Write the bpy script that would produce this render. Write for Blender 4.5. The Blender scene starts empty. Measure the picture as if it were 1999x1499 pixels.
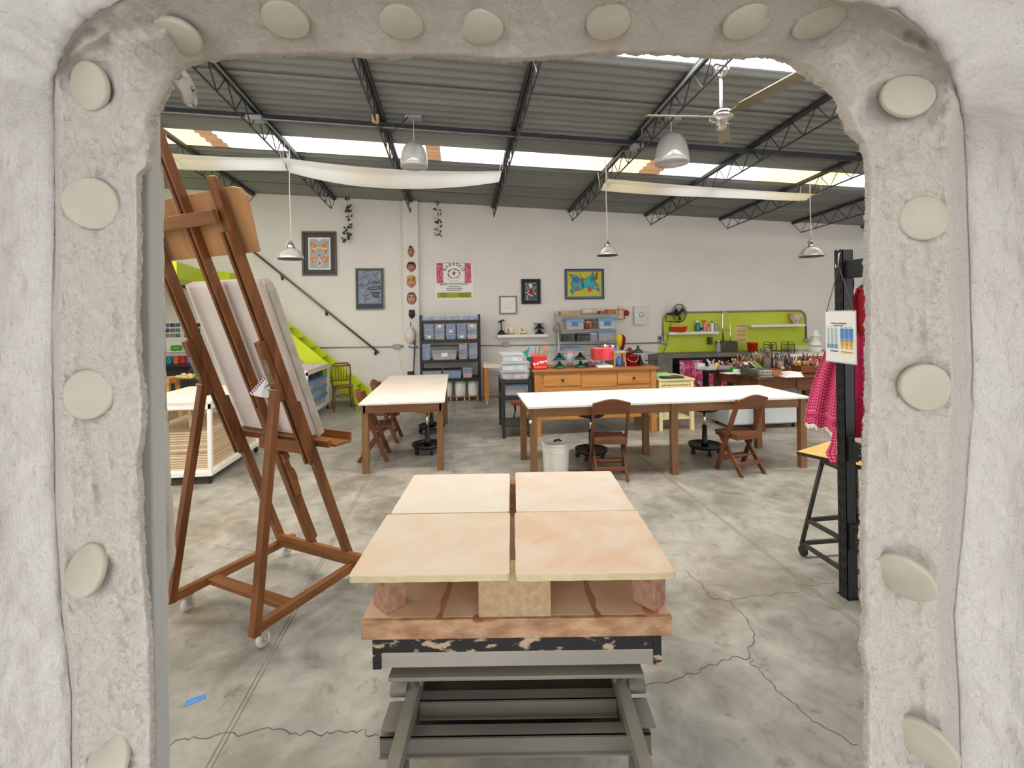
import bpy, bmesh, math, random
from mathutils import Vector, Matrix, noise as mnoise
PI = math.pi
C = bpy.context.scene.collection
rnd = random.Random(7)

# ---------------------------------------------------------------- camera model
# The room frame is the world frame: X along the back wall, Y towards it, Z up.
# The camera stands in the kiln chamber and looks a little to the right.
PHI, ROLL, FPX, PPX, PPY, EYE = .113, .015, 950., 1000., 615., 1.82
cP, sP = math.cos(PHI), math.sin(PHI)

def ray(x, y):
    dx, dy = x - PPX, y - PPY
    a = dx*math.cos(ROLL) - dy*math.sin(ROLL)
    b = dy*math.cos(ROLL) + dx*math.sin(ROLL)
    return (cP*a/FPX + sP, -sP*a/FPX + cP, -b/FPX)

def V(x, y, v):          # point seen at (x, y) on the vertical plane Y = v
    d = ray(x, y); t = v/d[1]
    return Vector((d[0]*t, v, EYE + d[2]*t))

def G(x, y, z=0):        # point seen at (x, y) on the horizontal plane Z = z
    d = ray(x, y); t = (z - EYE)/d[2]
    return Vector((d[0]*t, d[1]*t, z))

# ---------------------------------------------------------------- materials
def lin(c):
    o = []
    for k in c[:3]:
        k = k/255.
        o.append(k/12.92 if k <= .04045 else ((k + .055)/1.055)**2.4)
    return (*o, 1)

MATS = {}
def mat(name, c1, c2=None, scale=5, stretch=(1, 1, 1), rough=.5, metal=0, bump=0, bscale=40,
        lo=.35, hi=.65, alpha=1, spec=.5, detail=4, dist=0, sheen=0, sss=0):
    if name in MATS: return MATS[name]
    m = bpy.data.materials.new(name); m.use_nodes = True
    nt = m.node_tree; b = nt.nodes['Principled BSDF']
    b.inputs['Roughness'].default_value = rough; b.inputs['Metallic'].default_value = metal
    b.inputs['Base Color'].default_value = lin(c1); b.inputs['Alpha'].default_value = alpha
    b.inputs['Specular IOR Level'].default_value = spec
    if sheen: b.inputs['Sheen Weight'].default_value = sheen
    tc = mp = None
    if c2 is not None or bump:
        tc = nt.nodes.new('ShaderNodeTexCoord'); mp = nt.nodes.new('ShaderNodeMapping')
        mp.inputs['Scale'].default_value = stretch
        nt.links.new(tc.outputs['Object'], mp.inputs['Vector'])
    if c2 is not None:
        n = nt.nodes.new('ShaderNodeTexNoise'); n.inputs['Scale'].default_value = scale
        n.inputs['Detail'].default_value = detail; n.inputs['Distortion'].default_value = dist
        r = nt.nodes.new('ShaderNodeValToRGB')
        r.color_ramp.elements[0].position = lo; r.color_ramp.elements[0].color = lin(c1)
        r.color_ramp.elements[1].position = hi; r.color_ramp.elements[1].color = lin(c2)
        nt.links.new(mp.outputs['Vector'], n.inputs['Vector'])
        nt.links.new(n.outputs['Fac'], r.inputs['Fac']); nt.links.new(r.outputs['Color'], b.inputs['Base Color'])
    if bump:
        n2 = nt.nodes.new('ShaderNodeTexNoise'); n2.inputs['Scale'].default_value = bscale
        n2.inputs['Detail'].default_value = 5
        bp = nt.nodes.new('ShaderNodeBump'); bp.inputs['Strength'].default_value = bump
        bp.inputs['Distance'].default_value = .02
        nt.links.new(mp.outputs['Vector'], n2.inputs['Vector'])
        nt.links.new(n2.outputs['Fac'], bp.inputs['Height']); nt.links.new(bp.outputs['Normal'], b.inputs['Normal'])
    MATS[name] = m
    return m

def wood(name, c1, c2, axis='z', rough=.45, scale=14, spec=.4):
    s = {'x': (.08, 1, 1), 'y': (1, .08, 1), 'z': (1, 1, .08)}[axis]
    return mat(name, c1, c2, scale=scale, stretch=s, rough=rough, lo=.3, hi=.7, detail=6, dist=.6, spec=spec)

# ---------------------------------------------------------------- mesh building
def FR(o, x, y):          # frame: origin, x axis, y hint
    x = Vector(x).normalized(); z = x.cross(Vector(y)).normalized(); y = z.cross(x)
    M = Matrix((x, y, z)).transposed().to_4x4(); M.translation = Vector(o); return M

class MB:
    def __init__(s, X=None): s.v = []; s.f = []; s.mi = []; s.sm = []; s.m = 0; s.X = X
    def add(s, vs, fs, smooth=False):
        b = len(s.v)
        for p in vs:
            p = Vector(p); s.v.append(s.X @ p if s.X else p)
        for f in fs:
            s.f.append([b + i for i in f]); s.mi.append(s.m); s.sm.append(smooth)
        return s
    def box(s, c, d, rz=0, M=None):
        hx, hy, hz = d[0]/2, d[1]/2, d[2]/2
        vs = [Vector((i*hx, j*hy, k*hz)) for k in (-1, 1) for i, j in ((-1, -1), (1, -1), (1, 1), (-1, 1))]
        if rz: R = Matrix.Rotation(rz, 3, 'Z'); vs = [R @ p for p in vs]
        if M: vs = [M @ p for p in vs]
        vs = [p + Vector(c) for p in vs]
        return s.add(vs, [(3, 2, 1, 0), (4, 5, 6, 7), (0, 1, 5, 4), (1, 2, 6, 5), (2, 3, 7, 6), (3, 0, 4, 7)])
    def bb(s, x0, x1, y0, y1, z0, z1):
        return s.box(((x0+x1)/2, (y0+y1)/2, (z0+z1)/2), (abs(x1-x0), abs(y1-y0), abs(z1-z0)))
    def bar(s, p0, p1, w, d, side=(1, 0, 0)):       # w across `side`, d across the other
        p0 = Vector(p0); p1 = Vector(p1); a = (p1 - p0).normalized()
        x = Vector(side); x = (x - a*x.dot(a)).normalized(); y = a.cross(x)
        vs = []
        for p in (p0, p1):
            for i, j in ((-1, -1), (1, -1), (1, 1), (-1, 1)): vs.append(p + x*i*w/2 + y*j*d/2)
        return s.add(vs, [(3, 2, 1, 0), (4, 5, 6, 7), (0, 1, 5, 4), (1, 2, 6, 5), (2, 3, 7, 6), (3, 0, 4, 7)])
    def tube(s, pts, r, n=8, closed=False):
        pts = [Vector(p) for p in pts]; L = len(pts); rs = r if isinstance(r, (list, tuple)) else [r]*L
        vs = []; up = None
        for i, p in enumerate(pts):
            a = (pts[(i+1) % L] if (closed or i < L-1) else p) - (pts[i-1] if (closed or i) else p)
            if a.length < 1e-9: a = Vector((0, 0, 1))
            a.normalize()
            if up is None: up = Vector((0, 0, 1)) if abs(a.z) < .9 else Vector((1, 0, 0))
            x = a.cross(up)
            if x.length < 1e-4: x = a.cross(Vector((.3, 1, .2)))
            x.normalize(); y = x.cross(a); up = y
            for k in range(n):
                t = 2*PI*k/n; vs.append(p + (x*math.cos(t) + y*math.sin(t))*rs[i])
        fs = []
        for i in range(L if closed else L-1):
            j = (i+1) % L
            for k in range(n): fs.append((i*n+k, i*n+(k+1) % n, j*n+(k+1) % n, j*n+k))
        if not closed: fs += [tuple(range(n-1, -1, -1)), tuple((L-1)*n+k for k in range(n))]
        return s.add(vs, fs, True)
    def lathe(s, prof, c=(0, 0, 0), n=20, M=None, smooth=True):
        vs = []; fs = []
        for r, z in prof:
            for k in range(n):
                t = 2*PI*k/n; p = Vector((r*math.cos(t), r*math.sin(t), z))
                vs.append((M @ p if M else p) + Vector(c))
        L = len(prof)
        for i in range(L-1):
            for k in range(n): fs.append((i*n+k, i*n+(k+1) % n, (i+1)*n+(k+1) % n, (i+1)*n+k))
        if prof[0][0] > 1e-5: fs.append(tuple(range(n-1, -1, -1)))
        if prof[-1][0] > 1e-5: fs.append(tuple((L-1)*n+k for k in range(n)))
        return s.add(vs, fs, smooth)
    def prism(s, poly, h, M=None):                    # polygon in XY, extruded along Z
        n = len(poly)
        vs = [Vector((x, y, 0)) for x, y in poly] + [Vector((x, y, h)) for x, y in poly]
        if M: vs = [M @ p for p in vs]
        fs = [tuple(range(n-1, -1, -1)), tuple(range(n, 2*n))] + [(i, (i+1) % n, n+(i+1) % n, n+i) for i in range(n)]
        return s.add(vs, fs)
    def ball(s, c, r, sc=(1, 1, 1), nu=12, nv=8, fn=None):
        vs = []; fs = []
        for i in range(nv+1):
            t = PI*i/nv
            for k in range(nu):
                q = 2*PI*k/nu; d = Vector((math.sin(t)*math.cos(q), math.sin(t)*math.sin(q), math.cos(t)))
                rr = r*(fn(d) if fn else 1)
                vs.append(Vector((d.x*sc[0], d.y*sc[1], d.z*sc[2]))*rr + Vector(c))
        for i in range(nv):
            for k in range(nu): fs.append((i*nu+k, (i+1)*nu+k, (i+1)*nu+(k+1) % nu, i*nu+(k+1) % nu))
        return s.add(vs, fs, True)
    def grid(s, fn, nu, nv, smooth=True, flip=False):
        vs = [fn(i/nu, j/nv) for i in range(nu+1) for j in range(nv+1)]; w = nv+1
        fs = [(i*w+j, (i+1)*w+j, (i+1)*w+j+1, i*w+j+1) for i in range(nu) for j in range(nv)]
        if flip: fs = [f[::-1] for f in fs]
        return s.add(vs, fs, smooth)
    def build(s, name, mats, parent=None, bev=0, solid=0, sub=0):
        if not isinstance(mats, (list, tuple)): mats = [mats]
        vs = s.v; loc = None
        if parent is not None:
            inv = INV.get(parent.name)
            if inv is not None: vs = [inv @ p for p in vs]
        else:
            xs = [p.x for p in vs]; ys = [p.y for p in vs]; zs = [p.z for p in vs]
            loc = Vector(((min(xs)+max(xs))/2, (min(ys)+max(ys))/2, min(zs))); vs = [p - loc for p in vs]
        me = bpy.data.meshes.new(name); me.from_pydata([tuple(p) for p in vs], [], s.f)
        for m in mats: me.materials.append(m)
        me.polygons.foreach_set('material_index', s.mi); me.polygons.foreach_set('use_smooth', s.sm)
        me.update()
        o = bpy.data.objects.new(name, me); C.objects.link(o)
        if loc is not None: o.location = loc
        if parent is not None:
            o.parent = parent
            if parent.name in INV: INV[o.name] = INV[parent.name]
        if sub:
            md = o.modifiers.new('sub', 'SUBSURF'); md.levels = md.render_levels = sub
        if solid:
            md = o.modifiers.new('solid', 'SOLIDIFY'); md.thickness = solid; md.offset = 0
        if bev:
            md = o.modifiers.new('bev', 'BEVEL'); md.width = bev; md.segments = 2; md.limit_method = 'ANGLE'
            md.harden_normals = False
        return o

INV = {}
def tag(o, label, cat, group=None, kind=None):
    o['label'] = label; o['category'] = cat
    if group: o['group'] = group
    if kind: o['kind'] = kind
    return o

def thing(name, label, cat, loc=(0, 0, 0), rz=0, group=None, local=False):
    o = bpy.data.objects.new(name, None); C.objects.link(o); o.empty_display_size = .1
    o.location = loc; o.rotation_euler = (0, 0, rz); tag(o, label, cat, group)
    if not local: INV[o.name] = (Matrix.Translation(Vector(loc)) @ Matrix.Rotation(rz, 4, 'Z')).inverted()
    return o

def struct(o):
    o["kind"] = "structure"; return o

def dup(root, loc, rz=0, label=None, group=None):
    r = root.copy(); C.objects.link(r); r.location = loc; r.rotation_euler = (0, 0, rz)
    if label: r['label'] = label
    if group: r['group'] = group
    for ch in list(root.children):
        c = ch.copy(); C.objects.link(c); c.parent = r
        for g in list(ch.children):
            d = g.copy(); C.objects.link(d); d.parent = c
    return r

def text_polys(txt, size, bold=0):     # curve text -> (verts2d, faces), centred on x
    cu = bpy.data.curves.new('lettering', 'FONT'); cu.body = txt; cu.size = size; cu.align_x = 'CENTER'; cu.offset = bold
    o = bpy.data.objects.new('lettering', cu); C.objects.link(o)
    dg = bpy.context.evaluated_depsgraph_get(); dg.update()
    me = o.evaluated_get(dg).to_mesh()
    vs = [v.co.copy() for v in me.vertices]; fs = [tuple(p.vertices) for p in me.polygons]
    o.evaluated_get(dg).to_mesh_clear()
    bpy.data.objects.remove(o); bpy.data.curves.remove(cu)
    return vs, fs

def letters(mb, txt, size, M, bold=0):
    vs, fs = text_polys(txt, size, bold); mb.add([M @ v for v in vs], fs)

def n3(x, y, z, s=1.): return mnoise.noise(Vector((x*s, y*s, z*s)))
def fbm(x, y, z, s=1., o=4): return mnoise.fractal(Vector((x*s, y*s, z*s)), 1., 2., o)
# ---------------------------------------------------------------- shared materials
M_wall = mat('white wall paint', (232, 227, 220), (226, 221, 213), scale=1.2, rough=.75, bump=.05, bscale=60)
M_lime = mat('lime paint', (198, 212, 58), (190, 204, 50), scale=2, rough=.5)
M_limes = mat('lime stair paint', (212, 228, 8), (204, 220, 6), scale=3, rough=.42)
M_easel = wood('easel wood', (134, 82, 38), (90, 48, 18), 'z', rough=.38)
M_easelx = wood('easel wood across', (146, 92, 46), (102, 58, 24), 'x', rough=.38)
M_easely = wood('easel wood along', (150, 96, 50), (106, 62, 28), 'y', rough=.38)
M_ply = wood('pale board wood', (186, 140, 92), (158, 108, 62), 'z', rough=.5, scale=8)
M_chair = wood('chair wood', (122, 74, 46), (92, 52, 30), 'z', rough=.4)
M_chairx = wood('chair wood across', (128, 80, 52), (98, 58, 36), 'x', rough=.4)
M_tbl = wood('table wood', (136, 98, 62), (110, 76, 46), 'z', rough=.5)
M_tblx = wood('table wood across', (140, 100, 64), (112, 78, 48), 'x', rough=.5)
M_tbly = wood('table wood along', (140, 100, 64), (112, 78, 48), 'y', rough=.5)
M_oak = wood('honey oak', (204, 144, 76), (178, 118, 56), 'x', rough=.45)
M_oakz = wood('honey oak upright', (192, 134, 70), (166, 110, 52), 'z', rough=.45)
M_oaktop = wood('oak bench top', (176, 118, 66), (146, 92, 48), 'x', rough=.5)
M_dkwood = wood('dark bench wood', (122, 68, 34), (88, 46, 22), 'x', rough=.5)
M_dkwoodz = wood('dark bench wood upright', (112, 62, 30), (82, 42, 20), 'z', rough=.5)
M_canvas = mat('white canvas cloth', (232, 222, 214), (224, 212, 204), scale=3, rough=.85, bump=.08, bscale=300)
M_canvas2 = mat('table canvas cover', (234, 222, 211), (226, 212, 200), scale=2.5, rough=.8, bump=.05, bscale=250)
M_canvas3 = mat('long table canvas cover', (238, 232, 224), (232, 223, 213), scale=2, rough=.8, bump=.05, bscale=250)
M_black = mat('black metal', (28, 30, 30), (36, 38, 38), scale=8, rough=.45)
M_blackp = mat('black plastic', (20, 21, 22), rough=.4)
M_rubber = mat('dark rubber', (38, 37, 36), rough=.7)
M_steel = mat('bright steel', (200, 200, 198), rough=.25, metal=1)
M_chrome = mat('chrome', (225, 225, 225), rough=.08, metal=1)
M_wire = mat('zinc wire', (212, 214, 214), rough=.35, metal=.4)
M_conduit = mat('zinc conduit', (150, 152, 152), rough=.4, metal=.7)
M_white = mat('white plastic', (238, 236, 230), rough=.4)
M_offw = mat('white enamel', (240, 238, 232), rough=.35)
M_grey = mat('grey paint', (168, 170, 170), (158, 160, 160), scale=2, rough=.5)
M_bucket = mat('white bucket plastic', (236, 236, 230), (228, 228, 220), scale=6, rough=.4)
M_blue = mat('blue plastic', (42, 110, 184), (60, 128, 200), scale=9, rough=.4)
M_ltblue = mat('light blue lid', (96, 160, 220), rough=.4)
M_clear = mat('clear plastic', (222, 230, 236), rough=.25, alpha=.3)
M_clearw = mat('frosted clear plastic', (230, 234, 238), rough=.3, alpha=.45)
M_red = mat('red plastic', (200, 24, 30), rough=.35)
M_orange = mat('orange plastic', (226, 68, 20), rough=.35)
M_paper = mat('white paper', (240, 238, 234), rough=.8)
M_ink = mat('dark ink', (60, 60, 66), rough=.8)
M_pink = mat('pink clay', (226, 160, 148), (206, 130, 120), scale=20, rough=.8)
M_green = mat('green cast metal', (18, 74, 52), (24, 92, 66), scale=6, rough=.3)
M_clay = mat('terracotta clay', (178, 104, 70), (150, 84, 54), scale=10, rough=.75)
M_yellow = mat('yellow plastic', (240, 200, 40), rough=.4)
M_teal = mat('teal paper', (20, 150, 140), rough=.5)
# ================================================================ SETTING
VW = 11.0
def RZ(u, v): return 4.345 - .043*u + .044*(VW - v)
def RP(x, y, off=0):     # point seen at (x, y) on the roof plane lowered by off
    d = ray(x, y); t = (4.345 + .484 - off - EYE)/(d[2] + .043*d[0] + .044*d[1])
    return Vector((d[0]*t, d[1]*t, EYE + d[2]*t))

# ---- floor: polished concrete, saw cuts and cracks
def floor_mat():
    m = bpy.data.materials.new('polished concrete'); m.use_nodes = True; nt = m.node_tree
    b = nt.nodes['Principled BSDF']; L = nt.links.new
    tc = nt.nodes.new('ShaderNodeTexCoord')
    def noise(sc, det, lo, hi, ca, cb, dist=0):
        n = nt.nodes.new('ShaderNodeTexNoise'); n.inputs['Scale'].default_value = sc; n.inputs['Detail'].default_value = det
        n.inputs['Distortion'].default_value = dist; n.inputs['Roughness'].default_value = .62
        r = nt.nodes.new('ShaderNodeValToRGB'); r.color_ramp.elements[0].position = lo; r.color_ramp.elements[1].position = hi
        r.color_ramp.elements[0].color = lin(ca); r.color_ramp.elements[1].color = lin(cb)
        L(tc.outputs['Object'], n.inputs['Vector']); L(n.outputs['Fac'], r.inputs['Fac']); return r
    a = noise(1.3, 10, .3, .7, (100, 97, 88), (182, 177, 166), .35)
    c = noise(4.2, 10, .36, .64, (114, 110, 100), (188, 183, 172), .5)
    d = noise(.7, 6, .55, .72, (255, 255, 255), (214, 192, 164), .6)
    e = noise(9, 10, .58, .72, (255, 255, 255), (186, 178, 166), .4)
    def mix(x, y, mode, f):
        n = nt.nodes.new('ShaderNodeMix'); n.data_type = 'RGBA'; n.blend_type = mode; n.inputs['Factor'].default_value = f
        L(x.outputs[0] if x.bl_idname != 'ShaderNodeMix' else x.outputs[2], n.inputs[6]); L(y.outputs[0], n.inputs[7]); return n
    k = mix(mix(mix(a, c, 'MIX', .45), d, 'MULTIPLY', .8), e, 'MULTIPLY', .8)
    L(k.outputs[2], b.inputs['Base Color'])
    rr = nt.nodes.new('ShaderNodeMapRange'); rr.inputs[3].default_value = .22; rr.inputs[4].default_value = .5
    n = nt.nodes.new('ShaderNodeTexNoise'); n.inputs['Scale'].default_value = 2; n.inputs['Detail'].default_value = 6
    L(tc.outputs['Object'], n.inputs['Vector']); L(n.outputs['Fac'], rr.inputs[0]); L(rr.outputs[0], b.inputs['Roughness'])
    return m
M_floor = floor_mat()
M_joint = mat('saw cut filler', (118, 108, 94), (140, 130, 114), scale=6, rough=.7)
M_crack = mat('hairline crack', (96, 90, 82), rough=.9)
fl = MB(); fl.bb(-10, 13, -3, 11.2, -.1, 0)
fl.m = 1
for u in (-4.55, -1.03, 2.28, 5.8):
    for o_ in (-.011, .011): fl.bb(u+o_-.0035, u+o_+.0035, -3, 11, -.01, .0012)
for v in (6.75, .2): fl.bb(-9, 12, v-.006, v+.006, -.01, .001)
fl.m = 2
def crack(pts, w, seed):
    r = random.Random(seed); q = []
    for i in range(len(pts)-1):
        a = Vector((*pts[i], 0)); b = Vector((*pts[i+1], 0)); d = b - a; nrm = Vector((-d.y, d.x, 0)).normalized()
        for k in range(5): q.append(a + d*(k/5.) + nrm*r.uniform(-.018, .018)*(1 if k else .3))
    q.append(Vector((*pts[-1], 0)))
    vs = []
    for i, p in enumerate(q):
        d = (q[min(i+1, len(q)-1)] - q[max(i-1, 0)]).normalized(); nn = Vector((-d.y, d.x, 0))
        ww = w*r.uniform(.5, 1.2)*(.4 if i in (0, len(q)-1) else 1)
        vs += [p + nn*ww + Vector((0, 0, .0014)), p - nn*ww + Vector((0, 0, .0014))]
    fl.add(vs, [(2*i+1, 2*i+3, 2*i+2, 2*i) for i in range(len(q)-1)])
def cr_(pts, w, seed): crack([G(x, y).xy for x, y in pts], w, seed)
cr_([(1255, 1342), (1330, 1323), (1368, 1306), (1412, 1288), (1462, 1283), (1470, 1243), (1459, 1212), (1443, 1193), (1421, 1172), (1390, 1168), (1371, 1141), (1336, 1111)], .0026, 1)
cr_([(1462, 1283), (1481, 1309), (1513, 1341), (1544, 1372), (1582, 1400), (1626, 1429), (1676, 1454)], .002, 2)
cr_([(1421, 1172), (1487, 1161), (1572, 1153)], .0012, 3)
cr_([(300, 1466), (333, 1454), (377, 1438), (421, 1436), (477, 1433), (534, 1423), (578, 1430), (628, 1436), (672, 1430), (704, 1425), (740, 1437)], .0024, 4)
cr_([(390, 1075), (440, 1070), (500, 1078), (560, 1072)], .0014, 5)
cr_([(1560, 1145), (1600, 1140), (1640, 1138)], .0016, 6)
struct(fl.build('floor', [M_floor, M_joint, M_crack]))

# ---- walls
w = MB(); us = [-9.5 + i*.5 for i in range(45)]
poly = [(-9.5, -.05), (12.5, -.05)] + [(u, RZ(u, VW) - .01) for u in reversed(us)]
w.prism(poly, .2, FR((0, VW + .2, 0), (1, 0, 0), (0, 0, 1)))
struct(w.build('wall_back', M_wall))
w = MB(); w.prism([(-3, -.05), (VW, -.05), (VW, RZ(-9.5, VW)), (-3, RZ(-9.5, -3))], .2, FR((-9.7, 0, 0), (0, 1, 0), (0, 0, 1)))
struct(w.build('wall_left', M_wall))
w = MB(); w.prism([(-3, -.05), (VW, -.05), (VW, RZ(12.5, VW)), (-3, RZ(12.5, -3))], .2, FR((12.5, 0, 0), (0, 1, 0), (0, 0, 1)))
struct(w.build('wall_right', M_wall))
a, b = V(788, 600, 10.86), V(818, 600, 10.86)
PIL = 10.86
w = MB(); w.bb(a.x, b.x, PIL, VW + .02, 0, RZ(-1, VW) - .02)
struct(w.build('trim_1', M_wall))

# ---- corrugated roof
M_roof = mat('grey corrugated roof', (138, 140, 137), (124, 126, 125), scale=2, stretch=(.3, 1, 1), rough=.6, bump=.12, bscale=30)
SKY = [(7.72, 8.5), (4.3, 5.05), (.9, 1.65)]
def corr(v): return .016*math.sin(2*PI*v/.172)
def roof_strip(mb, v0, v1, u0=-9.6, u1=12.6, th=.02, dz=0.):
    n = max(6, int((v1 - v0)/.0215)); f = lambda u, v, o: Vector((u, v, RZ(u, v) + corr(v) + o))
    mb.grid(lambda s, t: f(u0 + (u1-u0)*t, v0 + (v1-v0)*s, dz), n, 8)
    mb.grid(lambda s, t: f(u0 + (u1-u0)*t, v0 + (v1-v0)*s, dz + th), n, 8, flip=True)
rf = MB()
roof_strip(rf, 8.48, 11.25); roof_strip(rf, 5.03, 7.74); roof_strip(rf, 1.63, 4.32); roof_strip(rf, -3, .92)
for v in (9.55, 10.2, 5.9, 6.35, 7.2, 3.4, 2.5):     # sheet overlaps
    roof_strip(rf, v, v + .035, dz=-.02)
struct(rf.build('ceiling', M_roof))

def sky_mat(name, col, tr, c2=None):
    m = bpy.data.materials.new(name); m.use_nodes = True; nt = m.node_tree; nt.nodes.clear(); L = nt.links.new
    o = nt.nodes.new('ShaderNodeOutputMaterial'); mx = nt.nodes.new('ShaderNodeMixShader'); mx.inputs[0].default_value = 1 - tr
    t = nt.nodes.new('ShaderNodeBsdfTransparent'); t.inputs[0].default_value = lin(col)
    d = nt.nodes.new('ShaderNodeBsdfTranslucent'); d.inputs[0].default_value = lin(col)
    if c2:
        tc = nt.nodes.new('ShaderNodeTexCoord'); mp = nt.nodes.new('ShaderNodeMapping'); mp.inputs['Scale'].default_value = (.5, 9, 1)
        n = nt.nodes.new('ShaderNodeTexNoise'); n.inputs['Scale'].default_value = 1.6; n.inputs['Detail'].default_value = 5
        r = nt.nodes.new('ShaderNodeValToRGB'); r.color_ramp.elements[0].color = lin(col); r.color_ramp.elements[1].color = lin(c2)
        r.color_ramp.elements[0].position = .35; r.color_ramp.elements[1].position = .65
        L(tc.outputs['Object'], mp.inputs[0]); L(mp.outputs[0], n.inputs['Vector']); L(n.outputs[0], r.inputs[0])
        L(r.outputs[0], t.inputs[0]); L(r.outputs[0], d.inputs[0])
    L(t.outputs[0], mx.inputs[1]); L(d.outputs[0], mx.inputs[2]); L(mx.outputs[0], o.inputs[0]); return m
S_w = sky_mat('clear skylight sheet', (255, 255, 255), .8)
S_c = sky_mat('cream skylight sheet', (240, 230, 204), .35, (206, 192, 160))
S_y = sky_mat('yellowed skylight sheet', (250, 236, 190), .45, (232, 208, 140))
S_b = sky_mat('dirty skylight sheet', (150, 116, 84), .25, (120, 90, 66))
def uat(x):
    t = (x - 310)/1370.; return RP(x, 268 + 80*t).x
segs = [(-9.6, S_w), (uat(318), S_y), (uat(398), S_b), (uat(432), S_w), (uat(692), S_c), (uat(772), S_w), (uat(832), S_b), (uat(860), S_w),
        (uat(1092), S_c), (uat(1195), S_y), (uat(1262), S_b), (uat(1305), S_w), (uat(1512), S_y), (uat(1655), S_w), (12.6, None)]
nw = 0
for (v0, v1) in SKY:
    ss = segs if v0 > 7 else [(-9.6, S_w), (-4, S_c), (-1, S_w), (4.2, S_c), (7, S_w), (12.6, None)]
    for (u0, m), (u1, _) in zip(ss, ss[1:]):
        nw += 1; g = MB()
        g.grid(lambda s, t: Vector((u0 + (u1-u0)*t, v0 - .03 + (v1-v0+.06)*s, RZ(u0 + (u1-u0)*t, v0 - .03 + (v1-v0+.06)*s) + corr(v0 - .03 + (v1-v0+.06)*s) + .022)), 40, 4)
        struct(g.build('window_%d' % nw, m))

# ---- open-web roof joists
M_joist = mat('dark joist steel', (40, 42, 46), (52, 54, 58), scale=8, rough=.5)
JU = [-8.15, -6.32, -4.3, -2.62, -.97, .84, 2.6, 4.43, 6.28, 8.15, 10.0]
names = ['first', 'second', 'third', 'fourth', 'fifth', 'sixth', 'seventh', 'eighth', 'ninth', 'tenth', 'eleventh']
def make_joist(u, label):
    t = thing('roof_joist', label, 'roof joist', (u, VW, RZ(u, VW)), 0, 'open-web roof joists')
    P0 = lambda v, d: Vector((u, v, RZ(u, v) - d))
    m = MB()
    for s in (-.022, .022):
        m.bar(P0(10.99, .045) + Vector((s, 0, 0)), P0(-2.5, .045) + Vector((s, 0, 0)), .032, .05)
    m.build('top_chord', M_joist, t)
    m = MB(); m.tube([P0(10.70, .33), P0(-2.5, .33)], .012, 6); m.build('bottom_chord', M_joist, t)
    m = MB(); pts = [P0(10.99, .07)]; v = 10.70; k = 0
    while v > -2.4:
        pts.append(P0(v, .33 if k % 2 == 0 else .06)); v -= .225; k += 1
    m.tube(pts, .0075, 5); m.build('web', M_joist, t)
for i, u in enumerate(JU):
    make_joist(u, 'dark open-web steel roof joist, %s from the stair end of the room' % names[i])

# ---- bridging bar and conduits on the roof
m = MB(); m.bar((-9.5, 6.86, RZ(-9.5, 6.86) - .11), (12.4, 6.86, RZ(12.4, 6.86) - .11), .07, .05, side=(0, 0, 1))
tag(m.build('ceiling_bar', M_joist), 'long dark steel bar running under the corrugated roof across the joists', 'ceiling bar')
m = MB(); m.tube([(-9.4, 6.80, RZ(-9.4, 6.8) - .16), (2.55, 6.80, RZ(2.55, 6.8) - .16)], .013, 6)
tag(m.build('ceiling_conduit', M_conduit), 'thin grey conduit running along the dark bar under the roof', 'conduit')
t = thing('joist_conduit', 'grey conduit with junction box along the joist beside the ceiling fan', 'conduit', (2.66, 6.6, RZ(2.66, 6.6)))
m = MB(); m.tube([(2.55, 3, RZ(2.55, 3)-.1), (2.55, 6.4, RZ(2.55, 6.4)-.1), (2.63, 6.6, RZ(2.6, 6.6)-.2), (2.63, 6.95, RZ(2.6, 6.9)-.2), (2.55, 7.15, RZ(2.55, 7.2)-.1), (2.55, 8.4, RZ(2.55, 8.4)-.1)], .016, 7)
m.build('pipe', M_conduit, t)
m = MB(); m.box((2.62, 6.78, RZ(2.6, 6.8)-.2), (.16, .14, .07)); m.build('junction_box', M_grey, t, bev=.006)
t = thing('joist_conduit', 'grey conduit with junction box along the joist over the framed pictures', 'conduit', (-2.66, 6.6, RZ(-2.66, 6.6)))
m = MB()
m.tube([(-2.57, 4, RZ(-2.57, 4)-.09), (-2.57, 8.9, RZ(-2.57, 8.9)-.09)], .014, 7); m.build('pipe', M_conduit, t)
m = MB(); m.box((-2.62, 6.8, RZ(-2.6, 6.8)-.17), (.2, .16, .06)); m.build('junction_box', M_grey, t, bev=.006)
t = thing('hanging_cable', 'black cable drooping from an orange lamp holder on a roof joist', 'cable', (-.95, 6.8, RZ(-.97, 6.8)-.3))
c0 = RP(733, 232, .3)
m = MB(); m.tube([c0, RP(735, 245, .3), RP(745, 257, .3), RP(765, 259, .3), RP(785, 240, .25), RP(797, 228, .15)], .007, 6); m.build('cord', M_blackp, t)
m = MB(); m.box(c0, (.08, .06, .1)); m.build('lamp_holder', mat('terracotta holder', (196, 150, 120), rough=.6), t, bev=.006)
# ---- conduit with outlet boxes round the back wall
yy = VW - .02
t = thing('wall_conduit', 'grey electrical conduit running along the back wall at outlet height', 'conduit', (0, yy, 1.1))
m = MB()
p = lambda x, y: V(x, y, yy)
m.tube([p(500, 680), p(752, 677), p(788, 676)], .014, 7); m.tube([p(818, 675), p(990, 674), p(1100, 673), p(1290, 669)], .014, 7); m.build('pipe', M_conduit, t)
for x, y in ((775, 676), (987, 672), (1170, 671)):
    m = MB(); m.box(p(x, y) + Vector((0, -.01, 0)), (.16, .07, .1)); m.build('outlet_box', M_grey, t, bev=.012)
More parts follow.
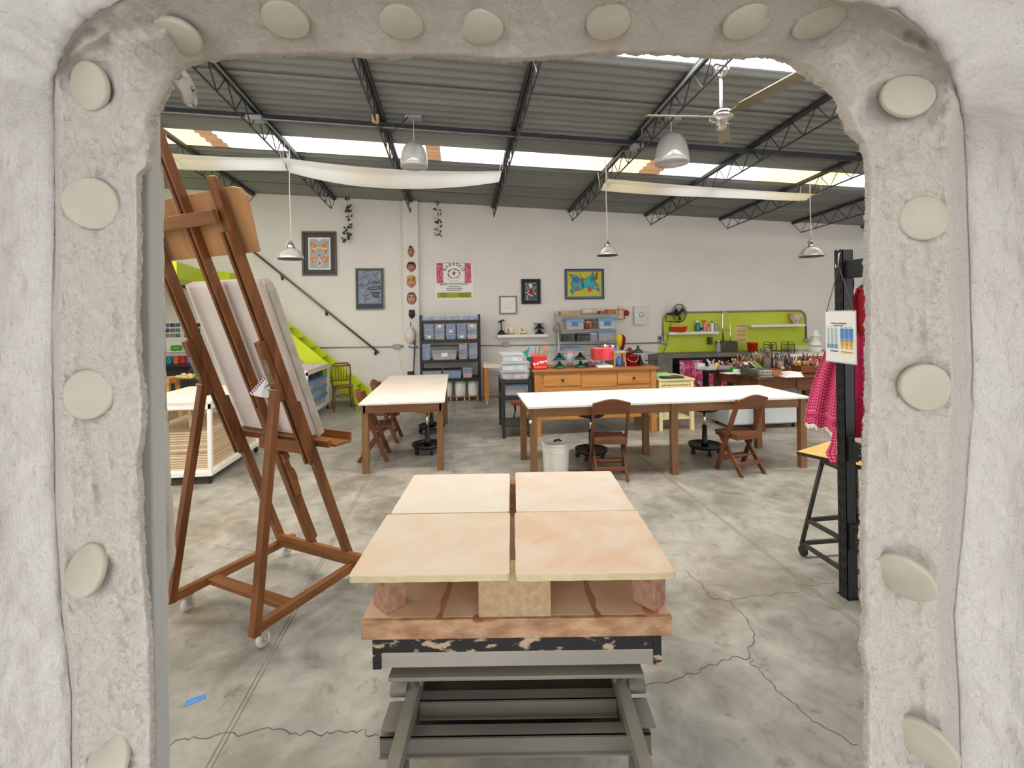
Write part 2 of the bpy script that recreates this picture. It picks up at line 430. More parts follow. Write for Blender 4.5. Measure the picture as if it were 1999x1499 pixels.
# ================================================================ KILN (the camera looks out of its chamber)
# local frame: x across the chamber, y out through the door, z up
def KP(x, y, w):
    dx, dy = x - PPX, y - PPY
    a = dx*math.cos(ROLL) - dy*math.sin(ROLL); b = dy*math.cos(ROLL) + dx*math.sin(ROLL)
    return a/FPX*w, EYE - b/FPX*w
def fibre_mat(name, c):
    m = bpy.data.materials.new(name); m.use_nodes = True; nt = m.node_tree; L = nt.links.new
    b = nt.nodes['Principled BSDF']; b.inputs['Roughness'].default_value = 1; b.inputs['Specular IOR Level'].default_value = .1
    b.inputs['Base Color'].default_value = lin(c); b.inputs['Sheen Weight'].default_value = .3; b.inputs['Subsurface Weight'].default_value = .35; b.inputs['Subsurface Radius'].default_value = (.02, .018, .016); b.inputs['Subsurface Scale'].default_value = 1
    tc = nt.nodes.new('ShaderNodeTexCoord'); last = None
    for sc, st, dist, stretch in ((26, .6, .03, (1, 1, .28)), (120, .45, .008, (1, 1, .5)), (420, .6, .005, (1, 1, 1))):
        mp = nt.nodes.new('ShaderNodeMapping'); mp.inputs['Scale'].default_value = stretch
        n = nt.nodes.new('ShaderNodeTexNoise'); n.inputs['Scale'].default_value = sc; n.inputs['Detail'].default_value = 6; n.inputs['Roughness'].default_value = .65
        bp = nt.nodes.new('ShaderNodeBump'); bp.inputs['Strength'].default_value = st; bp.inputs['Distance'].default_value = dist
        L(tc.outputs['Object'], mp.inputs[0]); L(mp.outputs[0], n.inputs['Vector']); L(n.outputs['Fac'], bp.inputs['Height'])
        if last: L(last.outputs[0], bp.inputs['Normal'])
        last = bp
    L(last.outputs[0], b.inputs['Normal']); return m
M_fib = fibre_mat('aged shaded ceramic fibre', (216, 209, 199))  # aged tone, darkened further so the door strip reads as shaded
M_fibw = fibre_mat('white ceramic fibre', (240, 236, 233))  # whiter than the door strip so the chamber sides look better lit
M_btn = mat('fired clay disc', (198, 192, 176), (188, 181, 166), scale=14, rough=.7, bump=.05)
M_galv = mat('grey painted steel', (188, 190, 188), (178, 181, 180), scale=3, stretch=(1, 1, .2), rough=.5)

kiln = thing('kiln', 'large kiln chamber lined with fluffy white ceramic fibre blanket pinned by round clay discs', 'kiln', (0, 0, .55), -PHI, local=True)
KZ = .55
inner = [[(303, 1900), (302, 1400), (300, 1300), (299, 1240), (290, 1150), (283, 1050), (280, 950), (276, 900), (286, 840), (288, 790), (283, 740), (276, 690), (275, 600), (278, 500), (277, 400), (276, 345), (296, 328), (303, 290), (303, 245)],
         [(303, 245), (310, 228), (322, 205), (336, 180), (348, 152), (370, 132)],
         [(370, 132), (400, 122), (450, 115), (520, 112), (640, 108), (720, 115), (860, 112), (1000, 122), (1040, 120), (1180, 108), (1280, 107), (1400, 116), (1500, 114), (1532, 122)],
         [(1532, 122), (1548, 137), (1572, 150), (1610, 178), (1630, 196), (1638, 228), (1650, 262), (1676, 282)],
         [(1676, 282), (1689, 330), (1688, 420), (1684, 500), (1688, 600), (1686, 700), (1689, 760), (1683, 840), (1680, 950), (1676, 985), (1678, 1100), (1681, 1200), (1676, 1265), (1688, 1320), (1686, 1400), (1685, 1900)]]
outer = [[(142, 1900), (140, 1350), (121, 1200), (108, 1000), (106, 760), (108, 500), (106, 250), (100, 150)],
         [(100, 150), (120, 95), (160, 45), (205, 15), (260, -5)],
         [(260, -5), (400, -22), (1000, -25), (1600, -10), (1680, 0)],
         [(1680, 0), (1750, 20), (1820, 70), (1862, 140), (1878, 200)],
         [(1878, 200), (1888, 420), (1897, 700), (1894, 800), (1880, 1000), (1860, 1200), (1872, 1380), (1884, 1900)]]
def resample(pl, n):
    d = [0]
    for p, q in zip(pl, pl[1:]): d.append(d[-1] + math.hypot(q[0]-p[0], q[1]-p[1]))
    o = []; j = 0
    for i in range(n):
        s = d[-1]*i/n
        while d[j+1] < s: j += 1
        f = (s - d[j])/(d[j+1]-d[j]); o.append((pl[j][0] + (pl[j+1][0]-pl[j][0])*f, pl[j][1] + (pl[j+1][1]-pl[j][1])*f))
    return o
NS = [400, 60, 300, 60, 400]
IN = sum((resample(p, n) for p, n in zip(inner, NS)), []) + [inner[-1][-1]]
OUT = sum((resample(p, n) for p, n in zip(outer, NS)), []) + [outer[-1][-1]]
NT = len(IN); cum = [sum(NS[:i]) for i in range(6)]
def sm(x): x = max(0., min(1., x)); return x*x*(3-2*x)
TOPW = [sm((i - cum[1] + 35)/95.)*sm((cum[4] + 35 - i)/95.) for i in range(NT)]      # 1 along the lintel
RGT = [sm((i - cum[3])/90.) for i in range(NT)]
CORN = [max(math.exp(-((i - (cum[1]+30))/45.)**2), math.exp(-((i - (cum[3]+30))/45.)**2)) for i in range(NT)]
BTN = [(168, 167, 46), (174, 397, 51), (169, 770, 48), (161, 1114, 50), (206, 1485, 48),
       (345, 75, 44), (557, 43, 45), (783, 47, 43), (938, 57, 44), (1188, 47, 44), (1460, 45, 45), (1600, 45, 46),
       (1775, 183, 47), (1806, 425, 45), (1810, 757, 47), (1766, 1131, 50), (1806, 1455, 50)]
def edge_w(f, i):
    cr = .07 + .13*RGT[i]*(1 - TOPW[i]); w0 = (.912 + .02*RGT[i])*(1-TOPW[i]) + .775*TOPW[i]; wm = .852 - .0*TOPW[i]
    if TOPW[i] > 0:
        wt = .775 + (.94 - .775)*f; ws = wm + (w0 - wm)*(1 - sm(f/cr)); w = ws*(1-TOPW[i]) + wt*TOPW[i]
    else: w = wm + (w0 - wm)*(1 - sm(f/cr))
    if f > .93: w += .05*((f - .93)/.07)**2
    return w
BT = []
FOLD = [[(212, 62), (335, 38), (372, 125), (312, 232), (304, 296), (272, 282), (226, 240), (205, 150)], [(1526, 118), (1590, 78), (1688, 56), (1706, 190), (1692, 280), (1652, 262), (1606, 180)],
        [(112, 128), (160, 62), (225, 50), (200, 96), (130, 122)], [(1716, 60), (1800, 66), (1850, 128), (1760, 110)]]
def foldh(x, y):
    best = 0.
    for pl in FOLD:
        ins = False; dm = 1e9
        for (ax, ay), (bx, by) in zip(pl, pl[1:] + pl[:1]):
            if (ay > y) != (by > y) and x < (bx-ax)*(y-ay)/(by-ay) + ax: ins = not ins
            l2 = (bx-ax)**2 + (by-ay)**2; t = max(0, min(1, ((x-ax)*(bx-ax) + (y-ay)*(by-ay))/l2)); dm = min(dm, math.hypot(x-ax-t*(bx-ax), y-ay-t*(by-ay)))
        if ins: best = max(best, sm(dm/32.))
    return best
def surf(i, f, wx=0., pull=0.):
    (ix, iy), (ox, oy) = IN[i], OUT[i]
    ff = f - pull
    x = ox + (ix-ox)*ff; y = oy + (iy-oy)*ff
    w = edge_w(f, i)
    a, z = KP(x, y, w)
    k = 1 + 1.6*CORN[i]
    env = sm(f/.1)
    d = .013*k*fbm(a, z, 3.1, 5., 3) + .011*fbm(a*3.2, z*.55, 1.7, 5., 3)*(1-TOPW[i]) + .010*fbm(a*.6, z*3, 7.7, 6., 3)*TOPW[i] + .0045*fbm(a, z, 9.2, 34., 3) + .007*fbm(a*14, z*2.2, 4.2, 1., 3)*(1-TOPW[i]) + .007*fbm(a*2.2, z*14, 4.2, 1., 3)*TOPW[i]*.6 + .0018*fbm(a, z, 2.2, 90., 3)
    d += .03*CORN[i]*max(0, fbm(a, z, 5.5, 9., 2))
    w2 = w - d*env*1.2 - .024*foldh(x, y)
    for (bx, by, ba, bz) in BT:
        q = (a-ba)**2 + (z-bz)**2
        if q < .04: w2 += (.030*math.exp(-q/.0026) - .014*math.exp(-q/.010))
    w2 += wx
    a, z = KP(x, y, w2)
    if f > .9:          # torn edge
        e = (f-.9)/.1
        a += e*(.004*n3(a, z, 2, 45) + .0028*n3(a, z, 8, 130) + .0018*n3(a, z, 5, 300)); z += e*(.004*n3(a, z, 12, 45) + .0028*n3(a, z, 18, 130) + .0018*n3(a, z, 15, 300))
    return Vector((a, w2, z - KZ))
BTp = []
for bx, by, r in BTN:
    wb = .85 if 100 < by else .82
    BT.append((bx, by, *KP(bx, by, wb)))
fs_ = [i/52. for i in range(53)]
prof = [(f, 0, 0) for f in fs_] + [(1, .012, .012), (1, .03, .04), (1, .06, .08), (1, .09, .11)]
mb = MB(); npf = len(prof) - 1
mb.grid(lambda s, t: surf(round(s*(NT-1)), *prof[round(t*npf)]), NT-1, npf, flip=True)
mb.build('door_blanket', M_fib, kiln)

# chamber walls: start under the crease; sides short and flared for light, top long for shade
def side(i, q):
    ox, oy = OUT[i]; w0 = edge_w(0, i) + .01
    a, z = KP(ox, oy, edge_w(0, i))
    tw = TOPW[i]
    w = w0 - 1.05*q**1.5
    nx = (-1 if i < NT/2 else 1)*(1-tw); nz = tw; l = math.hypot(nx, nz); nx /= l; nz /= l
    a, w0, z = surf(i, 0); z += KZ
    w = w0 + .004 - (.62 + .7*tw)*q**1.6
    e = sm(q*9)
    d = e*(.03*math.exp(-((w - .80)/.07)**2) + .016*fbm(a*.6 + nx*3, w*1.1, z*.7, 4.5, 3) + .005*fbm(w*2.2, z*2.2, a, 10., 3) + .003*fbm(a*2, w*2, z*2, 26., 2)) - .006*(1-e)*sm(q*40)
    out = .30*max(0, q-.05)
    return Vector((a + nx*(out - d), w, z + nz*(out - d) - KZ))
mb = MB(); mb.grid(lambda s, t: side(round(s*(NT-1)/3)*3 if round(s*(NT-1)/3)*3 < NT else NT-1, t), (NT-1)//3, 110)
mb.build('chamber_blanket', M_fibw, kiln)

# torn flap hanging in the opening's corner, and folds pressed in above it
def flap(s, t):
    cx = 345 + 34*s + 5*math.sin(5*s); cy = 148 + 54*s
    wd = 15*(1-.25*s) * (1 if s < .9 else (1-s)*10*.8 + .2)
    x = cx + (t-.5)*2*wd*.8; y = cy - (t-.5)*2*wd*.62
    a, z = KP(x + 1.5*n3(x, y, 0, .2), y + 1.5*n3(x, y, 4, .2), .90 + .05*s)
    return Vector((a, .90 + .05*s + .012*math.sin(t*PI), z - KZ))
mb = MB(); mb.grid(flap, 26, 10); mb.build('torn_flap', M_fib, kiln, solid=.008)
# discs
def disc(mb, r, seed, n=36):
    rr = random.Random(seed); ph = rr.uniform(0, 6)
    R = lambda t: r*(1 + .025*math.sin(2*t + ph) + .015*math.sin(3*t + 2*ph))
    vs = []; prof_ = [(0, .0), (.9, .0), (.97, .0012), (1., .0035), (1., .010), (.95, .012)]
    for p_, z_ in prof_:
        for k in range(n): t = 2*PI*k/n; vs.append(Vector((R(t)*p_*math.cos(t), R(t)*p_*math.sin(t), z_)))
    fs = [(i*n+k, i*n+(k+1) % n, (i+1)*n+(k+1) % n, (i+1)*n+k) for i in range(len(prof_)-1) for k in range(n)]
    mb.add(vs, fs, True)
TILT = {3: (.38, .42), 4: (.35, .5), 15: (1.45, -.7), 16: (1.5, -.5), 0: (.25, -.15), 12: (.2, .3)}
for k, (bx, by, r) in enumerate(BTN):
    top = by < 100
    # surface depth under the disc
    best = min(range(NT), key=lambda i: abs(math.hypot(IN[i][0]-OUT[i][0], IN[i][1]-OUT[i][1]) - math.hypot(IN[i][0]-bx, IN[i][1]-by) - math.hypot(OUT[i][0]-bx, OUT[i][1]-by)))
    (ix, iy), (ox, oy) = IN[best], OUT[best]
    f = math.hypot(bx-ox, by-oy)/max(1, math.hypot(ix-ox, iy-oy))
    dfi = r*.8/max(1, math.hypot(ix-ox, iy-oy)); sp = [surf(max(0, min(NT-1, best + di)), max(.02, min(.9, f + df))).y for di in (-int(r*.7/3.4), 0, int(r*.7/3.4)) for df in (-dfi, 0, dfi)]
    wv = (min(min(sp), .87) - .004) if not top else surf(best, f).y - .014
    if k > 14: wv -= .02
    a, z = KP(bx, by, wv)
    tx, tz = TILT.get(k, (.12*math.sin(k*5), .12*math.cos(k*3)))
    nrm = Vector((-tx, -1, tz)).normalized() if not top else Vector((-tx*.5, -.22, -1)).normalized()
    M = FR((a, wv, z - KZ), nrm.cross(Vector((0, 0, 1))), nrm.cross(nrm.cross(Vector((0, 0, 1)))))
    zax = M.to_3x3() @ Vector((0, 0, 1))
    if zax.y < 0: M = M @ Matrix.Rotation(PI, 4, 'X')
    mb = MB(M); disc(mb, r*wv/950., k); mb.build('ceramic_disc', M_btn, kiln)
# loose fibres along the torn edge
mb = MB(); r = random.Random(31)
for k in range(5200):
    i = r.randrange(0, NT-1); p = surf(i, r.uniform(.955, 1.0)); (ix, iy), (ox, oy) = IN[i], OUT[i]; l = math.hypot(ix-ox, iy-oy)
    d = Vector(((ix-ox)/l + r.uniform(-.9, .9), r.uniform(-1.2, .5), -(iy-oy)/l + r.uniform(-.9, .9))).normalized()*r.uniform(.002, .0075)
    e = d.cross(Vector((0, 1, 0))).normalized()*.00035
    mb.add([p + e, p - e, p + d*.6 + e*.6 + Vector((0, 0, r.uniform(-.001, .001))), p + d], [(0, 1, 3), (0, 3, 2)])
o = mb.build('loose_fibres', M_fib, kiln); o['kind'] = 'stuff'
# loose fibres lying over the blankets
def fuzz(name, fn, n, seed, m_, par):
    mb = MB(); r = random.Random(seed)
    for k in range(n):
        i = r.randrange(6, NT-6); q = r.random(); p = fn(i, q); p2 = fn(i+3, q); p3 = fn(i, min(1, q+.02))
        t1 = (p2-p).normalized(); nn = t1.cross((p3-p).normalized()).normalized()
        if nn.dot(Vector((0, 0, EYE-KZ)) - p) < 0: nn = -nn
        t2 = nn.cross(t1); a = r.uniform(0, 6.28); d = (t1*math.cos(a) + t2*math.sin(a)).normalized(); L_ = r.uniform(.003, .009); e = nn.cross(d)*r.uniform(.0002, .0005)
        b = p - nn*.0006; c_ = p + d*L_*.55 + nn*L_*r.uniform(.12, .5); f_ = p + d*L_ + nn*L_*r.uniform(-.1, .35)
        mb.add([b + e, b - e, c_ - e*.7, c_ + e*.7, f_], [(0, 1, 2, 3), (3, 2, 4)])
    o = mb.build(name, m_, par); o['kind'] = 'stuff'
fuzz('blanket_fuzz', lambda i, q: surf(i, .03 + .96*q), 30000, 5, M_fib, kiln)
fuzz('chamber_fuzz', lambda i, q: side(i, .02 + .5*q), 22000, 6, M_fibw, kiln)
# steel door frame, casing, and the edge of the open door's lining
mb = MB(); mb.bb(-1.25, -.744, 1.0, 1.04, -KZ, 2.6-KZ); mb.bb(.79, 1.25, 1.0, 1.04, -KZ, 2.6-KZ); mb.bb(-.735, .79, 1.0, 1.04, 2.43-KZ, 2.6-KZ)
mb.build('door_frame', M_galv, kiln, bev=.004)
mb = MB(); mb.bb(-1.25, -1.2, -.1, 1.0, -KZ, 2.7-KZ); mb.bb(1.2, 1.25, -.1, 1.0, -KZ, 2.7-KZ); mb.bb(-1.25, 1.25, -1.0, 1.04, 2.6-KZ, 2.7-KZ)  # unseen top plate run back over the camera to block overhead light
mb.build('casing', M_galv, kiln)
def dl(s, t):
    y = 320 + 860*s; e = 8*sm((y-650)/430.)*sm((1150-y)/60.) + 2.2*n3(y*.03, 1, 2) + 2*n3(y*.11, 4, 2) - 5*sm((y-1110)/40.)
    x0 = 311 + .0145*(y-320)
    a, z = KP(x0 + e - 30*(1-t), y, 1.12)
    return Vector((a, 1.12 + .03*(1-t) + .01*n3(y*.01, t*3, 1), z - KZ))
mb = MB(); mb.grid(dl, 160, 8); mb.build('door_lining', M_fib, kiln, solid=.02)
# ================================================================ KILN CAR ON ITS TRACK (local frame as the kiln)
M_deck = mat('stained castable deck', (232, 202, 172), (216, 176, 140), scale=6, rough=.8, bump=.1, bscale=30)
M_deckf = mat('worn deck edge', (214, 174, 138), (168, 126, 94), scale=11, stretch=(1, 1, 2.2), rough=.9, bump=.5, bscale=60)
M_drip = mat('red glaze drip', (170, 108, 80), (196, 140, 106), scale=12, rough=.6)
M_rust = mat('flaking black paint', (34, 34, 34), (196, 172, 146), scale=24, stretch=(.5, 1, 1.2), rough=.6, lo=.55, hi=.6, bump=.2, detail=8)
M_ltsteel = mat('dusty grey steel', (178, 172, 162), (156, 150, 140), scale=6, stretch=(.3, 1, 1), rough=.5)
M_dksteel = mat('dull grey steel', (140, 136, 126), (118, 114, 106), scale=5, stretch=(.3, 1, 1), rough=.45)
M_dkpan = mat('dull shade-dark steel', (70, 68, 62), (52, 50, 46), scale=5, rough=.5)  # dark tone stands in for the shade under the car
M_rail = mat('worn rail steel', (176, 172, 160), (140, 134, 122), scale=8, stretch=(1, .2, 1), rough=.4, metal=.3)
car = thing('kiln_car', 'kiln car with a stained slab deck on a flaking black and grey steel frame', 'kiln car', (0, 0, 0), -PHI, local=True)
mb = MB(); mb.bb(-.49, .488, 1.545, 2.6, .806, .866); mb.m = 1; mb.bb(-.49, .488, 1.528, 1.545, .806, .8655)
mb.m = 2
r = random.Random(3)
for a0 in (-.243, .252):
    pts = [(a0 + r.uniform(-.008, .008) - .02*(w-1.53)*(1 if a0 > 0 else -1), w) for w in [1.53 + .05*i for i in range(20)]]
    vs = []
    for (a, w) in pts:
        h = r.uniform(.004, .014); vs += [(a-h, w, .8675), (a+h, w, .8675)]
    mb.add(vs, [(2*i, 2*i+1, 2*i+3, 2*i+2) for i in range(19)])
for a, w, q in ((-.118, 1.533, .02), (-.08, 1.537, .018), (.43, 1.56, .022), (.42, 1.57, .014), (-.2, 1.9, .02), (.25, 1.8, .02)):
    mb.lathe([(q*1.2, .866), (q, .8685), (0, .869)], (a, w, 0), 10)
mb.build('deck', [M_deck, M_deckf, M_drip], car, bev=.004)
mb = MB(); mb.bb(-.458, .456, 1.54, 1.552, .756, .806); mb.bb(-.458, .456, 1.54, 1.60, .80, .806); mb.bb(-.458, -.43, 1.537, 1.545, .706, .806); mb.bb(.43, .456, 1.537, 1.545, .706, .806)
mb.build('front_angle', M_rust, car, bev=.002)
mb = MB(); mb.bb(-.456, .454, 1.541, 1.60, .708, .757); mb.build('front_channel', M_ltsteel, car, bev=.003)
for s in (-1, 1):
    mb = MB(); mb.bb(s*.456, s*.40, 1.60, 2.58, .708, .806); mb.build('side_channel', M_ltsteel, car)
mb = MB(); mb.bb(-.456, .456, 2.53, 2.59, .708, .806); mb.build('rear_channel', M_ltsteel, car)
mb = MB(); mb.bb(-.408, .398, 1.53, 1.66, .672, .684); mb.bb(-.408, .398, 1.60, 1.612, .684, .71); mb.build('axle_beam', M_dksteel, car, bev=.002)
mb = MB(); mb.bb(-.4, .4, 2.36, 2.48, .672, .684); mb.bb(-.4, .4, 2.42, 2.43, .684, .71); mb.build('axle_beam', M_dksteel, car, bev=.002)
for s in (-1, 1):
    for w in (1.70, 2.42):
        mb = MB(); mb.lathe([(.02, -.02), (.062, -.02), (.062, -.012), (.05, -.008), (.05, .02), (.02, .02)], (0, 0, 0), 20, M=Matrix.Translation((s*.345, w, .606)) @ Matrix.Rotation(s*PI/2, 4, 'Y'))
        wh = mb.build('wheel', M_dksteel, car)
        mb = MB(); mb.bb(s*.39, s*.382, w-.03, w+.03, .59, .672); mb.bb(s*.31, s*.39, w-.03, w+.03, .668, .6725); mb.bb(s*.31, s*.318, w-.03, w+.03, .59, .672); mb.build('wheel_bracket', M_black, car)
tr = thing('kiln_track', 'low grey steel rail stand under the kiln car, with cross channels between two rails', 'track', (0, 0, 0), -PHI, local=True)
for s in (-1, 1):
    mb = MB(); mb.bb(s*.337, s*.375, 1.02, 2.66, .546, .556); mb.bb(s*.337, s*.344, 1.02, 2.66, .505, .546); mb.build('rail', M_rail, tr)
    mb = MB(); mb.bb(s*.378, s*.43, 1.52, 1.63, .522, .532); mb.lathe([(.024, -.028), (.024, .028)], (s*.405, 1.665, .548), 12, M=Matrix.Rotation(PI/2, 4, 'Y')); mb.build('end_bracket', M_dksteel, tr, bev=.002)
    for w in (1.64, 2.5):
        mb = MB(); mb.bb(s*.375, s*.425, w-.025, w+.025, .11, .505); mb.build('leg', M_dksteel, tr)
        mb = MB(); mb.lathe([(.02, -.016), (.05, -.016), (.05, .016), (.02, .016)], (s*.4, w, .05), 16, M=Matrix.Rotation(PI/2, 4, 'Y')); mb.bb(s*.378, s*.422, w-.02, w+.02, .085, .112); mb.build('caster', M_rubber, tr)
for w0, w1, a0, a1 in ((1.52, 1.567, -.434, .414), (1.663, 1.71, -.336, .336), (2.0, 2.05, -.336, .336), (2.45, 2.5, -.43, .43)):
    mb = MB(); mb.bb(a0, a1, w0, w0+.006, .452, .505); mb.bb(a0, a1, w0, w1, .499, .505); mb.bb(a0, a1, w0-.012, w1, .449, .455); mb.build('cross_channel', M_dksteel, tr)
for s in (-1, 1):
    mb = MB(); mb.bb(s*.345, s*.39, 1.0, 2.66, .44, .449); mb.bb(s*.385, s*.39, 1.0, 2.66, .449, .505); mb.build('side_channel', M_dksteel, tr)

mb = MB(); mb.bb(-.336, .336, 1.715, 2.62, .492, .498); mb.build('deck_plate', M_dkpan, tr)  # guessed plate, kept dark for the gloom under the car
mb = MB(); mb.bb(-.385, .385, 1.58, 2.62, .39, .396); mb.build('shade_pan', M_dkpan, tr)  # dark sheet added in place of floor shadow between the channels
# ---- fire bricks and the four shelves
M_brick = mat('tan fire brick', (200, 172, 138), (182, 154, 120), scale=50, rough=.95, bump=.3, bscale=120)
M_brickr = mat('reddish fire brick', (188, 148, 124), (160, 118, 96), scale=30, rough=.95, bump=.3, bscale=90)
def KW(a, w, z): return Vector((a*cP + w*sP, -a*sP + w*cP, z))
def brick(label, a, w, sx, sy, rz, m):
    o = MB().box((0, 0, .0627), (sx, sy, .1254)).build('fire_brick', m, bev=.004); o.location = KW(a, w, .8675); o.rotation_euler = (0, 0, rz - PHI)
    tag(o, label, 'brick', 'fire bricks on the kiln car')
brick('tan fire brick on edge at the front middle of the kiln car', -.006, 1.59, .229, .114, 0, M_brick)
brick('reddish fire brick turned cornerwise under the front shelf beside the easel', -.419, 1.612, .078, .082, .78, M_brickr)
brick('reddish fire brick turned cornerwise at the front of the car, away from the easel', .437, 1.607, .078, .082, .80, M_brickr)
brick('reddish fire brick showing in the gap between the shelves at the car back', -.01, 2.44, .16, .1, 0, M_brickr)
def shelf(label, a0, a1, w0, w1, c1, c2, seed, chip=0):
    m = mat('kiln shelf wash %d' % seed, c1, c2, scale=5 + seed*.4, rough=.85, bump=.12, bscale=35, lo=.38, hi=.72, detail=8, dist=.8)
    me = mat('cream shelf edge', (226, 212, 172), (214, 198, 156), scale=20, rough=.9)
    rr = random.Random(seed); W, L = a1-a0, w1-w0; cr = .014; pts = []
    for cx, cy, t0 in ((W/2-cr, L/2-cr, 0), (-W/2+cr, L/2-cr, PI/2), (-W/2+cr, -L/2+cr, PI), (W/2-cr, -L/2+cr, 1.5*PI)):
        for k in range(5): t = t0 + PI/2*k/4; pts.append((cx + cr*math.cos(t), cy + cr*math.sin(t)))
    full = []
    for p, q in zip(pts, pts[1:] + pts[:1]):
        n = max(1, int(math.hypot(p[0]-q[0], p[1]-q[1])/.03))
        for k in range(n): full.append((p[0] + (q[0]-p[0])*k/n + rr.uniform(-.0012, .0012)*(k > 0), p[1] + (q[1]-p[1])*k/n + rr.uniform(-.0015, .0015)*(k > 0)))
    b = MB(); b.prism(full, .022); n = len(full)
    b.mi[1] = 0
    for i in range(len(b.mi)): b.mi[i] = 0 if i == 1 else 1
    o = b.build('kiln_shelf', [m, me], bev=.002); o.location = KW((a0+a1)/2, (w0+w1)/2, .993); o.rotation_euler = (0, 0, -PHI)
    tag(o, label, 'kiln shelf', 'kiln shelves on the car')
shelf('pale kiln shelf at the near end, on the easel side of the gap', -.523, -.021, 1.513, 1.986, (216, 194, 168), (220, 206, 188), 1)
shelf('orange-mottled kiln shelf at the near end, away from the easel', -.002, .498, 1.508, 1.988, (220, 200, 178), (212, 176, 144), 2)
shelf('cleanest, palest kiln shelf at the far end, on the easel side', -.511, -.024, 1.994, 2.478, (222, 212, 198), (220, 204, 184), 3)
shelf('pinkish kiln shelf at the far end, in front of the white bucket', .004, .492, 1.992, 2.492, (222, 208, 192), (218, 194, 172), 4)
# ================================================================ STUDIO EASEL, seen from behind (local: x across, y away from the kiln)
ez = thing('easel', 'tall brown wooden studio easel on casters, leaning back towards the kiln', 'easel', (-1.749, 3.293, 0), -.558, local=True)
LN = Vector((0, -.381, 1)).normalized(); MY = lambda z, o=0.: .71 - .381*(z - .12) + o
def P(x, z, o=0.): return (x, MY(z, o), z)
for x in (.05, .79):
    m = MB(); m.bar((x, -.115, .125), (x, .80, .125), .042, .055); m.build('base_beam', M_easely, ez, bev=.004)
m = MB(); m.bar((.07, .15, .127), (.77, .15, .127), .075, .032, side=(0, 1, 0)); m.build('base_stretcher', M_easelx, ez, bev=.003)
m = MB(); m.bar((.05, .665, .165), (.86, .665, .165), .032, .085, side=(0, 1, 0)); m.build('front_crossbar', M_easelx, ez, bev=.004)
for x, top in ((.035, 2.72), (.715, 2.30)):
    m = MB(); m.bar(P(x, .11), P(x, 1.3), .048, .05); m.build('lower_mast', M_easel, ez, bev=.004)
    m = MB()
    for s in (-.021, .021): m.bar(P(x + s, .90, -.03), P(x + s, top, -.03), .022, .06)
    m.bar(P(x, .92, -.02), P(x, top - .01, -.02), .024, .03); m.build('upper_mast', M_easel, ez, bev=.003)
m = MB(); m.bar(P(.375, .17, .0), P(.375, 1.25, .0), .05, .045)
for s in (-.02, .02): m.bar(P(.375 + s, .5, .005), P(.375 + s, 2.95, .005), .022, .05)
m.bar(P(.375, .6, .012), P(.375, 2.94, .012), .02, .03); m.build('centre_mast', M_easel, ez, bev=.003)
# rounded mast tip
M = FR(P(.715, 2.3, .0), (1, 0, 0), LN)
arc = [(.03*math.cos(t), .27 + .03*math.sin(t)) for t in [PI*i/10 for i in range(11)]]
m = MB(); m.prism([(-.03, -.05), (.03, -.05)] + arc, .032, M); m.build('mast_tip', M_easel, ez, bev=.003)
m = MB(); m.bar(P(-.06, 2.365, -.075), P(.72, 2.365, -.075), .026, .075, side=(0, 1, .381)); m.build('upper_crossbar', M_easelx, ez, bev=.003)
# top board on the far face
M = FR(P(0, 2.195, .05), (1, 0, 0), LN)
m = MB(); m.prism([(-.06, 0), (.815, 0), (.865, .30), (.835, .345), (.775, .36), (.0, .36), (-.06, .33)], .02, M); m.build('top_board', M_ply, ez, bev=.003)
# tray and its carriage
m = MB(); m.bar(P(-.05, 1.02, .06), P(.83, 1.02, .06), .05, .035, side=LN); m.bar((-.05, MY(1.0, .15), 1.0), (.85, MY(1.0, .15), 1.0), .14, .02, side=(0, 1, 0)); m.bar((-.05, MY(1.0, .215), 1.03), (.85, MY(1.0, .215), 1.03), .018, .06, side=(0, 1, 0))
m.build('canvas_tray', M_easelx, ez, bev=.003)
m = MB(); m.bar(P(.25, .985, -.0), P(.66, .985, -.0), .035, .075, side=(0, 1, 0)); m.build('tray_carriage', M_easelx, ez, bev=.004)
m = MB(); m.prism([(-.05, -.12), (-.02, -.17), (.04, -.14), (.05, -.03), (.06, .0), (.055, .06), (.03, .08), (.035, .13), (.06, .16), (.05, .2), (-.045, .2), (-.055, .1)], .04, FR(P(.39, .74, .03), (1, 0, 0), LN)); m.build('crank_block', M_easelx, ez, bev=.004)
m = MB(); m.bar(P(.375, .22, .045), P(.375, .62, .045), .014, .02); m.build('ratchet_strip', M_easel, ez)
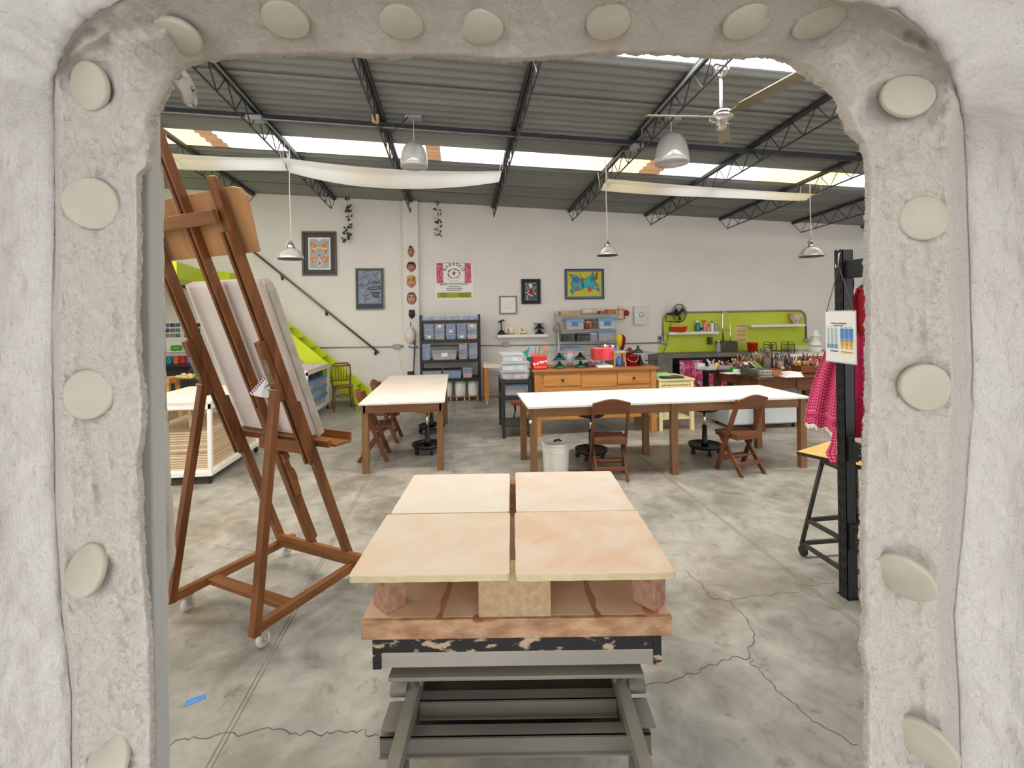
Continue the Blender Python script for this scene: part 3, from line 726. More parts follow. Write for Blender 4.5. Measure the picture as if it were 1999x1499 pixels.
# support legs, hinged to the masts
M_hinge = mat('tarnished brass', (120, 104, 80), (150, 134, 108), scale=30, rough=.45, metal=.6)
for xm, xb in ((.035, .05), (.715, .79)):
    m = MB(); m.bar((xb + (.02 if xb > .4 else -.0), -.10, .10), (xm + .005, MY(1.40, -.10), 1.40), .05, .045); m.build('support_leg', M_easel, ez, bev=.004)
    m = MB(); m.bar(P(xm, 1.33, -.085), P(xm, 1.69, -.085), .05, .045); m.build('hinge_block', M_easel, ez, bev=.004)
    m = MB(); m.bar(P(xm + .012, 1.44, -.113), P(xm + .012, 1.58, -.113), .036, .012); m.tube([P(xm - .03, 1.40, -.12), P(xm + .03, 1.40, -.12)], .008, 8); m.build('hinge_plate', M_hinge, ez, bev=.002)
M_cw = mat('white caster wheel', (206, 202, 196), rough=.4)
for x, y in ((.05, -.0), (.79, -.035), (.03, .75), (.79, .74)):
    m = MB(); m.lathe([(.008, -.014), (.036, -.014), (.04, -.008), (.04, .008), (.036, .014), (.008, .014)], (0, 0, 0), 18, M=Matrix.Translation((x, y, .04)) @ Matrix.Rotation(PI/2, 4, 'Y'))
    w_ = m.build('caster_wheel', M_cw, ez)
    m = MB(); m.bb(x-.022, x+.022, y-.025, y+.025, .086, .098); m.bb(x-.021, x-.017, y-.015, y+.015, .035, .09); m.bb(x+.017, x+.021, y-.015, y+.015, .035, .09); m.tube([(x-.022, y, .04), (x+.022, y, .04)], .006, 8); m.build('caster_fork', M_steel, ez)
# the canvas
cv = thing('canvas', 'large white canvas standing on the easel tray, its back towards the kiln', 'canvas', (-1.749, 3.293, 0), -.558, local=True)
M = FR(P(-.0, 1.045, .085), (1, 0, 0), LN)
def cvf(s, t):
    x = -.03 + .735*t; y = 1.07*s + .008*math.sin(PI*s*2.2 + 1)*t; e = min(s, 1-s, t, 1-t)
    return M @ Vector((x, y, .004 - .006*sm(1 - e/.03) + .003*n3(x, y, 2, 3)))
sg = -1 if (M.to_3x3() @ Vector((0, 0, 1))).y > 0 else 1
m = MB(); m.grid(lambda s, t: cvf(s, t), 40, 30); m.build('cloth_back', M_canvas, cv, solid=.004)
M_edge = mat('grey canvas edge', (176, 168, 156), (160, 152, 140), scale=10, rough=.8)
m = MB(); M2 = FR(P(.0, 1.045, .088), (1, 0, 0), LN)
m.prism([(-.035, -.01), (.70, -.01), (.712, .0), (.715, 1.0), (.70, 1.05), (.67, 1.075), (-.035, 1.075)], -.06 if sg > 0 else .06, M2); m.build('stretcher_board', M_edge, cv, bev=.008)
m = MB()
for a, b in (((-.02, .23), (.69, .20)), ((-.02, .035), (.69, .02))):
    m.tube([M @ Vector((a[0] + (b[0]-a[0])*i/12, a[1] + (b[1]-a[1])*i/12 - .012*math.sin(i/12*PI), .0 if sg < 0 else .006)) for i in range(13)], .0035, 5)
m.build('cloth_seam', M_canvas, cv)
ev = thing('envelope', 'white paper flap with red and blue edge stripes tucked behind the easel mast', 'envelope', (-1.4, 3.4, 1.2), 0)
EW = Matrix.Translation((-1.749, 3.293, 0)) @ Matrix.Rotation(-.558, 4, 'Z'); EI = EW.inverted()
def MPw(x, y, off):       # point seen at (x, y) on the plane parallel to the leaning masts
    o = EI @ Vector((0, 0, EYE)); d = EI.to_3x3() @ Vector(ray(x, y))
    t = (.71 - .381*(o.z - .12) + off - o.y)/(d.y + .381*d.z); return EW @ (o + d*t)
q = [MPw(485, 769, -.066), MPw(523, 726, -.066), MPw(548, 742, -.02), MPw(546, 778, -.02), MPw(509, 775, -.066)]
m = MB(); m.add(q, [(0, 1, 2, 3, 4)]); m.build('sheet', M_paper, ev, solid=.002)
M_str = mat('red stripe ink', (170, 60, 56), rough=.8); M_str2 = mat('blue stripe ink', (70, 80, 130), rough=.8)
m = MB()
for k in range(11):
    f = (k + .2)/11.; g = (k + .65)/11.; m.m = k % 2
    P_ = lambda a, b: MPw(485 + 38*a + b*4, 769 - 43*a + b*5, -.069)
    m.add([P_(f, 0), P_(g, 0), P_(g, 1), P_(f, 1)], [(0, 1, 2, 3)])
m.build('edge_stripes', [M_str, M_str2], ev)
m = MB()
for k in range(3): m.tube([MPw(517 + 5*k, 757 - 3*k, -.062), MPw(527 + 4*k, 748 - 4*k, -.058)], .0022, 4)
m.build('postmark', M_ink, ev)
# ================================================================ TABLES, CHAIRS, STOOLS
def worktable(name, label, u0, u1, v0, v1, z, legs, mx, mz, mtop, leg=.075, apron=.1, inset=.04, th=.028):
    t = thing(name, label, 'table', ((u0+u1)/2, (v0+v1)/2, 0))
    rr = random.Random(int(u0*100)); n = 26; pts = []
    for (a, b) in (((u0, v0), (u1, v0)), ((u1, v0), (u1, v1)), ((u1, v1), (u0, v1)), ((u0, v1), (u0, v0))):
        for k in range(n):
            f = k/n; pts.append((a[0] + (b[0]-a[0])*f + rr.uniform(-.002, .002), a[1] + (b[1]-a[1])*f + rr.uniform(-.003, .003)))
    m = MB(); m.prism(pts, th, Matrix.Translation((0, 0, z - th))); m.build('canvas_top', mtop, t, bev=.005)
    i = inset
    for (x0, x1, y0, y1) in ((u0+i, u1-i, v0+i, v0+i+.028), (u0+i, u1-i, v1-i-.028, v1-i)):
        m = MB(); m.bb(x0, x1, y0, y1, z-th-apron, z-th); m.build('apron', mx, t, bev=.003)
    for x0 in (u0+i, u1-i-.028):
        m = MB(); m.bb(x0, x0+.028, v0+i, v1-i, z-th-apron, z-th); m.build('apron', M_tbly if mx is M_tblx else mx, t, bev=.003)
    for (x, y) in legs:
        m = MB(); m.bb(x-leg/2, x+leg/2, y-leg/2, y+leg/2, 0, z-th); m.build('leg', mz, t, bev=.005)
    return t
lt = worktable('worktable', 'white topped wooden worktable beside the easel, its short end towards the kiln', -1.14, -.16, 5.76, 8.38, .83,
          [(x, y) for x in (-1.08, -.22) for y in (5.84, 8.3)], M_tblx, M_tbl, M_canvas2)
gt = worktable('worktable', 'longest white topped wooden worktable, with two folding chairs in front', .745, 4.03, 5.2, 6.14, .83,
          [(x, y) for x in (.81, 2.41, 3.97) for y in (5.255, 6.09)], M_tblx, M_tbl, M_canvas3)
m = MB(); c = V(1036, 824, 5.215); m.lathe([(.0, .0), (.02, .0), (.02, .006), (.0, .008)], c, 14, M=Matrix.Rotation(PI/2, 4, 'X')); m.build('leg_button', M_chrome, gt)
M_tape = mat('green masking tape', (150, 224, 150), rough=.6); M_btape = mat('blue masking tape', (66, 130, 214), (90, 150, 226), scale=12, rough=.7)
c = G(856, 748, .831); tag(MB().box(c, (.17, .05, .002), rz=.1).build('tape_strip', M_tape), 'short strip of green tape stuck on the worktable beside the easel', 'tape')
c = G(1258, 762, .831); tag(MB().box(c, (.2, .05, .002), rz=.03).build('tape_strip', M_tape), 'pale green tape strip on the back edge of the longest worktable', 'tape')
q = [G(*p, .0016) for p in ((358, 1379), (364, 1367), (402, 1354), (402, 1363))]
tag(MB().add(q, [(0, 3, 2, 1)]).build('tape_strip', M_btape, solid=.001), 'strip of blue masking tape stuck on the concrete floor near the kiln', 'tape')

def folding_chair(label, loc, rz, slats=False):
    t = thing('folding_chair', label, 'chair', (0, 0, 0), 0, 'brown folding wooden chairs', local=True)
    for s in (-1, 1):
        m = MB(); m.bar((s*.19, .15, 0), (s*.19, -.185, .845), .024, .055); m.build('back_leg', M_chair, t, bev=.004)
        m = MB(); m.bar((s*.163, -.2, 0), (s*.163, .14, .44), .024, .05); m.build('front_leg', M_chair, t, bev=.004)
    m = MB()
    for k in range(6): y = -.135 + .058*k; m.bb(-.19 if k > 2 else -.175, .19 if k > 2 else .175, y-.026, y+.026, .435, .455)
    m.build('seat', M_chairx, t, bev=.004)
    m = MB(); m.bb(-.175, -.15, -.15, .18, .395, .435); m.bb(.15, .175, -.15, .18, .395, .435); m.bb(-.175, .175, -.155, -.135, .395, .435); m.build('seat_frame', M_chairx, t, bev=.003)
    pts = []
    for k in range(13):
        x = -.2 + .4*k/12; pts.append((x, .07 + .045*math.sin(PI*k/12)**1.3))
    m = MB(); m.prism([(.2, -.035), (-.2, -.035)][::-1] + pts[::-1], .022, FR((0, -.185, .80), (1, 0, 0), (0, -.37, .93))); m.build('top_rail', M_chairx, t, bev=.004)
    m = MB(); m.bb(-.19, .19, -.145, -.125, .10, .145); m.build('rung', M_chairx, t, bev=.003)
    m = MB(); m.bb(-.18, .18, .085, .105, .115, .175); m.build('rung', M_chairx, t, bev=.003)
    m = MB(); m.tube([(-.163, -.05, .19), (.163, -.05, .19)], .013, 8); m.build('rung', M_chairx, t)
    if slats:
        for x in (-.1, -.033, .033, .1):
            m = MB(); m.bar((x, -.025, .45), (x, -.165, .80), .035, .014); m.build('back_slat', M_chair, t, bev=.003)
    t.location = loc; t.rotation_euler = (0, 0, rz); return t
folding_chair('brown folding wooden chair behind the white bucket, back to the kiln', (1.665, 5.30, 0), -.1)
folding_chair('brown folding wooden chair turned slightly at the pink apron end of the longest table', (3.19, 5.25, 0), .24)
f1 = folding_chair('slat-backed folding wooden chair at the near corner of the worktable beside the easel', (-1.06, 6.45, 0), -PI/2 + .05, True)
dup(f1, (-1.02, 7.35, 0), -PI/2 - .05, 'slat-backed folding wooden chair farther along the worktable beside the easel')

def stool(label, loc, mseat, zs=.58, rz=.3):
    t = thing('rolling_stool', label, 'stool', (0, 0, 0), 0, 'round rolling stools', local=True)
    m = MB(); m.lathe([(0, zs-.05), (.15, zs-.05), (.17, zs-.035), (.172, zs-.01), (.15, zs), (0, zs+.004)], n=28); m.build('seat', mseat, t)
    m = MB(); m.lathe([(.018, .3), (.018, zs-.05)], n=12); m.build('piston', M_chrome, t)
    m = MB(); m.lathe([(.045, .09), (.042, .16), (.032, .18), (.03, .36), (.0, .36)], n=14); m.build('column', M_blackp, t)
    m = MB(); m.lathe([(.0, .085), (.17, .085), (.19, .10), (.20, .125), (.208, .125), (.2, .09), (.18, .075), (0, .075)], n=30); m.build('base_tray', M_blackp, t)
    for k in range(5):
        a = rz + 2*PI*k/5; x, y = .175*math.cos(a), .175*math.sin(a)
        m = MB(); m.lathe([(.006, -.012), (.03, -.012), (.032, 0), (.03, .012), (.006, .012)], (0, 0, 0), 14, M=Matrix.Translation((x, y, .032)) @ Matrix.Rotation(a, 4, 'Z') @ Matrix.Rotation(PI/2, 4, 'X')); m.bb(x-.008, x+.008, y-.008, y+.008, .04, .08); m.build('caster', M_rubber, t)
    t.location = loc; return t
M_seatw = mat('worn wooden seat', (204, 150, 70), (170, 116, 50), scale=8, rough=.5)
stool('black rolling stool behind the folding chair and bucket', (1.66, 6.0, 0), M_blackp)
stool('black rolling stool under the apron end of the longest worktable', (3.16, 5.98, 0), M_blackp, .6, .8)
stool('wooden seated rolling stool at the near end under the worktable beside the easel', (-.42, 6.62, 0), M_seatw, .6, .1)
stool('rolling stool deeper under the worktable beside the easel', (-.42, 7.72, 0), M_seatw, .58, .5)

def bucket(name, label, loc, r, h, mbk=None, lid=True, group=None, tool=False, handle=True):
    t = thing(name, label, 'bucket', loc, 0, group, local=True)
    m = MB(); pr = [(0, 0), (r*.86, 0), (r*.88, .01), (r*.95, h*.72)]
    for k in range(3): z = h*(.74 + .075*k); pr += [(r*.955, z), (r*1.0, z + h*.015), (r*1.0, z + h*.03), (r*.955, z + h*.045)]
    pr += [(r*.96, h), (r*.93, h), (r*.93, h*.9), (0, h*.9)] if not lid else [(r*.96, h*.97)]
    m.lathe(pr, n=28); m.build('body', mbk or M_bucket, t)
    if lid:
        m = MB(); m.lathe([(r*.97, h*.95), (r*1.02, h*.95), (r*1.02, h*1.0), (r*.95, h*1.01), (r*.92, h*.985), (0, h*.985)], n=28); m.build('lid', mbk or M_bucket, t)
    if handle:
        m = MB(); m.tube([(r*1.0*math.cos(a), r*.4*math.sin(a), h*.85 + h*.33*math.sin(a)) for a in [PI*i/14 for i in range(15)]], .0035, 6); m.build('wire_handle', M_steel, t)
    if tool:
        m = MB(); m.tube([(-r*.2, -.02, h+.01), (r*.1, -.03, h+.03), (r*.4, 0, h+.012)], .009, 6); m.tube([(-.01, r*.2, h+.012), (r*.35, r*.25, h+.02)], .008, 6); m.build('lid_grips', M_blackp, t)
    return t
bucket('bucket', 'white plastic bucket with lid on the floor between table leg and folding chair', (1.09, 5.43, 0), .158, .375, tool=True)

# ---- honey oak bench with drawers, cream side table
db = thing('drawer_bench', 'honey oak bench with two drawers standing behind the longest worktable', 'bench', (2.06, 7.5, 0))
m = MB(); m.bb(1.10, 3.04, 7.1, 7.9, .965, 1.0); m.build('bench_top', M_oaktop, db, bev=.005)
m = MB(); m.bb(1.16, 2.98, 7.155, 7.175, .67, .965); m.bb(1.16, 2.98, 7.82, 7.84, .67, .965); m.bb(1.15, 1.17, 7.17, 7.83, .67, .965); m.bb(2.97, 2.99, 7.17, 7.83, .67, .965); m.build('apron', M_oak, db)
for x in (1.175, 2.965):
    for y in (7.18, 7.82): m = MB(); m.bb(x-.045, x+.045, y-.045, y+.045, 0, .965); m.build('leg', M_oakz, db, bev=.004)
for x0, x1 in ((1.27, 1.83), (2.4, 2.9)):
    m = MB(); m.bb(x0, x1, 7.138, 7.155, .75, .93); d = m.build('drawer', M_oak, db, bev=.004)
    m = MB(); m.lathe([(.008, 0), (.008, .015), (.02, .018), (.02, .026), (0, .03)], ((x0+x1)/2, 7.138, .84), 14, M=Matrix.Rotation(PI/2, 4, 'X')); m.build('knob', mat('bronze knob', (70, 56, 46), rough=.3, metal=.7), d)
m = MB(); m.bb(1.84, 2.39, 7.146, 7.155, .72, .945); m.build('centre_panel', M_oak, db, bev=.003)
m = MB(); m.bb(1.2, 2.94, 7.2, 7.8, .27, .295); m.bb(1.2, 2.94, 7.17, 7.2, .24, .30); m.build('lower_shelf', M_oak, db, bev=.003)
tag(MB().bb(1.3, 1.62, 7.3, 7.6, .296, .36).build('paper_stack', M_paper), 'stack of white paper on the oak bench lower shelf', 'paper')
tag(MB().bb(2.0, 2.5, 7.3, 7.65, .296, .35).build('paper_stack', M_paper), 'wide pile of paper on the oak bench lower shelf, behind the folding chair', 'paper')
M_cream = mat('cream paint', (236, 224, 168), (226, 212, 152), scale=4, rough=.5)
ct = thing('side_table', 'cream painted side table with a row of painted dots, beside the oak bench', 'table', (3.33, 7.5, 0))
m = MB(); m.bb(3.05, 3.64, 7.16, 7.86, .775, .80); m.build('tabletop', M_cream, ct, bev=.004)
for x in (3.09, 3.6):
    for y in (7.2, 7.82): m = MB(); m.bb(x-.028, x+.028, y-.028, y+.028, 0, .775); m.build('leg', M_cream, ct, bev=.003)
m = MB(); m.bb(3.1, 3.6, 7.185, 7.2, .64, .775); m.bb(3.1, 3.6, 7.82, 7.835, .64, .775); m.bb(3.075, 3.09, 7.2, 7.82, .64, .775); m.bb(3.6, 3.615, 7.2, 7.82, .64, .775); m.bb(3.1, 3.6, 7.2, 7.82, .17, .19); m.build('apron', M_cream, ct)
m = MB()
rr = random.Random(5)
for k in range(15): m.box((3.13 + .031*k, 7.183, .70 + .004*(k % 2)), (.018, .004, .018), M=Matrix.Rotation(.78, 3, 'Y')); m.mi[-6:] = [k % 3]*6
m.build('painted_dots', [mat('brown paint dots', (96, 60, 40)), mat('red paint dots', (160, 60, 40)), mat('ochre paint dots', (170, 130, 60))], ct)
bucket('bucket', 'white bucket on the low shelf of the cream side table', (3.32, 7.5, .19), .13, .3, lid=False, handle=False)
# ---- black three tier cart
bc = thing('utility_cart', 'black metal utility cart between the longest table and the oak bench', 'cart', (.9, 7.45, 0))
for x in (.665, 1.06):
    for y in (7.17, 7.74):
        m = MB(); m.bb(x-.022, x+.022, y-.022, y+.022, .0 if (x < .8 and y < 7.3) else .07, .876); m.build('post', M_black, bc, bev=.003)
for z in (.84, .60):
    m = MB(); m.bb(.645, 1.08, 7.15, 7.76, z-.035, z+.02); m.build('tray', M_black, bc, bev=.004)
m = MB(); m.bb(.645, 1.08, 7.15, 7.76, .16, .18); m.build('tray', M_black, bc, bev=.004)
for x, y in ((.70, 7.72), (1.04, 7.72), (1.04, 7.2)):
    m = MB(); m.lathe([(.008, -.014), (.034, -.014), (.034, .014), (.008, .014)], (0, 0, 0), 14, M=Matrix.Translation((x, y, .034)) @ Matrix.Rotation(PI/2, 4, 'Y')); m.bb(x-.02, x+.02, y-.02, y+.02, .06, .07); m.build('caster', M_rubber, bc)
# ---- small white-topped wooden stand behind the cart
st = thing('side_stand', 'wooden stand with thick white top and casters near the black bin rack', 'stand', (.9, 10.2, 0))
m = MB(); m.bb(.52, 1.25, 9.85, 10.6, .75, .83); m.build('top', M_canvas2, st, bev=.006)
for x in (.58, 1.19):
    for y in (9.92, 10.5):
        m = MB(); m.bb(x-.045, x+.045, y-.045, y+.045, .08, .75); m.build('leg', M_oakz, st, bev=.003)
        m = MB(); m.lathe([(.008, -.014), (.036, -.014), (.036, .014), (.008, .014)], (0, 0, 0), 14, M=Matrix.Translation((x, y, .036)) @ Matrix.Rotation(PI/2, 4, 'Y')); m.bb(x-.02, x+.02, y-.02, y+.02, .06, .08); m.build('caster', M_cw, st)
# ---- iron stool with a red seat
m = thing('iron_stool', 'small black iron stool with red seat under the black cart side', 'stool', (1.12, 8.3, 0))
b = MB(); b.lathe([(0, .29), (.15, .29), (.155, .31), (0, .315)], (1.05, 8.35, 0), 20); b.build('seat', mat('red stool seat', (178, 52, 52), rough=.6), m)
for k in range(4):
    a = .6 + k*PI/2; b = MB(); b.tube([(1.05 + .12*math.cos(a), 8.35 + .12*math.sin(a), .29), (1.05 + .1*math.cos(a), 8.35 + .1*math.sin(a), .16), (1.05 + .17*math.cos(a), 8.35 + .17*math.sin(a), .0)], .011, 7); b.build('leg', M_black, m)

# ---- dark tool table
TT = thing('tool_table', 'dark brown wooden table crowded with pottery tools in front of the sink', 'table', (5.4, 7.55, 0), .05)
m = MB(); m.bb(4.46, 6.35, 6.84, 8.25, .795, .83); m.build('tabletop', M_dkwood, TT, bev=.006)
m = MB(); m.bb(4.54, 6.27, 6.92, 6.945, .63, .795); m.bb(4.54, 6.27, 8.14, 8.165, .63, .795); m.bb(4.54, 4.565, 6.94, 8.15, .63, .795); m.bb(6.245, 6.27, 6.94, 8.15, .63, .795); m.build('apron', M_dkwood, TT)
for x in (4.56, 6.25):
    for y in (6.94, 8.15): m = MB(); m.bb(x-.05, x+.05, y-.05, y+.05, 0, .795); m.build('leg', M_dkwoodz, TT, bev=.005)
m = MB(); m.bb(5.15, 5.65, 6.905, 6.92, .60, .78); d = m.build('drawer', M_dkwood, TT, bev=.004)
# ---- low grey cabinet under the tool table
gc = thing('low_cabinet', 'low light grey metal cabinet on casters under the dark tool table', 'cabinet', (4.7, 7.2, 0))
m = MB(); m.bb(4.12, 5.3, 7.05, 7.6, .07, .46); m.build('body', M_grey, gc, bev=.006)
m = MB(); m.bb(4.14, 5.28, 7.035, 7.05, .09, .44); d = m.build('front_panel', mat('pale grey enamel', (196, 200, 202), rough=.4), gc, bev=.004)
m = MB(); m.bb(4.5, 4.9, 7.022, 7.035, .345, .365); m.build('handle', M_steel, d)
for x in (4.2, 5.22):
    for y in (7.1, 7.54): m = MB(); m.lathe([(.006, -.012), (.032, -.012), (.032, .012), (.006, .012)], (0, 0, 0), 12, M=Matrix.Translation((x, y, .032)) @ Matrix.Rotation(PI/2, 4, 'Y')); m.bb(x-.015, x+.015, y-.015, y+.015, .05, .07); m.build('caster', M_rubber, gc)

# ---- white rolling carts on the stair side
def white_cart(label, u0, u1, v0, v1, z, shelves):
    t = thing('rolling_cart', label, 'cart', ((u0+u1)/2, (v0+v1)/2, 0))
    m = MB(); m.bb(u0, u1, v0, v1, z-.035, z); m.build('canvas_top', M_canvas2, t, bev=.005)
    for x in (u0+.022, u1-.022):
        for y in (v0+.022, v1-.022):
            m = MB(); m.bb(x-.02, x+.02, y-.02, y+.02, .09, z-.035); m.build('post', M_offw, t, bev=.002)
            m = MB(); m.lathe([(.008, -.014), (.036, -.014), (.036, .014), (.008, .014)], (0, 0, 0), 14, M=Matrix.Translation((x - math.copysign(.015, x - (u0+u1)/2), y - math.copysign(.02, y - (v0+v1)/2), .036)) @ Matrix.Rotation(PI/2, 4, 'Y')); m.build('caster', M_rubber, t)
    for zs in shelves:
        m = MB(); m.bb(u0, u1, v0, v1, zs-.05, zs); m.build('shelf', M_offw, t, bev=.003)
    m = MB()
    m.bb(u0, u1, v0, v0+.03, z-.085, z-.035); m.bb(u0, u1, v1-.03, v1, z-.085, z-.035); m.bb(u0, u0+.03, v0, v1, z-.085, z-.035); m.bb(u1-.03, u1, v0, v1, z-.085, z-.035)
    m.build('top_rail', M_offw, t); return t
white_cart('white rolling cart behind the easel, holding a stack of ware boards', -3.62, -2.72, 5.72, 7.05, .92, (.14,))
M_wb = mat('pale ware board', (226, 204, 172), (206, 182, 148), scale=3, stretch=(1, 1, 8), rough=.7)
ords = ['topmost', 'second', 'third', 'fourth', 'fifth', 'sixth', 'seventh', 'eighth', 'ninth', 'tenth', 'eleventh', 'twelfth', 'thirteenth', 'fourteenth', 'fifteenth', 'sixteenth']
rr = random.Random(11); nb = 16
for k in range(nb):
    z0 = .1405 + .0272*(nb-1-k); du, dv = rr.uniform(-.015, .0), rr.uniform(-.0, .02)
    o = MB().bb(-3.55 + du, -2.78 + du, 5.79 + dv, 6.98 - dv, z0, z0 + .0225).build('ware_board', M_wb, bev=.003)
    tag(o, ('topmost ware board of the stack on the white cart' if k == 0 else '%s ware board from the top of the stack on the white cart' % ords[k]), 'board', 'ware boards stacked on the white cart')
white_cart('white rolling cart of blue lidded bins beside the lime stairs', -3.45, -2.57, 8.72, 10.17, .915, (.17,))
# bins on the stair-side cart
def bin_thing(label, x, y, z, sx, sy, sz, group, mlid=None, mcon=None, mbody=None, fill=.7, lidh=.02, tagp=None, ml=None):
    t = thing('storage_bin', label, 'bin', (x, y, z), 0, group, local=True)
    k = .93; a, b = sx/2, sy/2
    vs = [(-a*k, -b*k, 0), (a*k, -b*k, 0), (a*k, b*k, 0), (-a*k, b*k, 0), (-a, -b, sz-lidh), (a, -b, sz-lidh), (a, b, sz-lidh), (-a, b, sz-lidh)]
    m = MB(); m.add(vs, [(3, 2, 1, 0), (0, 1, 5, 4), (1, 2, 6, 5), (2, 3, 7, 6), (3, 0, 4, 7)]); m.build('body', mbody or M_clear, t)
    m = MB(); m.bb(-a*1.02, a*1.02, -b*1.02, b*1.02, sz-lidh, sz); m.build('lid', mlid or M_clearw, t, bev=.004)
    if mcon:
        m = MB(); m.bb(-a*.86, a*.86, -b*.86, b*.86, .006, sz*fill); m.build('contents', mcon, t)
    if tagp:
        m = MB(); m.bb(-a*tagp, a*tagp, -b-.002, -b*.96, sz*.32, sz*.72); m.build('paper_label', ml or M_paper, t)
    return t
C_mix = mat('mixed clay contents', (190, 150, 130), (130, 140, 160), scale=14, rough=.9)
C_pink = mat('pink contents', (220, 150, 140), (236, 190, 180), scale=14, rough=.9)
C_pale = mat('pale contents', (220, 214, 200), (180, 190, 190), scale=18, rough=.9)
C_blue = mat('blue contents', (22, 84, 170), (60, 124, 200), scale=14, rough=.8)
C_dark = mat('dark contents', (60, 62, 66), (110, 104, 98), scale=14, rough=.9)
pos = ['bottom', 'middle', 'top']
for r_ in range(3):
    for c_ in range(3):
        y = 9.0 + .46*c_; z = .1705 + .172*r_
        bin_thing('blue lidded bin, %s of the %s stack on the cart beside the stairs' % (pos[r_], ['nearest', 'middle', 'farthest'][c_]), -2.82, y, z, .42, .42, .17, 'blue lidded bins on the stair-side cart', M_ltblue, [C_mix, C_pink, C_pale][(r_+c_) % 3], lidh=.05)
tag(MB().bb(-3.4, -3.0, 8.85, 10.05, .1705, .62).build('storage_crate', M_clearw), 'long frosted crate behind the blue lidded bins on the stair-side cart', 'crate')
for k, y in enumerate((9.05, 9.45, 9.85)):
    o = MB().bb(-2.98, -2.66, y-.15, y+.15, .69, .72); 
    for j in range(3): o.bb(-2.98, -2.66, y-.14, y+.14, .725 + .035*j, .752 + .035*j)
    tag(o.build('dish_stack', C_dark), 'dark plaster slabs piled on the %s bins of the stair-side cart' % ['nearest', 'middle', 'farthest'][k], 'slab stack')

# ---- bentwood chair by the stairs
M_bent = mat('brown bentwood', (132, 94, 50), (112, 76, 38), scale=9, rough=.4)
bw = thing('cafe_chair', 'light brown bentwood chair with spindle back beside the lime stairs', 'chair', (-2.27, 9.95, 0), 0, local=True)
m = MB(); m.lathe([(0, .44), (.19, .44), (.205, .455), (.2, .475), (0, .47)], n=24); m.build('seat', M_bent, bw)
for sx, sy in ((-1, -1), (1, -1), (-1, 1), (1, 1)):
    m = MB(); m.tube([(sx*.15, sy*.15, .45), (sx*.17, sy*.17, .2), (sx*.19, sy*.19, 0)], [.016, .018, .013], 8); m.build('leg', M_bent, bw)
m = MB(); m.tube([(-.17, .17, .45), (-.18, .2, .7), (-.17, .22, .86), (-.12, .23, .9), (.12, .23, .9), (.17, .22, .86), (.18, .2, .7), (.17, .17, .45)], .016, 8); m.build('back_frame', M_bent, bw)
for k in range(5):
    x = -.11 + .055*k; m = MB(); m.tube([(x*.9, .2, .56), (x*1.05, .22, .87)], [.007, .011], 6); m.build('spindle', M_bent, bw)
m = MB(); m.tube([(-.175, .195, .56), (.175, .195, .56)], .012, 7); m.tube([(-.165, .225, .85), (.165, .225, .85)], .02, 7); m.build('back_rail', M_bent, bw)
m = MB(); m.tube([(.15*math.cos(a), .15*math.sin(a), .27) for a in [2*PI*i/20 for i in range(20)]], .009, 6, closed=True); m.build('ring_stretcher', M_bent, bw)
bw.rotation_euler = (0, 0, .35)
# ================================================================ STAIRS AND LANDING
stt = thing('staircase', 'lime green steel staircase rising along the back wall', 'staircase', (-2.2, 10.65, 0))
tl = lambda u: .31 + (-1.982 - u)*.881            # top edge of the stringers
for v in (10.35, 10.93):
    u0, u1 = -1.80, -4.5
    m = MB(); m.prism([(u0, 0), (u0, .04), (-1.93, tl(-1.93)+.0), (u1, tl(u1)), (u1, tl(u1)-.36), (-2.07, 0)][::-1], .025, FR((0, v, 0), (1, 0, 0), (0, 0, 1))); m.build('stringer', M_limes, stt, bev=.003)
for k in range(1, 12):
    z = .205*k; nose = -1.982 - (z + .0 - .31)/.881
    m = MB(); m.bb(nose, nose - .26, 10.35, 10.91, z - .025, z); m.bb(nose - .245, nose - .26, 10.35, 10.91, z - .09, z); m.build('tread', M_limes, stt, bev=.003)
ld = thing('landing', 'lime green steel landing above the cups at the head of the stairs', 'landing', (-6.8, 9.6, 2.4))
m = MB(); m.prism([(-9.4, 8.2), (-4.45, 8.35), (-4.80, 10.0), (-4.5, 10.3), (-4.5, 10.98), (-9.4, 10.98)], .26, Matrix.Translation((0, 0, 2.5))); m.build('fascia', M_limes, ld)
m = MB(); m.bb(-9.4, -6.05, 9.7, 9.85, 2.08, 2.5); m.build('beam', M_limes, ld)
m = MB(); m.tube([(-5.0, 10.6, 2.3), (-5.0, 10.6, 2.5)], .02, 6); m.bb(-5.6, -4.7, 10.2, 10.9, 2.47, 2.5); m.build('soffit_bracket', M_black, ld)
hr = thing('handrail', 'dark steel handrail sloping down the back wall above the lime stairs', 'handrail', (-1.7, 10.93, 1.05))
m = MB(); a, b = Vector((-1.715, 10.92, 1.04)), Vector((-4.6, 10.92, 3.52)); m.tube([a, b], .021, 10); m.build('rail', mat('brushed dark steel', (120, 112, 104), rough=.35, metal=.8), hr)
for x, y in ((732, 682), (636, 612), (549, 541)):
    p = V(x, y, 10.92); q = a.lerp(b, (p.x - a.x)/(b.x - a.x))
    m = MB(); m.tube([q - Vector((0, 0, .01)), q - Vector((0, 0, .07)), q + Vector((0, .07, -.09))], .012, 7); m.box(q + Vector((0, .07, -.09)), (.05, .016, .07)); m.build('bracket', M_black, hr)
tag(MB().tube([V(583, 640, 10.995), V(582, 680, 10.995), V(578, 700, 10.995), V(570, 720, 10.995)], .008, 6).build('wire_drop', M_offw), 'white cord dropping down the wall behind the lime staircase', 'cable')
tag(MB().tube([V(775, 680, 10.96), V(776, 690, 10.96), V(783, 705, 10.96), V(781, 718, 10.96), V(788, 728, 10.96), V(791, 740, 10.96)], .008, 6).build('dangling_cable', M_offw), 'white cord dangling from the outlet box beside the pillar', 'cord')

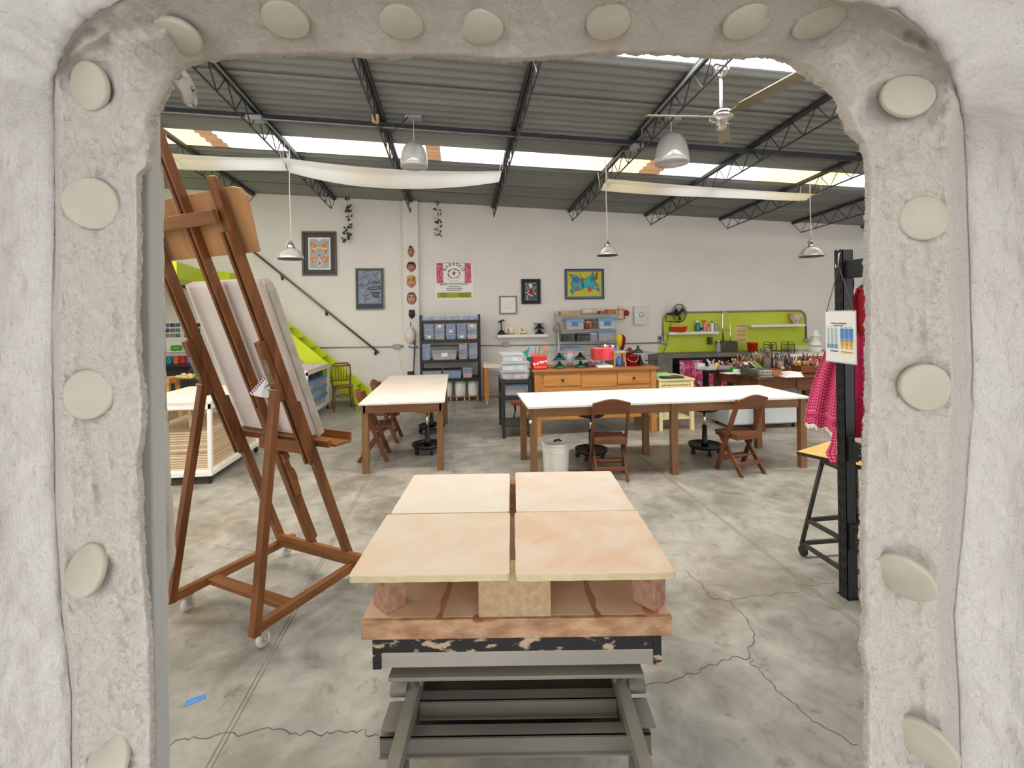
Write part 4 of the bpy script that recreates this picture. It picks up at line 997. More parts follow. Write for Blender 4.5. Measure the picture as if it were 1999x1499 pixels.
# ================================================================ THINGS ON THE BACK WALL
def wrect(x0, y0, x1, y1, v):
    ym, xm = (y0+y1)/2., (x0+x1)/2.
    return V(x0, ym, v).x, V(x1, ym, v).x, V(xm, y1, v).z, V(xm, y0, v).z
def framed(label, box, fcol, fw, mcol, mw, art, dep=.035, name='framed_picture', pal=None):
    v = VW - .008; u0, u1, z0, z1 = wrect(*box, v)
    t = thing(name, label, 'picture', ((u0+u1)/2, v, z0))
    m = MB()
    for q in ((u0, u1, z0, z0+fw), (u0, u1, z1-fw, z1), (u0, u0+fw, z0+fw, z1-fw), (u1-fw, u1, z0+fw, z1-fw)): m.bb(q[0], q[1], v-dep, v, q[2], q[3])
    m.build('frame', fcol, t, bev=.003)
    m = MB(); m.bb(u0+fw, u1-fw, v-.012, v, z0+fw, z1-fw); m.build('mat_board', mcol, t)
    a0, a1, b0, b1 = u0+fw+mw, u1-fw-mw, z0+fw+mw, z1-fw-mw
    m = MB(); mats = art(m, lambda x, y, k=1: Vector((a0 + (a1-a0)*x, v - .0125 - .0012*k, b0 + (b1-b0)*y)))
    m.build('artwork', mats, t); return t
def pg(m, f, pts, mi, k): m.m = mi; m.add([f(x, y, k) for x, y in pts], [tuple(range(len(pts)))])
def ell(cx, cy, rx, ry, n=16, a0=0): return [(cx + rx*math.cos(a0 + 2*PI*i/n), cy + ry*math.sin(a0 + 2*PI*i/n)) for i in range(n)]
def stroke(m, f, pts, w, mi, k):
    m.m = mi
    for (x0, y0), (x1, y1) in zip(pts, pts[1:]):
        d = math.hypot(x1-x0, y1-y0) or 1; nx, ny = -(y1-y0)/d*w/2, (x1-x0)/d*w/2
        m.add([f(x0+nx, y0+ny, k), f(x0-nx, y0-ny, k), f(x1-nx, y1-ny, k), f(x1+nx, y1+ny, k)], [(0, 1, 2, 3)])
FULL = [(0, 0), (1, 0), (1, 1), (0, 1)]
def art_moths(m, f):
    pg(m, f, FULL, 0, 0); pg(m, f, [(.06, .04), (.94, .04), (.94, .95), (.62, .95), (.5, .88), (.38, .95), (.06, .95)], 1, 1)
    for s in (-1, 1):
        X = lambda x: .5 + s*x
        pg(m, f, [(X(.06), .73), (X(.2), .84), (X(.42), .87), (X(.38), .74), (X(.22), .66)], 2, 2); pg(m, f, ell(X(.22), .76, .11, .06), 3, 3); pg(m, f, ell(X(.22), .76, .05, .03), 4, 4)
        pg(m, f, [(X(.04), .65), (X(.34), .66), (X(.36), .55), (X(.22), .50), (X(.1), .57)], 5, 2); pg(m, f, ell(X(.17), .57, .07, .06), 3, 3)
        stroke(m, f, [(X(.02), .70), (X(.14), .635), (X(.34), .65)], .03, 0, 5)
        pg(m, f, [(X(.05), .36), (X(.16), .40), (X(.46), .39), (X(.42), .30), (X(.3), .20), (X(.12), .22)], 2, 2); pg(m, f, [(X(.1), .34), (X(.3), .36), (X(.24), .24), (X(.12), .26)], 3, 3)
        stroke(m, f, [(X(.0), .36), (X(.1), .18), (X(.0), .10)], .03, 0, 5)
    pg(m, f, ell(.5, .18, .05, .05), 6, 4); pg(m, f, ell(.5, .44, .07, .03), 6, 4)
    return [M_paper, mat('grey blue wash', (172, 180, 184), (188, 192, 194), scale=20, rough=.9), mat('rust wing ink', (206, 134, 90), (222, 160, 110), scale=30, rough=.9), mat('amber wing ink', (230, 180, 110), rough=.9), mat('brown eye ink', (150, 110, 60), rough=.9), mat('mauve wing ink', (190, 130, 120), rough=.9), mat('slate ink', (130, 132, 146), rough=.9)]
framed('brown framed print of two amber moths on a dark mat, hung above the handrail', (590, 452, 657.5, 538), mat('brown frame', (84, 58, 44), rough=.4), .045, mat('charcoal mat', (82, 82, 78), rough=.9), .085, art_moths)
def art_relief(m, f):
    pg(m, f, FULL, 0, 0); pg(m, f, [(.0, 0), (1, 0), (1, .1), (0, .1)], 1, 1); r = random.Random(4)
    for k in range(34):
        x, y, a = r.random(), r.uniform(.12, 1), r.uniform(0, 6); pts = [(x, y)]
        for j in range(6): a += r.uniform(-1.1, 1.1); x = min(.98, max(.02, x + .06*math.cos(a))); y = min(.98, max(.12, y + .045*math.sin(a))); pts.append((x, y))
        stroke(m, f, pts, .014, 1, 1)
    pg(m, f, [(.36, .5), (.45, .55), (.95, .58), (.98, .5), (.7, .46), (.45, .47)], 1, 2); pg(m, f, [(.42, .51), (.5, .535), (.9, .55), (.9, .51), (.6, .49)], 2, 3)
    pg(m, f, [(.52, .42), (.92, .42), (.86, .3), (.75, .26), (.62, .3)], 1, 2); pg(m, f, [(.58, .38), (.86, .38), (.8, .31), (.68, .31)], 3, 3)
    stroke(m, f, [(.62, .62), (.68, .72), (.8, .64), (.9, .72)], .03, 1, 2)
    return [mat('slate blue relief ink', (128, 142, 160), (150, 160, 176), scale=12, rough=.8), mat('dark slate lines', (66, 78, 92), rough=.8), mat('mid slate', (120, 132, 148), rough=.8), mat('olive slate', (112, 114, 104), rough=.8)]
framed('dark slate blue linework picture in olive frame, beside the pillar of masks', (694.5, 523.5, 750, 604.5), mat('olive gold frame', (122, 118, 84), rough=.4), .024, mat('slate mat', (74, 86, 88), rough=.9), .03, art_relief)
def art_words(m, f):
    pg(m, f, FULL, 0, 0); r = random.Random(9)
    for row, y in enumerate((.72, .55, .38, .26)):
        for k in range(5):
            x = .3 + .13*k; pg(m, f, ell(x, y, .04, .045), 1 + (row+k) % 3, 1); pg(m, f, ell(x, y, .022, .025), 0, 2)
    return [M_paper, mat('pale gold letter ink', (214, 196, 150), rough=.9), mat('pale rose letter ink', (220, 190, 180), rough=.9), mat('pale green letter ink', (206, 210, 170), rough=.9)]
framed('small square grey framed print of faint pastel loops on white', (974.5, 577.5, 1009, 613), mat('grey frame', (128, 126, 126), rough=.5), .03, M_paper, .02, art_words)
def art_doll(m, f):
    pg(m, f, FULL, 0, 0)
    for c in (((.05, .9), (.2, .85)), ((.7, .97), (.9, .95)), ((.05, .1), (.3, .05))): stroke(m, f, c, .05, 3, 1)
    pg(m, f, ell(.22, .68, .15, .09), 4, 1); pg(m, f, ell(.82, .7, .14, .08), 4, 1)
    pg(m, f, ell(.46, .83, .2, .14), 5, 2); pg(m, f, [(.3, .86), (.34, .93), (.5, .95), (.62, .92), (.63, .8), (.56, .67), (.48, .67), (.36, .76)], 1, 3)
    pg(m, f, [(.4, .65), (.63, .65), (.68, .42), (.62, .30), (.3, .38)], 2, 4); stroke(m, f, [(.28, .37), (.64, .25)], .06, 1, 5)
    stroke(m, f, [(.4, .63), (.3, .48), (.04, .42)], .05, 1, 3); stroke(m, f, [(.64, .63), (.7, .47), (.92, .32)], .05, 1, 3); stroke(m, f, [(.28, .38), (.18, .15)], .05, 1, 3); stroke(m, f, [(.36, .34), (.34, .18)], .04, 6, 3)
    return [mat('dark teal chalk', (74, 90, 90), (92, 106, 106), scale=30, rough=.9), mat('chalk white', (232, 216, 208), rough=.9), mat('chalk red', (170, 34, 44), rough=.9), mat('pale teal chalk', (160, 176, 170), rough=.9), mat('mid teal chalk', (128, 150, 146), rough=.9), mat('chalk black', (32, 34, 34), rough=.9), mat('chalk mauve', (116, 96, 116), rough=.9)]
framed('black framed drawing of a winged girl in a red dress', (1017.5, 544.5, 1055, 593.5), M_blackp, .028, mat('black mat', (38, 38, 36), rough=.8), .05, art_doll)
def art_bfly(m, f):
    pg(m, f, FULL, 0, 0)
    pg(m, f, ell(.66, .28, .085, .11), 4, 1); pg(m, f, [(.84, .95), (.92, .98), (.9, .7), (.83, .63), (.8, .72)], 6, 1)
    wing = [(.03, .90), (.2, .86), (.33, .8), (.38, .68), (.43, .60), (.5, .70), (.62, .75), (.74, .97), (.78, .93), (.80, .62), (.89, .45), (.93, .2), (.74, .32), (.56, .38), (.42, .27), (.2, .2), (.15, .10), (.08, .24), (.14, .38), (.1, .5), (.15, .62), (.12, .76)]
    pg(m, f, [(.5 + (x-.5)*1.04, .5 + (y-.5)*1.05) for x, y in wing], 2, 1)
    pg(m, f, [(.5 + (x-.5)*.96, .5 + (y-.5)*.94) for x, y in wing], 1, 2)
    pg(m, f, [(.15, .78), (.26, .8), (.34, .7), (.32, .56), (.2, .56)], 3, 3); pg(m, f, [(.70, .8), (.76, .88), (.78, .64), (.68, .6)], 3, 3); pg(m, f, [(.48, .66), (.66, .72), (.66, .56), (.48, .52)], 5, 3); pg(m, f, [(.16, .5), (.4, .52), (.4, .46), (.15, .46)], 5, 3)
    pg(m, f, ell(.25, .34, .08, .07), 4, 3); pg(m, f, ell(.83, .38, .07, .06), 7, 3); pg(m, f, ell(.42, .66, .07, .09), 2, 4); pg(m, f, ell(.42, .66, .05, .065), 4, 5)
    stroke(m, f, [(.42, .74), (.40, .86), (.34, .93)], .018, 6, 4); stroke(m, f, [(.47, .2), (.5, .15), (.53, .2)], .015, 2, 3); stroke(m, f, [(.8, .6), (.9, .55), (.95, .35), (.96, .15)], .01, 2, 3); stroke(m, f, [(.43, .58), (.47, .35)], .05, 2, 4)
    return [mat('mustard ground', (198, 188, 60), (210, 200, 84), scale=14, rough=.8), mat('aqua wing', (60, 160, 176), (84, 180, 190), scale=16, rough=.8), mat('deep green outline', (36, 110, 100), rough=.8), mat('blue wing patch', (50, 110, 164), (90, 120, 170), scale=20, rough=.8), mat('rose patch', (196, 110, 110), (176, 90, 90), scale=20, rough=.8), mat('jade band', (70, 190, 160), rough=.8), mat('rust streak', (150, 96, 40), rough=.8), mat('mauve patch', (150, 160, 180), rough=.8)]
framed('wide framed painting of an aqua butterfly on mustard yellow with blue mat', (1102.5, 525, 1178.5, 584), mat('navy frame', (18, 26, 42), rough=.4), .022, mat('dusty blue mat', (104, 122, 142), rough=.9), .045, art_bfly)

# ---- poster with the studio's name
v = VW; u0, u1, z0, z1 = wrect(850, 512.5, 922.5, 584, VW)
po = thing('poster', 'white poster with pink patterned sides, round emblem and lime band above the bin rack', 'poster', ((u0+u1)/2, v, z0))
m = MB(); m.bb(u0, u1, v-.006, v, z0, z1); m.build('sheet', M_paper, po)
PF = lambda x, y, k=1: Vector((u0 + (u1-u0)*x, v - .0065 - .0008*k, z0 + (z1-z0)*y))
M_ppk = mat('pink floral print', (222, 128, 148), (176, 62, 92), scale=26, rough=.8, lo=.42, hi=.6, detail=8)
m = MB(); pg(m, PF, [(.03, .44), (.2, .44), (.2, .985), (.03, .985)], 0, 1); m.build('floral_side', M_ppk, po); m = MB(); pg(m, PF, [(.8, .44), (.965, .44), (.965, .985), (.8, .985)], 0, 1); m.build('floral_side', M_ppk, po)
m = MB(); pg(m, PF, [(.04, .04), (.965, .04), (.965, .185), (.04, .185)], 0, 1); m.build('lime_band', mat('olive lime print', (164, 172, 44), rough=.8), po)
m = MB(); m.m = 0
word = 'BARROCO'
for k, ch in enumerate(word):
    a = PI*(1 - (k + .5)/7.)*.84 + PI*.08; c = PF(.5 + .235*math.cos(a), .70 + .215*math.sin(a), 2)
    M = Matrix.Translation(c) @ Matrix.Rotation(PI/2, 4, 'X') @ Matrix.Rotation(a - PI/2, 4, 'Z'); letters(m, ch, .095, M, .002)
stroke(m, PF, [(.2, .985), (.8, .985)], .012, 1, 2); stroke(m, PF, [(.2, .44), (.8, .44)], .012, 1, 2); stroke(m, PF, [(.205, .44), (.205, .985)], .02, 2, 2); stroke(m, PF, [(.795, .44), (.795, .985)], .02, 2, 2)
r = random.Random(2)
for k in range(26):
    a = 2*PI*k/26; pg(m, PF, ell(.5 + .155*math.cos(a), .70 + .125*math.sin(a), .022 + .008*r.random(), .016, 7), 3 if r.random() < .5 else 4, 2)
pg(m, PF, ell(.5, .71, .022, .06, 10), 3, 3); pg(m, PF, ell(.46, .70, .02, .03, 8), 4, 3); pg(m, PF, ell(.545, .72, .02, .03, 8), 4, 3)
stroke(m, PF, [(.5 + .2*math.cos(a), .64 + .14*math.sin(a)) for a in [PI*1.15 + PI*.7*i/12 for i in range(13)]], .012, 5, 2)
m.m = 0
letters(m, 'BARRO CO CLAY STUDIO', .054, Matrix.Translation(PF(.5, .385, 2)) @ Matrix.Rotation(PI/2, 4, 'X'), .0012)
def textbar(y, x0, x1, h, seed, mi):       # a line of print too small to read: word-length strokes
    r = random.Random(seed); x = x0; m.m = mi
    while x < x1:
        w = min(r.uniform(.03, .085), x1 - x); pg(m, PF, [(x, y), (x+w, y), (x+w, y+h), (x, y+h)], mi, 2); x += w + .014
textbar(.335, .33, .68, .017, 1, 0); textbar(.285, .28, .74, .019, 2, 0); textbar(.237, .31, .69, .02, 3, 0)
for k in range(4): textbar(.15 - .03*k, .12 + .03*(k % 2), .30, .012, 10+k, 3); textbar(.15 - .03*k, .60 + .03*(k % 2), .92, .012, 20+k, 3)
m.build('print', [M_ink, mat('olive rule', (130, 140, 90), rough=.8), mat('gold rule', (190, 160, 80), rough=.8), mat('emblem dark ink', (74, 52, 50), rough=.8), mat('emblem rose ink', (214, 170, 160), rough=.8), mat('pale curl ink', (190, 186, 178), rough=.8)], po)

# ---- masks on the pillar
def mask(label, x, y, w, h, face, hair, style):
    c = V(x, y, PIL); W = w*11.1/950/2; Hh = h*11.1/950/2
    t = thing('mask', label, 'mask', (c.x, PIL, c.z - Hh), 0, 'ceramic face masks on the pillar')
    def fn(d):
        k = 1.
        if d.y < 0:
            k += .35*math.exp(-((d.x/.16)**2 + ((d.z+.05)/.22)**2)) - .10*math.exp(-(((abs(d.x)-.38)/.16)**2 + ((d.z-.22)/.1)**2)) + .08*math.exp(-((d.x/.3)**2 + ((d.z+.45)/.1)**2))
        return k*(1 - .12*max(0, -d.z)*abs(d.x))
    m = MB(); m.ball((c.x, PIL-.004, c.z), 1, (W*.86, .06, Hh*.92), 20, 14, fn); m.build('face', face, t)
    m = MB()
    if style == 'bun': m.ball((c.x - W*.1, PIL-.02, c.z + Hh*.82), 1, (W*.42, .035, Hh*.28), 10, 8)
    elif style == 'bob': m.ball((c.x, PIL-.0, c.z + Hh*.12), 1, (W*1.0, .05, Hh*.9), 16, 10); m.ball((c.x, PIL-.025, c.z + Hh*.72), 1, (W*.8, .05, Hh*.3), 12, 8)
    elif style == 'blond': m.ball((c.x, PIL-.02, c.z + Hh*.68), 1, (W*.92, .055, Hh*.35), 14, 8); m.ball((c.x, PIL-.0, c.z), 1, (W, .04, Hh*.8), 16, 10)
    elif style == 'hood': m.ball((c.x, PIL, c.z + Hh*.05), 1, (W*1.02, .035, Hh*.98), 18, 12); m.ball((c.x, PIL-.02, c.z + Hh*.78), 1, (W*.7, .04, Hh*.2), 12, 8)
    elif style == 'ears':
        for s in (-1, 1): m.ball((c.x + s*W*.52, PIL-.01, c.z + Hh*.72), 1, (W*.26, .02, Hh*.26), 10, 8)
    m.build('hair' if style != 'ears' else 'ears', hair, t)
    m = MB(); dk = style == 'ears'
    for s in (-1, 1):
        m.m = 0; m.ball((c.x + s*W*.36, PIL-.054, c.z + Hh*.2), 1, (W*.14, .012, Hh*.06), 8, 6)
        if not dk: m.bar((c.x + s*W*.18, PIL-.058, c.z + Hh*.33), (c.x + s*W*.55, PIL-.05, c.z + Hh*.34), .012, .012)
    m.m = 1; m.ball((c.x, PIL-.056, c.z - Hh*.44), 1, (W*.3, .014, Hh*.07), 10, 6)
    m.build('features', [M_ink if not dk else mat('amber mask eye', (200, 150, 60), rough=.4), mat('mask lips', (164, 50, 44), rough=.6) if not dk else mat('mask muzzle', (70, 56, 50), rough=.7)], t)
mk = lambda n, c: mat(n, c, tuple(int(k*.88) for k in c), scale=12, rough=.5)
mask('topmost pillar mask, brown face with a black topknot', 802.5, 492, 14, 22, mk('brown mask', (186, 122, 90)), mk('black mask hair', (40, 30, 28)), 'bun')
mask('second pillar mask from the top, pink face with dark bobbed hair', 803, 521.5, 17, 20, mk('pink mask', (196, 128, 110)), mk('dark bob hair', (62, 34, 30)), 'bob')
mask('third pillar mask from the top, with yellow hair', 803, 550.5, 18, 24, mk('ochre mask', (208, 156, 116)), mk('yellow mask hair', (214, 168, 60)), 'blond')
mask('fourth pillar mask from the top, pinkish face with brown hood', 803.5, 583, 18, 24, mk('rose mask', (206, 150, 128)), mk('brown mask hood', (122, 72, 54)), 'hood')
mask('lowest pillar mask, a small black animal face with round ears', 804, 613.5, 14, 18, mk('black mask', (34, 32, 32)), mk('black mask ears', (30, 28, 28)), 'ears')
c = V(801, 655, PIL-.05); wb = thing('wrapped_sculpture', 'white wrapped plaster head hanging on a hook below the masks', 'sculpture', (c.x, PIL-.05, c.z-.2))
m = MB(); m.ball(c, 1, (.115, .08, .19), 18, 14, lambda d: 1 + .06*math.sin(14*d.z + 3*d.x) + .05*n3(d.x, d.y, d.z, 3)); m.build('wrapped_head', M_canvas, wb)
m = MB(); m.tube([c + Vector((0, .03, .17)), c + Vector((.01, .03, .26)), c + Vector((.0, .045, .3))], .006, 6); m.build('hook', M_black, wb)
p = V(810, 658, PIL-.02); q = V(806.5, 731, PIL-.02)
bm_ = thing('broom_handle', 'thin black pole leaning against the pillar beside the bin rack', 'pole', (q.x, q.y - .05, 0))
m = MB(); m.tube([p, (q.x - .01, PIL - .12, .0)], .012, 7); m.build('pole', M_blackp, bm_)
m = MB(); c = V(806, 677, PIL-.05); m.tube([c + Vector((-.1, 0, .01)), c + Vector((.0, -.01, -.015)), c + Vector((.11, 0, 0))], .014, 6); m.build('blue_tie', M_blue, bm_)
tag(MB().box(V(801, 728, PIL-.04), (.12, .08, .07)).build('speaker_box', M_blackp, bev=.008), 'small black box with a light face at the pillar foot behind the worktable', 'box')

# ---- dried vines hanging from the roof edge
def vine(label, pts, leaf, n, seed, lm, v):
    r = random.Random(seed); P_ = [V(x, y, v) for x, y in pts]
    t = thing('hanging_vine', label, 'vine', P_[-1])
    m = MB(); m.tube(P_, .004, 5); m.build('stem', M_crack, t)
    m = MB()
    for k in range(n):
        f = r.random()**.7*(len(P_)-1); i = min(int(f), len(P_)-2); c = P_[i].lerp(P_[i+1], f-i) + Vector((r.uniform(-.07, .07), r.uniform(-.05, .02), r.uniform(-.02, .02)))
        a = r.uniform(0, 6); s = leaf*r.uniform(.6, 1.2); d = Vector((math.cos(a), -.4, math.sin(a)))*s; e = Vector((-math.sin(a), .3, math.cos(a)))*s*.45
        m.add([c, c + d*.5 + e, c + d, c + d*.5 - e], [(0, 1, 2, 3)])
    o = m.build('leaves', lm, t, solid=.003); o['kind'] = 'stuff'
lm = mat('dry green leaf', (74, 84, 50), (54, 60, 38), scale=20, rough=.7)
vine('dark green vine hanging beside the moth print', [(682, 378), (678, 400), (681, 420), (679, 440), (678, 458), (675, 472)], .075, 46, 1, lm, VW-.12)
vine('thin reddish vine hanging above the poster', [(853, 390), (855, 410), (854, 430), (856, 446), (855, 460)], .05, 40, 2, mat('dry red leaf', (92, 50, 46), (70, 40, 38), scale=20, rough=.7), VW-.12)

# ---- white wall shelf, its things, meter box
v0 = VW - .19; u0, u1, z0, z1 = wrect(971, 653, 1069.5, 658.5, v0)
ZS = z1 + .004
tag(MB().bb(u0, u1, v0, VW, z0, ZS).build('wall_shelf', M_white, bev=.004), 'white floating wall shelf holding a lamp and two painted tiles', 'shelf')
def banding_wheel(label, x, y, z, r=.13, h=.17, base=None, s=1., disc_r=None):
    t = thing('banding_wheel', label, 'banding wheel', (x, y, z), 0, 'potters banding wheels', local=True)
    m = MB(); m.lathe([(r*.88, 0), (r*.9, .012), (r*.78, .03), (r*.4, h*.45), (r*.2, h*.72), (r*.17, h*.93)], n=20); m.build('pedestal', base or M_green, t)
    m = MB(); d = disc_r or r*1.1; m.lathe([(0, h*.93), (d*.97, h*.93), (d, h*.955), (d*.97, h), (0, h)], n=28); m.build('wheel_head', mat('grey wheel head', (150, 150, 148), rough=.4, metal=.4), t)
    return t
c = V(1053, 652, VW-.1)
banding_wheel('black banding wheel standing on the white wall shelf', c.x, c.y, ZS, .125, .115, M_black)
banding_wheel('black banding wheel stacked on top of another on the wall shelf', c.x, c.y, ZS+.1155, .125, .13, M_black)
c = V(979, 652, VW-.1); dl_ = thing('desk_lamp', 'small black desk lamp on the white wall shelf', 'lamp', (c.x, c.y, ZS))
B = Vector((c.x, c.y, ZS))
m = MB(); m.lathe([(0, 0), (.085, 0), (.085, .02), (.06, .07), (.03, .1), (0, .11)], B, 16); m.build('base', M_blackp, dl_)
m = MB(); m.tube([B + Vector((.0, 0, .1)), B + Vector((0, 0, .2)), B + Vector((-.01, 0, .29))], .014, 8); m.build('stem', M_blackp, dl_)
m = MB(); m.lathe([(0, .03), (.05, .025), (.085, 0), (.08, -.01), (0, 0)], (0, 0, 0), 16, M=Matrix.Translation(B + Vector((-.0, -.03, .30))) @ Matrix.Rotation(-.35, 4, 'Y')); m.build('shade', M_blackp, dl_)
def tile(label, x, y, w, seed, ca, cb):
    c = V(x, y, VW-.08); r = random.Random(seed); t = thing('painted_tile', label, 'tile', (c.x, c.y, ZS))
    M = FR((c.x, c.y, ZS + .005), (1, -.2, 0), (0, .25, 1))
    m = MB(); m.prism([(-w/2, 0), (w/2, 0), (w/2, w), (-w/2, w)], -.012 if (M.to_3x3() @ Vector((0, 0, 1))).y < 0 else .012, M); m.build('tile', mat('pale yellow glaze', (236, 222, 170), rough=.3), t)
    m = MB(); sg = 1 if (M.to_3x3() @ Vector((0, 0, 1))).y < 0 else -1
    F = lambda px, py, k=1: M @ Vector(((px-.5)*w, py*w, sg*(.001*k)))
    for k in range(7): m.m = k % 2; pg(m, F, ell(r.uniform(.25, .75), r.uniform(.15, .75), r.uniform(.06, .14), r.uniform(.06, .18), 9), k % 2, k+1)
    m.build('painted_figure', [mat('tile ink %d' % seed, ca, rough=.4), mat('tile ink b%d' % seed, cb, rough=.4)], t)
    m = MB(); m.tube([(c.x-.06, c.y-.06, ZS+.012), (c.x+.09, c.y-.06, ZS+.012)], .012, 6); m.build('easel_foot', M_clay, t)
tile('painted tile with a blue and violet figure on the wall shelf', 994, 650, .16, 1, (70, 80, 150), (150, 150, 190))
tile('painted tile with an ochre figure on the wall shelf', 1019, 650, .16, 2, (160, 120, 60), (196, 180, 90))
for k, (x, lab) in enumerate(((988, 'tiny clay pot beside the lamp base on the wall shelf'), (1003, 'tiny grey pot in front of the violet tile on the wall shelf'))):
    c = V(x, 652, VW-.15); tag(MB().lathe([(.0, 0), (.022, 0), (.03, .02), (.024, .035), (.018, .03), (0, .01)], (c.x, c.y, ZS), 12).build('tiny_pot', M_clay if k == 0 else M_grey), lab, 'pot')
v = VW - .1; u0, u1, z0, z1 = wrect(1238.5, 597.5, 1263.5, 633.5, v)
mb_ = thing('meter_box', 'pale grey electrical box with a round sticker on the back wall', 'electrical box', ((u0+u1)/2, VW, z0))
m = MB(); m.bb(u0, u1, v, VW+.003, z0, z1); m.build('box', mat('pale grey enamel box', (206, 208, 206), rough=.4), mb_, bev=.006)
m = MB(); m.lathe([(.0, .0), (.062, .0), (.062, .002), (0, .002)], ((u0+u1)/2 + .01, v, (z0+z1)/2 + .01), 20, M=Matrix.Rotation(PI/2, 4, 'X')); m.m = 1; m.lathe([(.0, .002), (.05, .002), (.05, .003), (0, .003)], ((u0+u1)/2 + .01, v, (z0+z1)/2 + .01), 20, M=Matrix.Rotation(PI/2, 4, 'X')); m.build('sticker', [M_grey, mat('cream sticker', (224, 214, 196), rough=.7)], mb_)
m = MB(); m.box((u0 + .05, v - .008, (z0+z1)/2 - .005), (.025, .016, .025)); m.build('latch', M_steel, mb_)

# ================================================================ SINK CORNER
v = VW - .004
out = [(1285, 704), (1285, 673), (1294, 664)]
def arcpx(cx, cy, r, a0, a1, n=7): return [(cx + r*math.cos(a0 + (a1-a0)*i/n), cy - r*math.sin(a0 + (a1-a0)*i/n)) for i in range(n+1)]
edge = [(1294, 664)] + arcpx(1311, 627, 17, PI, PI/2) + arcpx(1558, 621, 15, PI/2, 0) + [(1574, 664)]
poly = out + edge[1:] + [(1584, 674), (1584, 706)]
m = MB(); pts = [V(x, y, v) for x, y in poly]; n = len(pts); m.prism([(p.x, p.z) for p in pts][::-1], .004, FR((0, VW, 0), (1, 0, 0), (0, 0, 1)))
struct(m.build('trim_2', M_lime))
sc_ = thing('sink_conduit', 'grey conduit bent round the lime painted sink corner', 'conduit', V(1434, 608, VW-.02))
m = MB(); m.tube([V(x, y, VW-.022) for x, y in edge], .02, 7); m.build('pipe', M_conduit, sc_)
for x, y in ((1296, 668), (1575, 664)):
    m = MB(); m.lathe([(.0, 0), (.055, 0), (.06, .02), (.05, .05), (0, .055)], V(x, y, VW), 14, M=Matrix.Rotation(PI/2, 4, 'X')); m.box(V(x, y, VW-.03), (.16, .06, .05)); m.build('junction_box', M_grey, sc_)
t = thing('outlet', 'square grey outlet box on the wall at the lime edge', 'outlet', V(1289, 660, VW))
m = MB(); m.box(V(1289, 660, VW-.03), (.11, .06, .12)); m.build('box', M_grey, t, bev=.006)
m = MB(); m.box(V(1289, 660, VW-.064), (.05, .008, .07)); m.build('socket', M_ink, t)
# wall fan
wf = thing('bracket_fan', 'black wall mounted fan above the orange basin', 'fan', V(1322, 626, VW))
c = V(1325, 611, VW-.28); M = Matrix.Translation(c) @ Matrix.Rotation(.35, 4, 'Z') @ Matrix.Rotation(PI/2, 4, 'X')
m = MB()
for rr_, zz in ((.205, 0), (.2, .05), (.15, .08), (.1, .09), (.05, .095)): m.tube([M @ Vector((rr_*math.cos(a), rr_*math.sin(a), zz)) for a in [2*PI*i/32 for i in range(32)]], .006 if rr_ > .16 else .003, 5, closed=True)
for k in range(24):
    a = 2*PI*k/24; m.tube([M @ Vector((r_*math.cos(a), r_*math.sin(a), z_)) for r_, z_ in ((.205, 0), (.2, .05), (.1, .09), (.04, .095))], .0022, 4)
    m.tube([M @ Vector((r_*math.cos(a), r_*math.sin(a), z_)) for r_, z_ in ((.205, 0), (.19, -.05), (.08, -.08))], .0022, 4)
m.build('guard', M_blackp, wf)
m = MB()
for k in range(3):
    a = 2*PI*k/3 + .5
    m.add([M @ Vector((r_*math.cos(a+d), r_*math.sin(a+d), z_)) for r_, d, z_ in ((.03, -.3, .02), (.17, -.25, .035), (.18, .45, .0), (.03, .5, .0))], [(0, 1, 2, 3)])
m.build('blades', M_black, wf, solid=.004)
m = MB(); m.ball(M @ Vector((0, 0, -.06)), .07, (1, 1, 1), 12, 8); m.ball(M @ Vector((0, 0, .04)), .035, (1, 1, 1), 10, 6); m.build('motor', M_blackp, wf)
m = MB(); m.tube([V(1301, 612, VW-.03), V(1308, 614, VW-.1), c + Vector((0, .06, 0))], .018, 7); m.tube([V(1300, 616, VW-.03), V(1300, 627, VW-.03), V(1328, 629, VW-.05), V(1328, 618, VW-.1)], .01, 6); m.build('bracket', M_black, wf)
m = MB(); m.tube([V(1310, 630, VW-.02), V(1305, 652, VW-.015), V(1302, 672, VW-.015), V(1292, 694, VW-.02)], .006, 5); m.build('cord', M_blackp, wf)
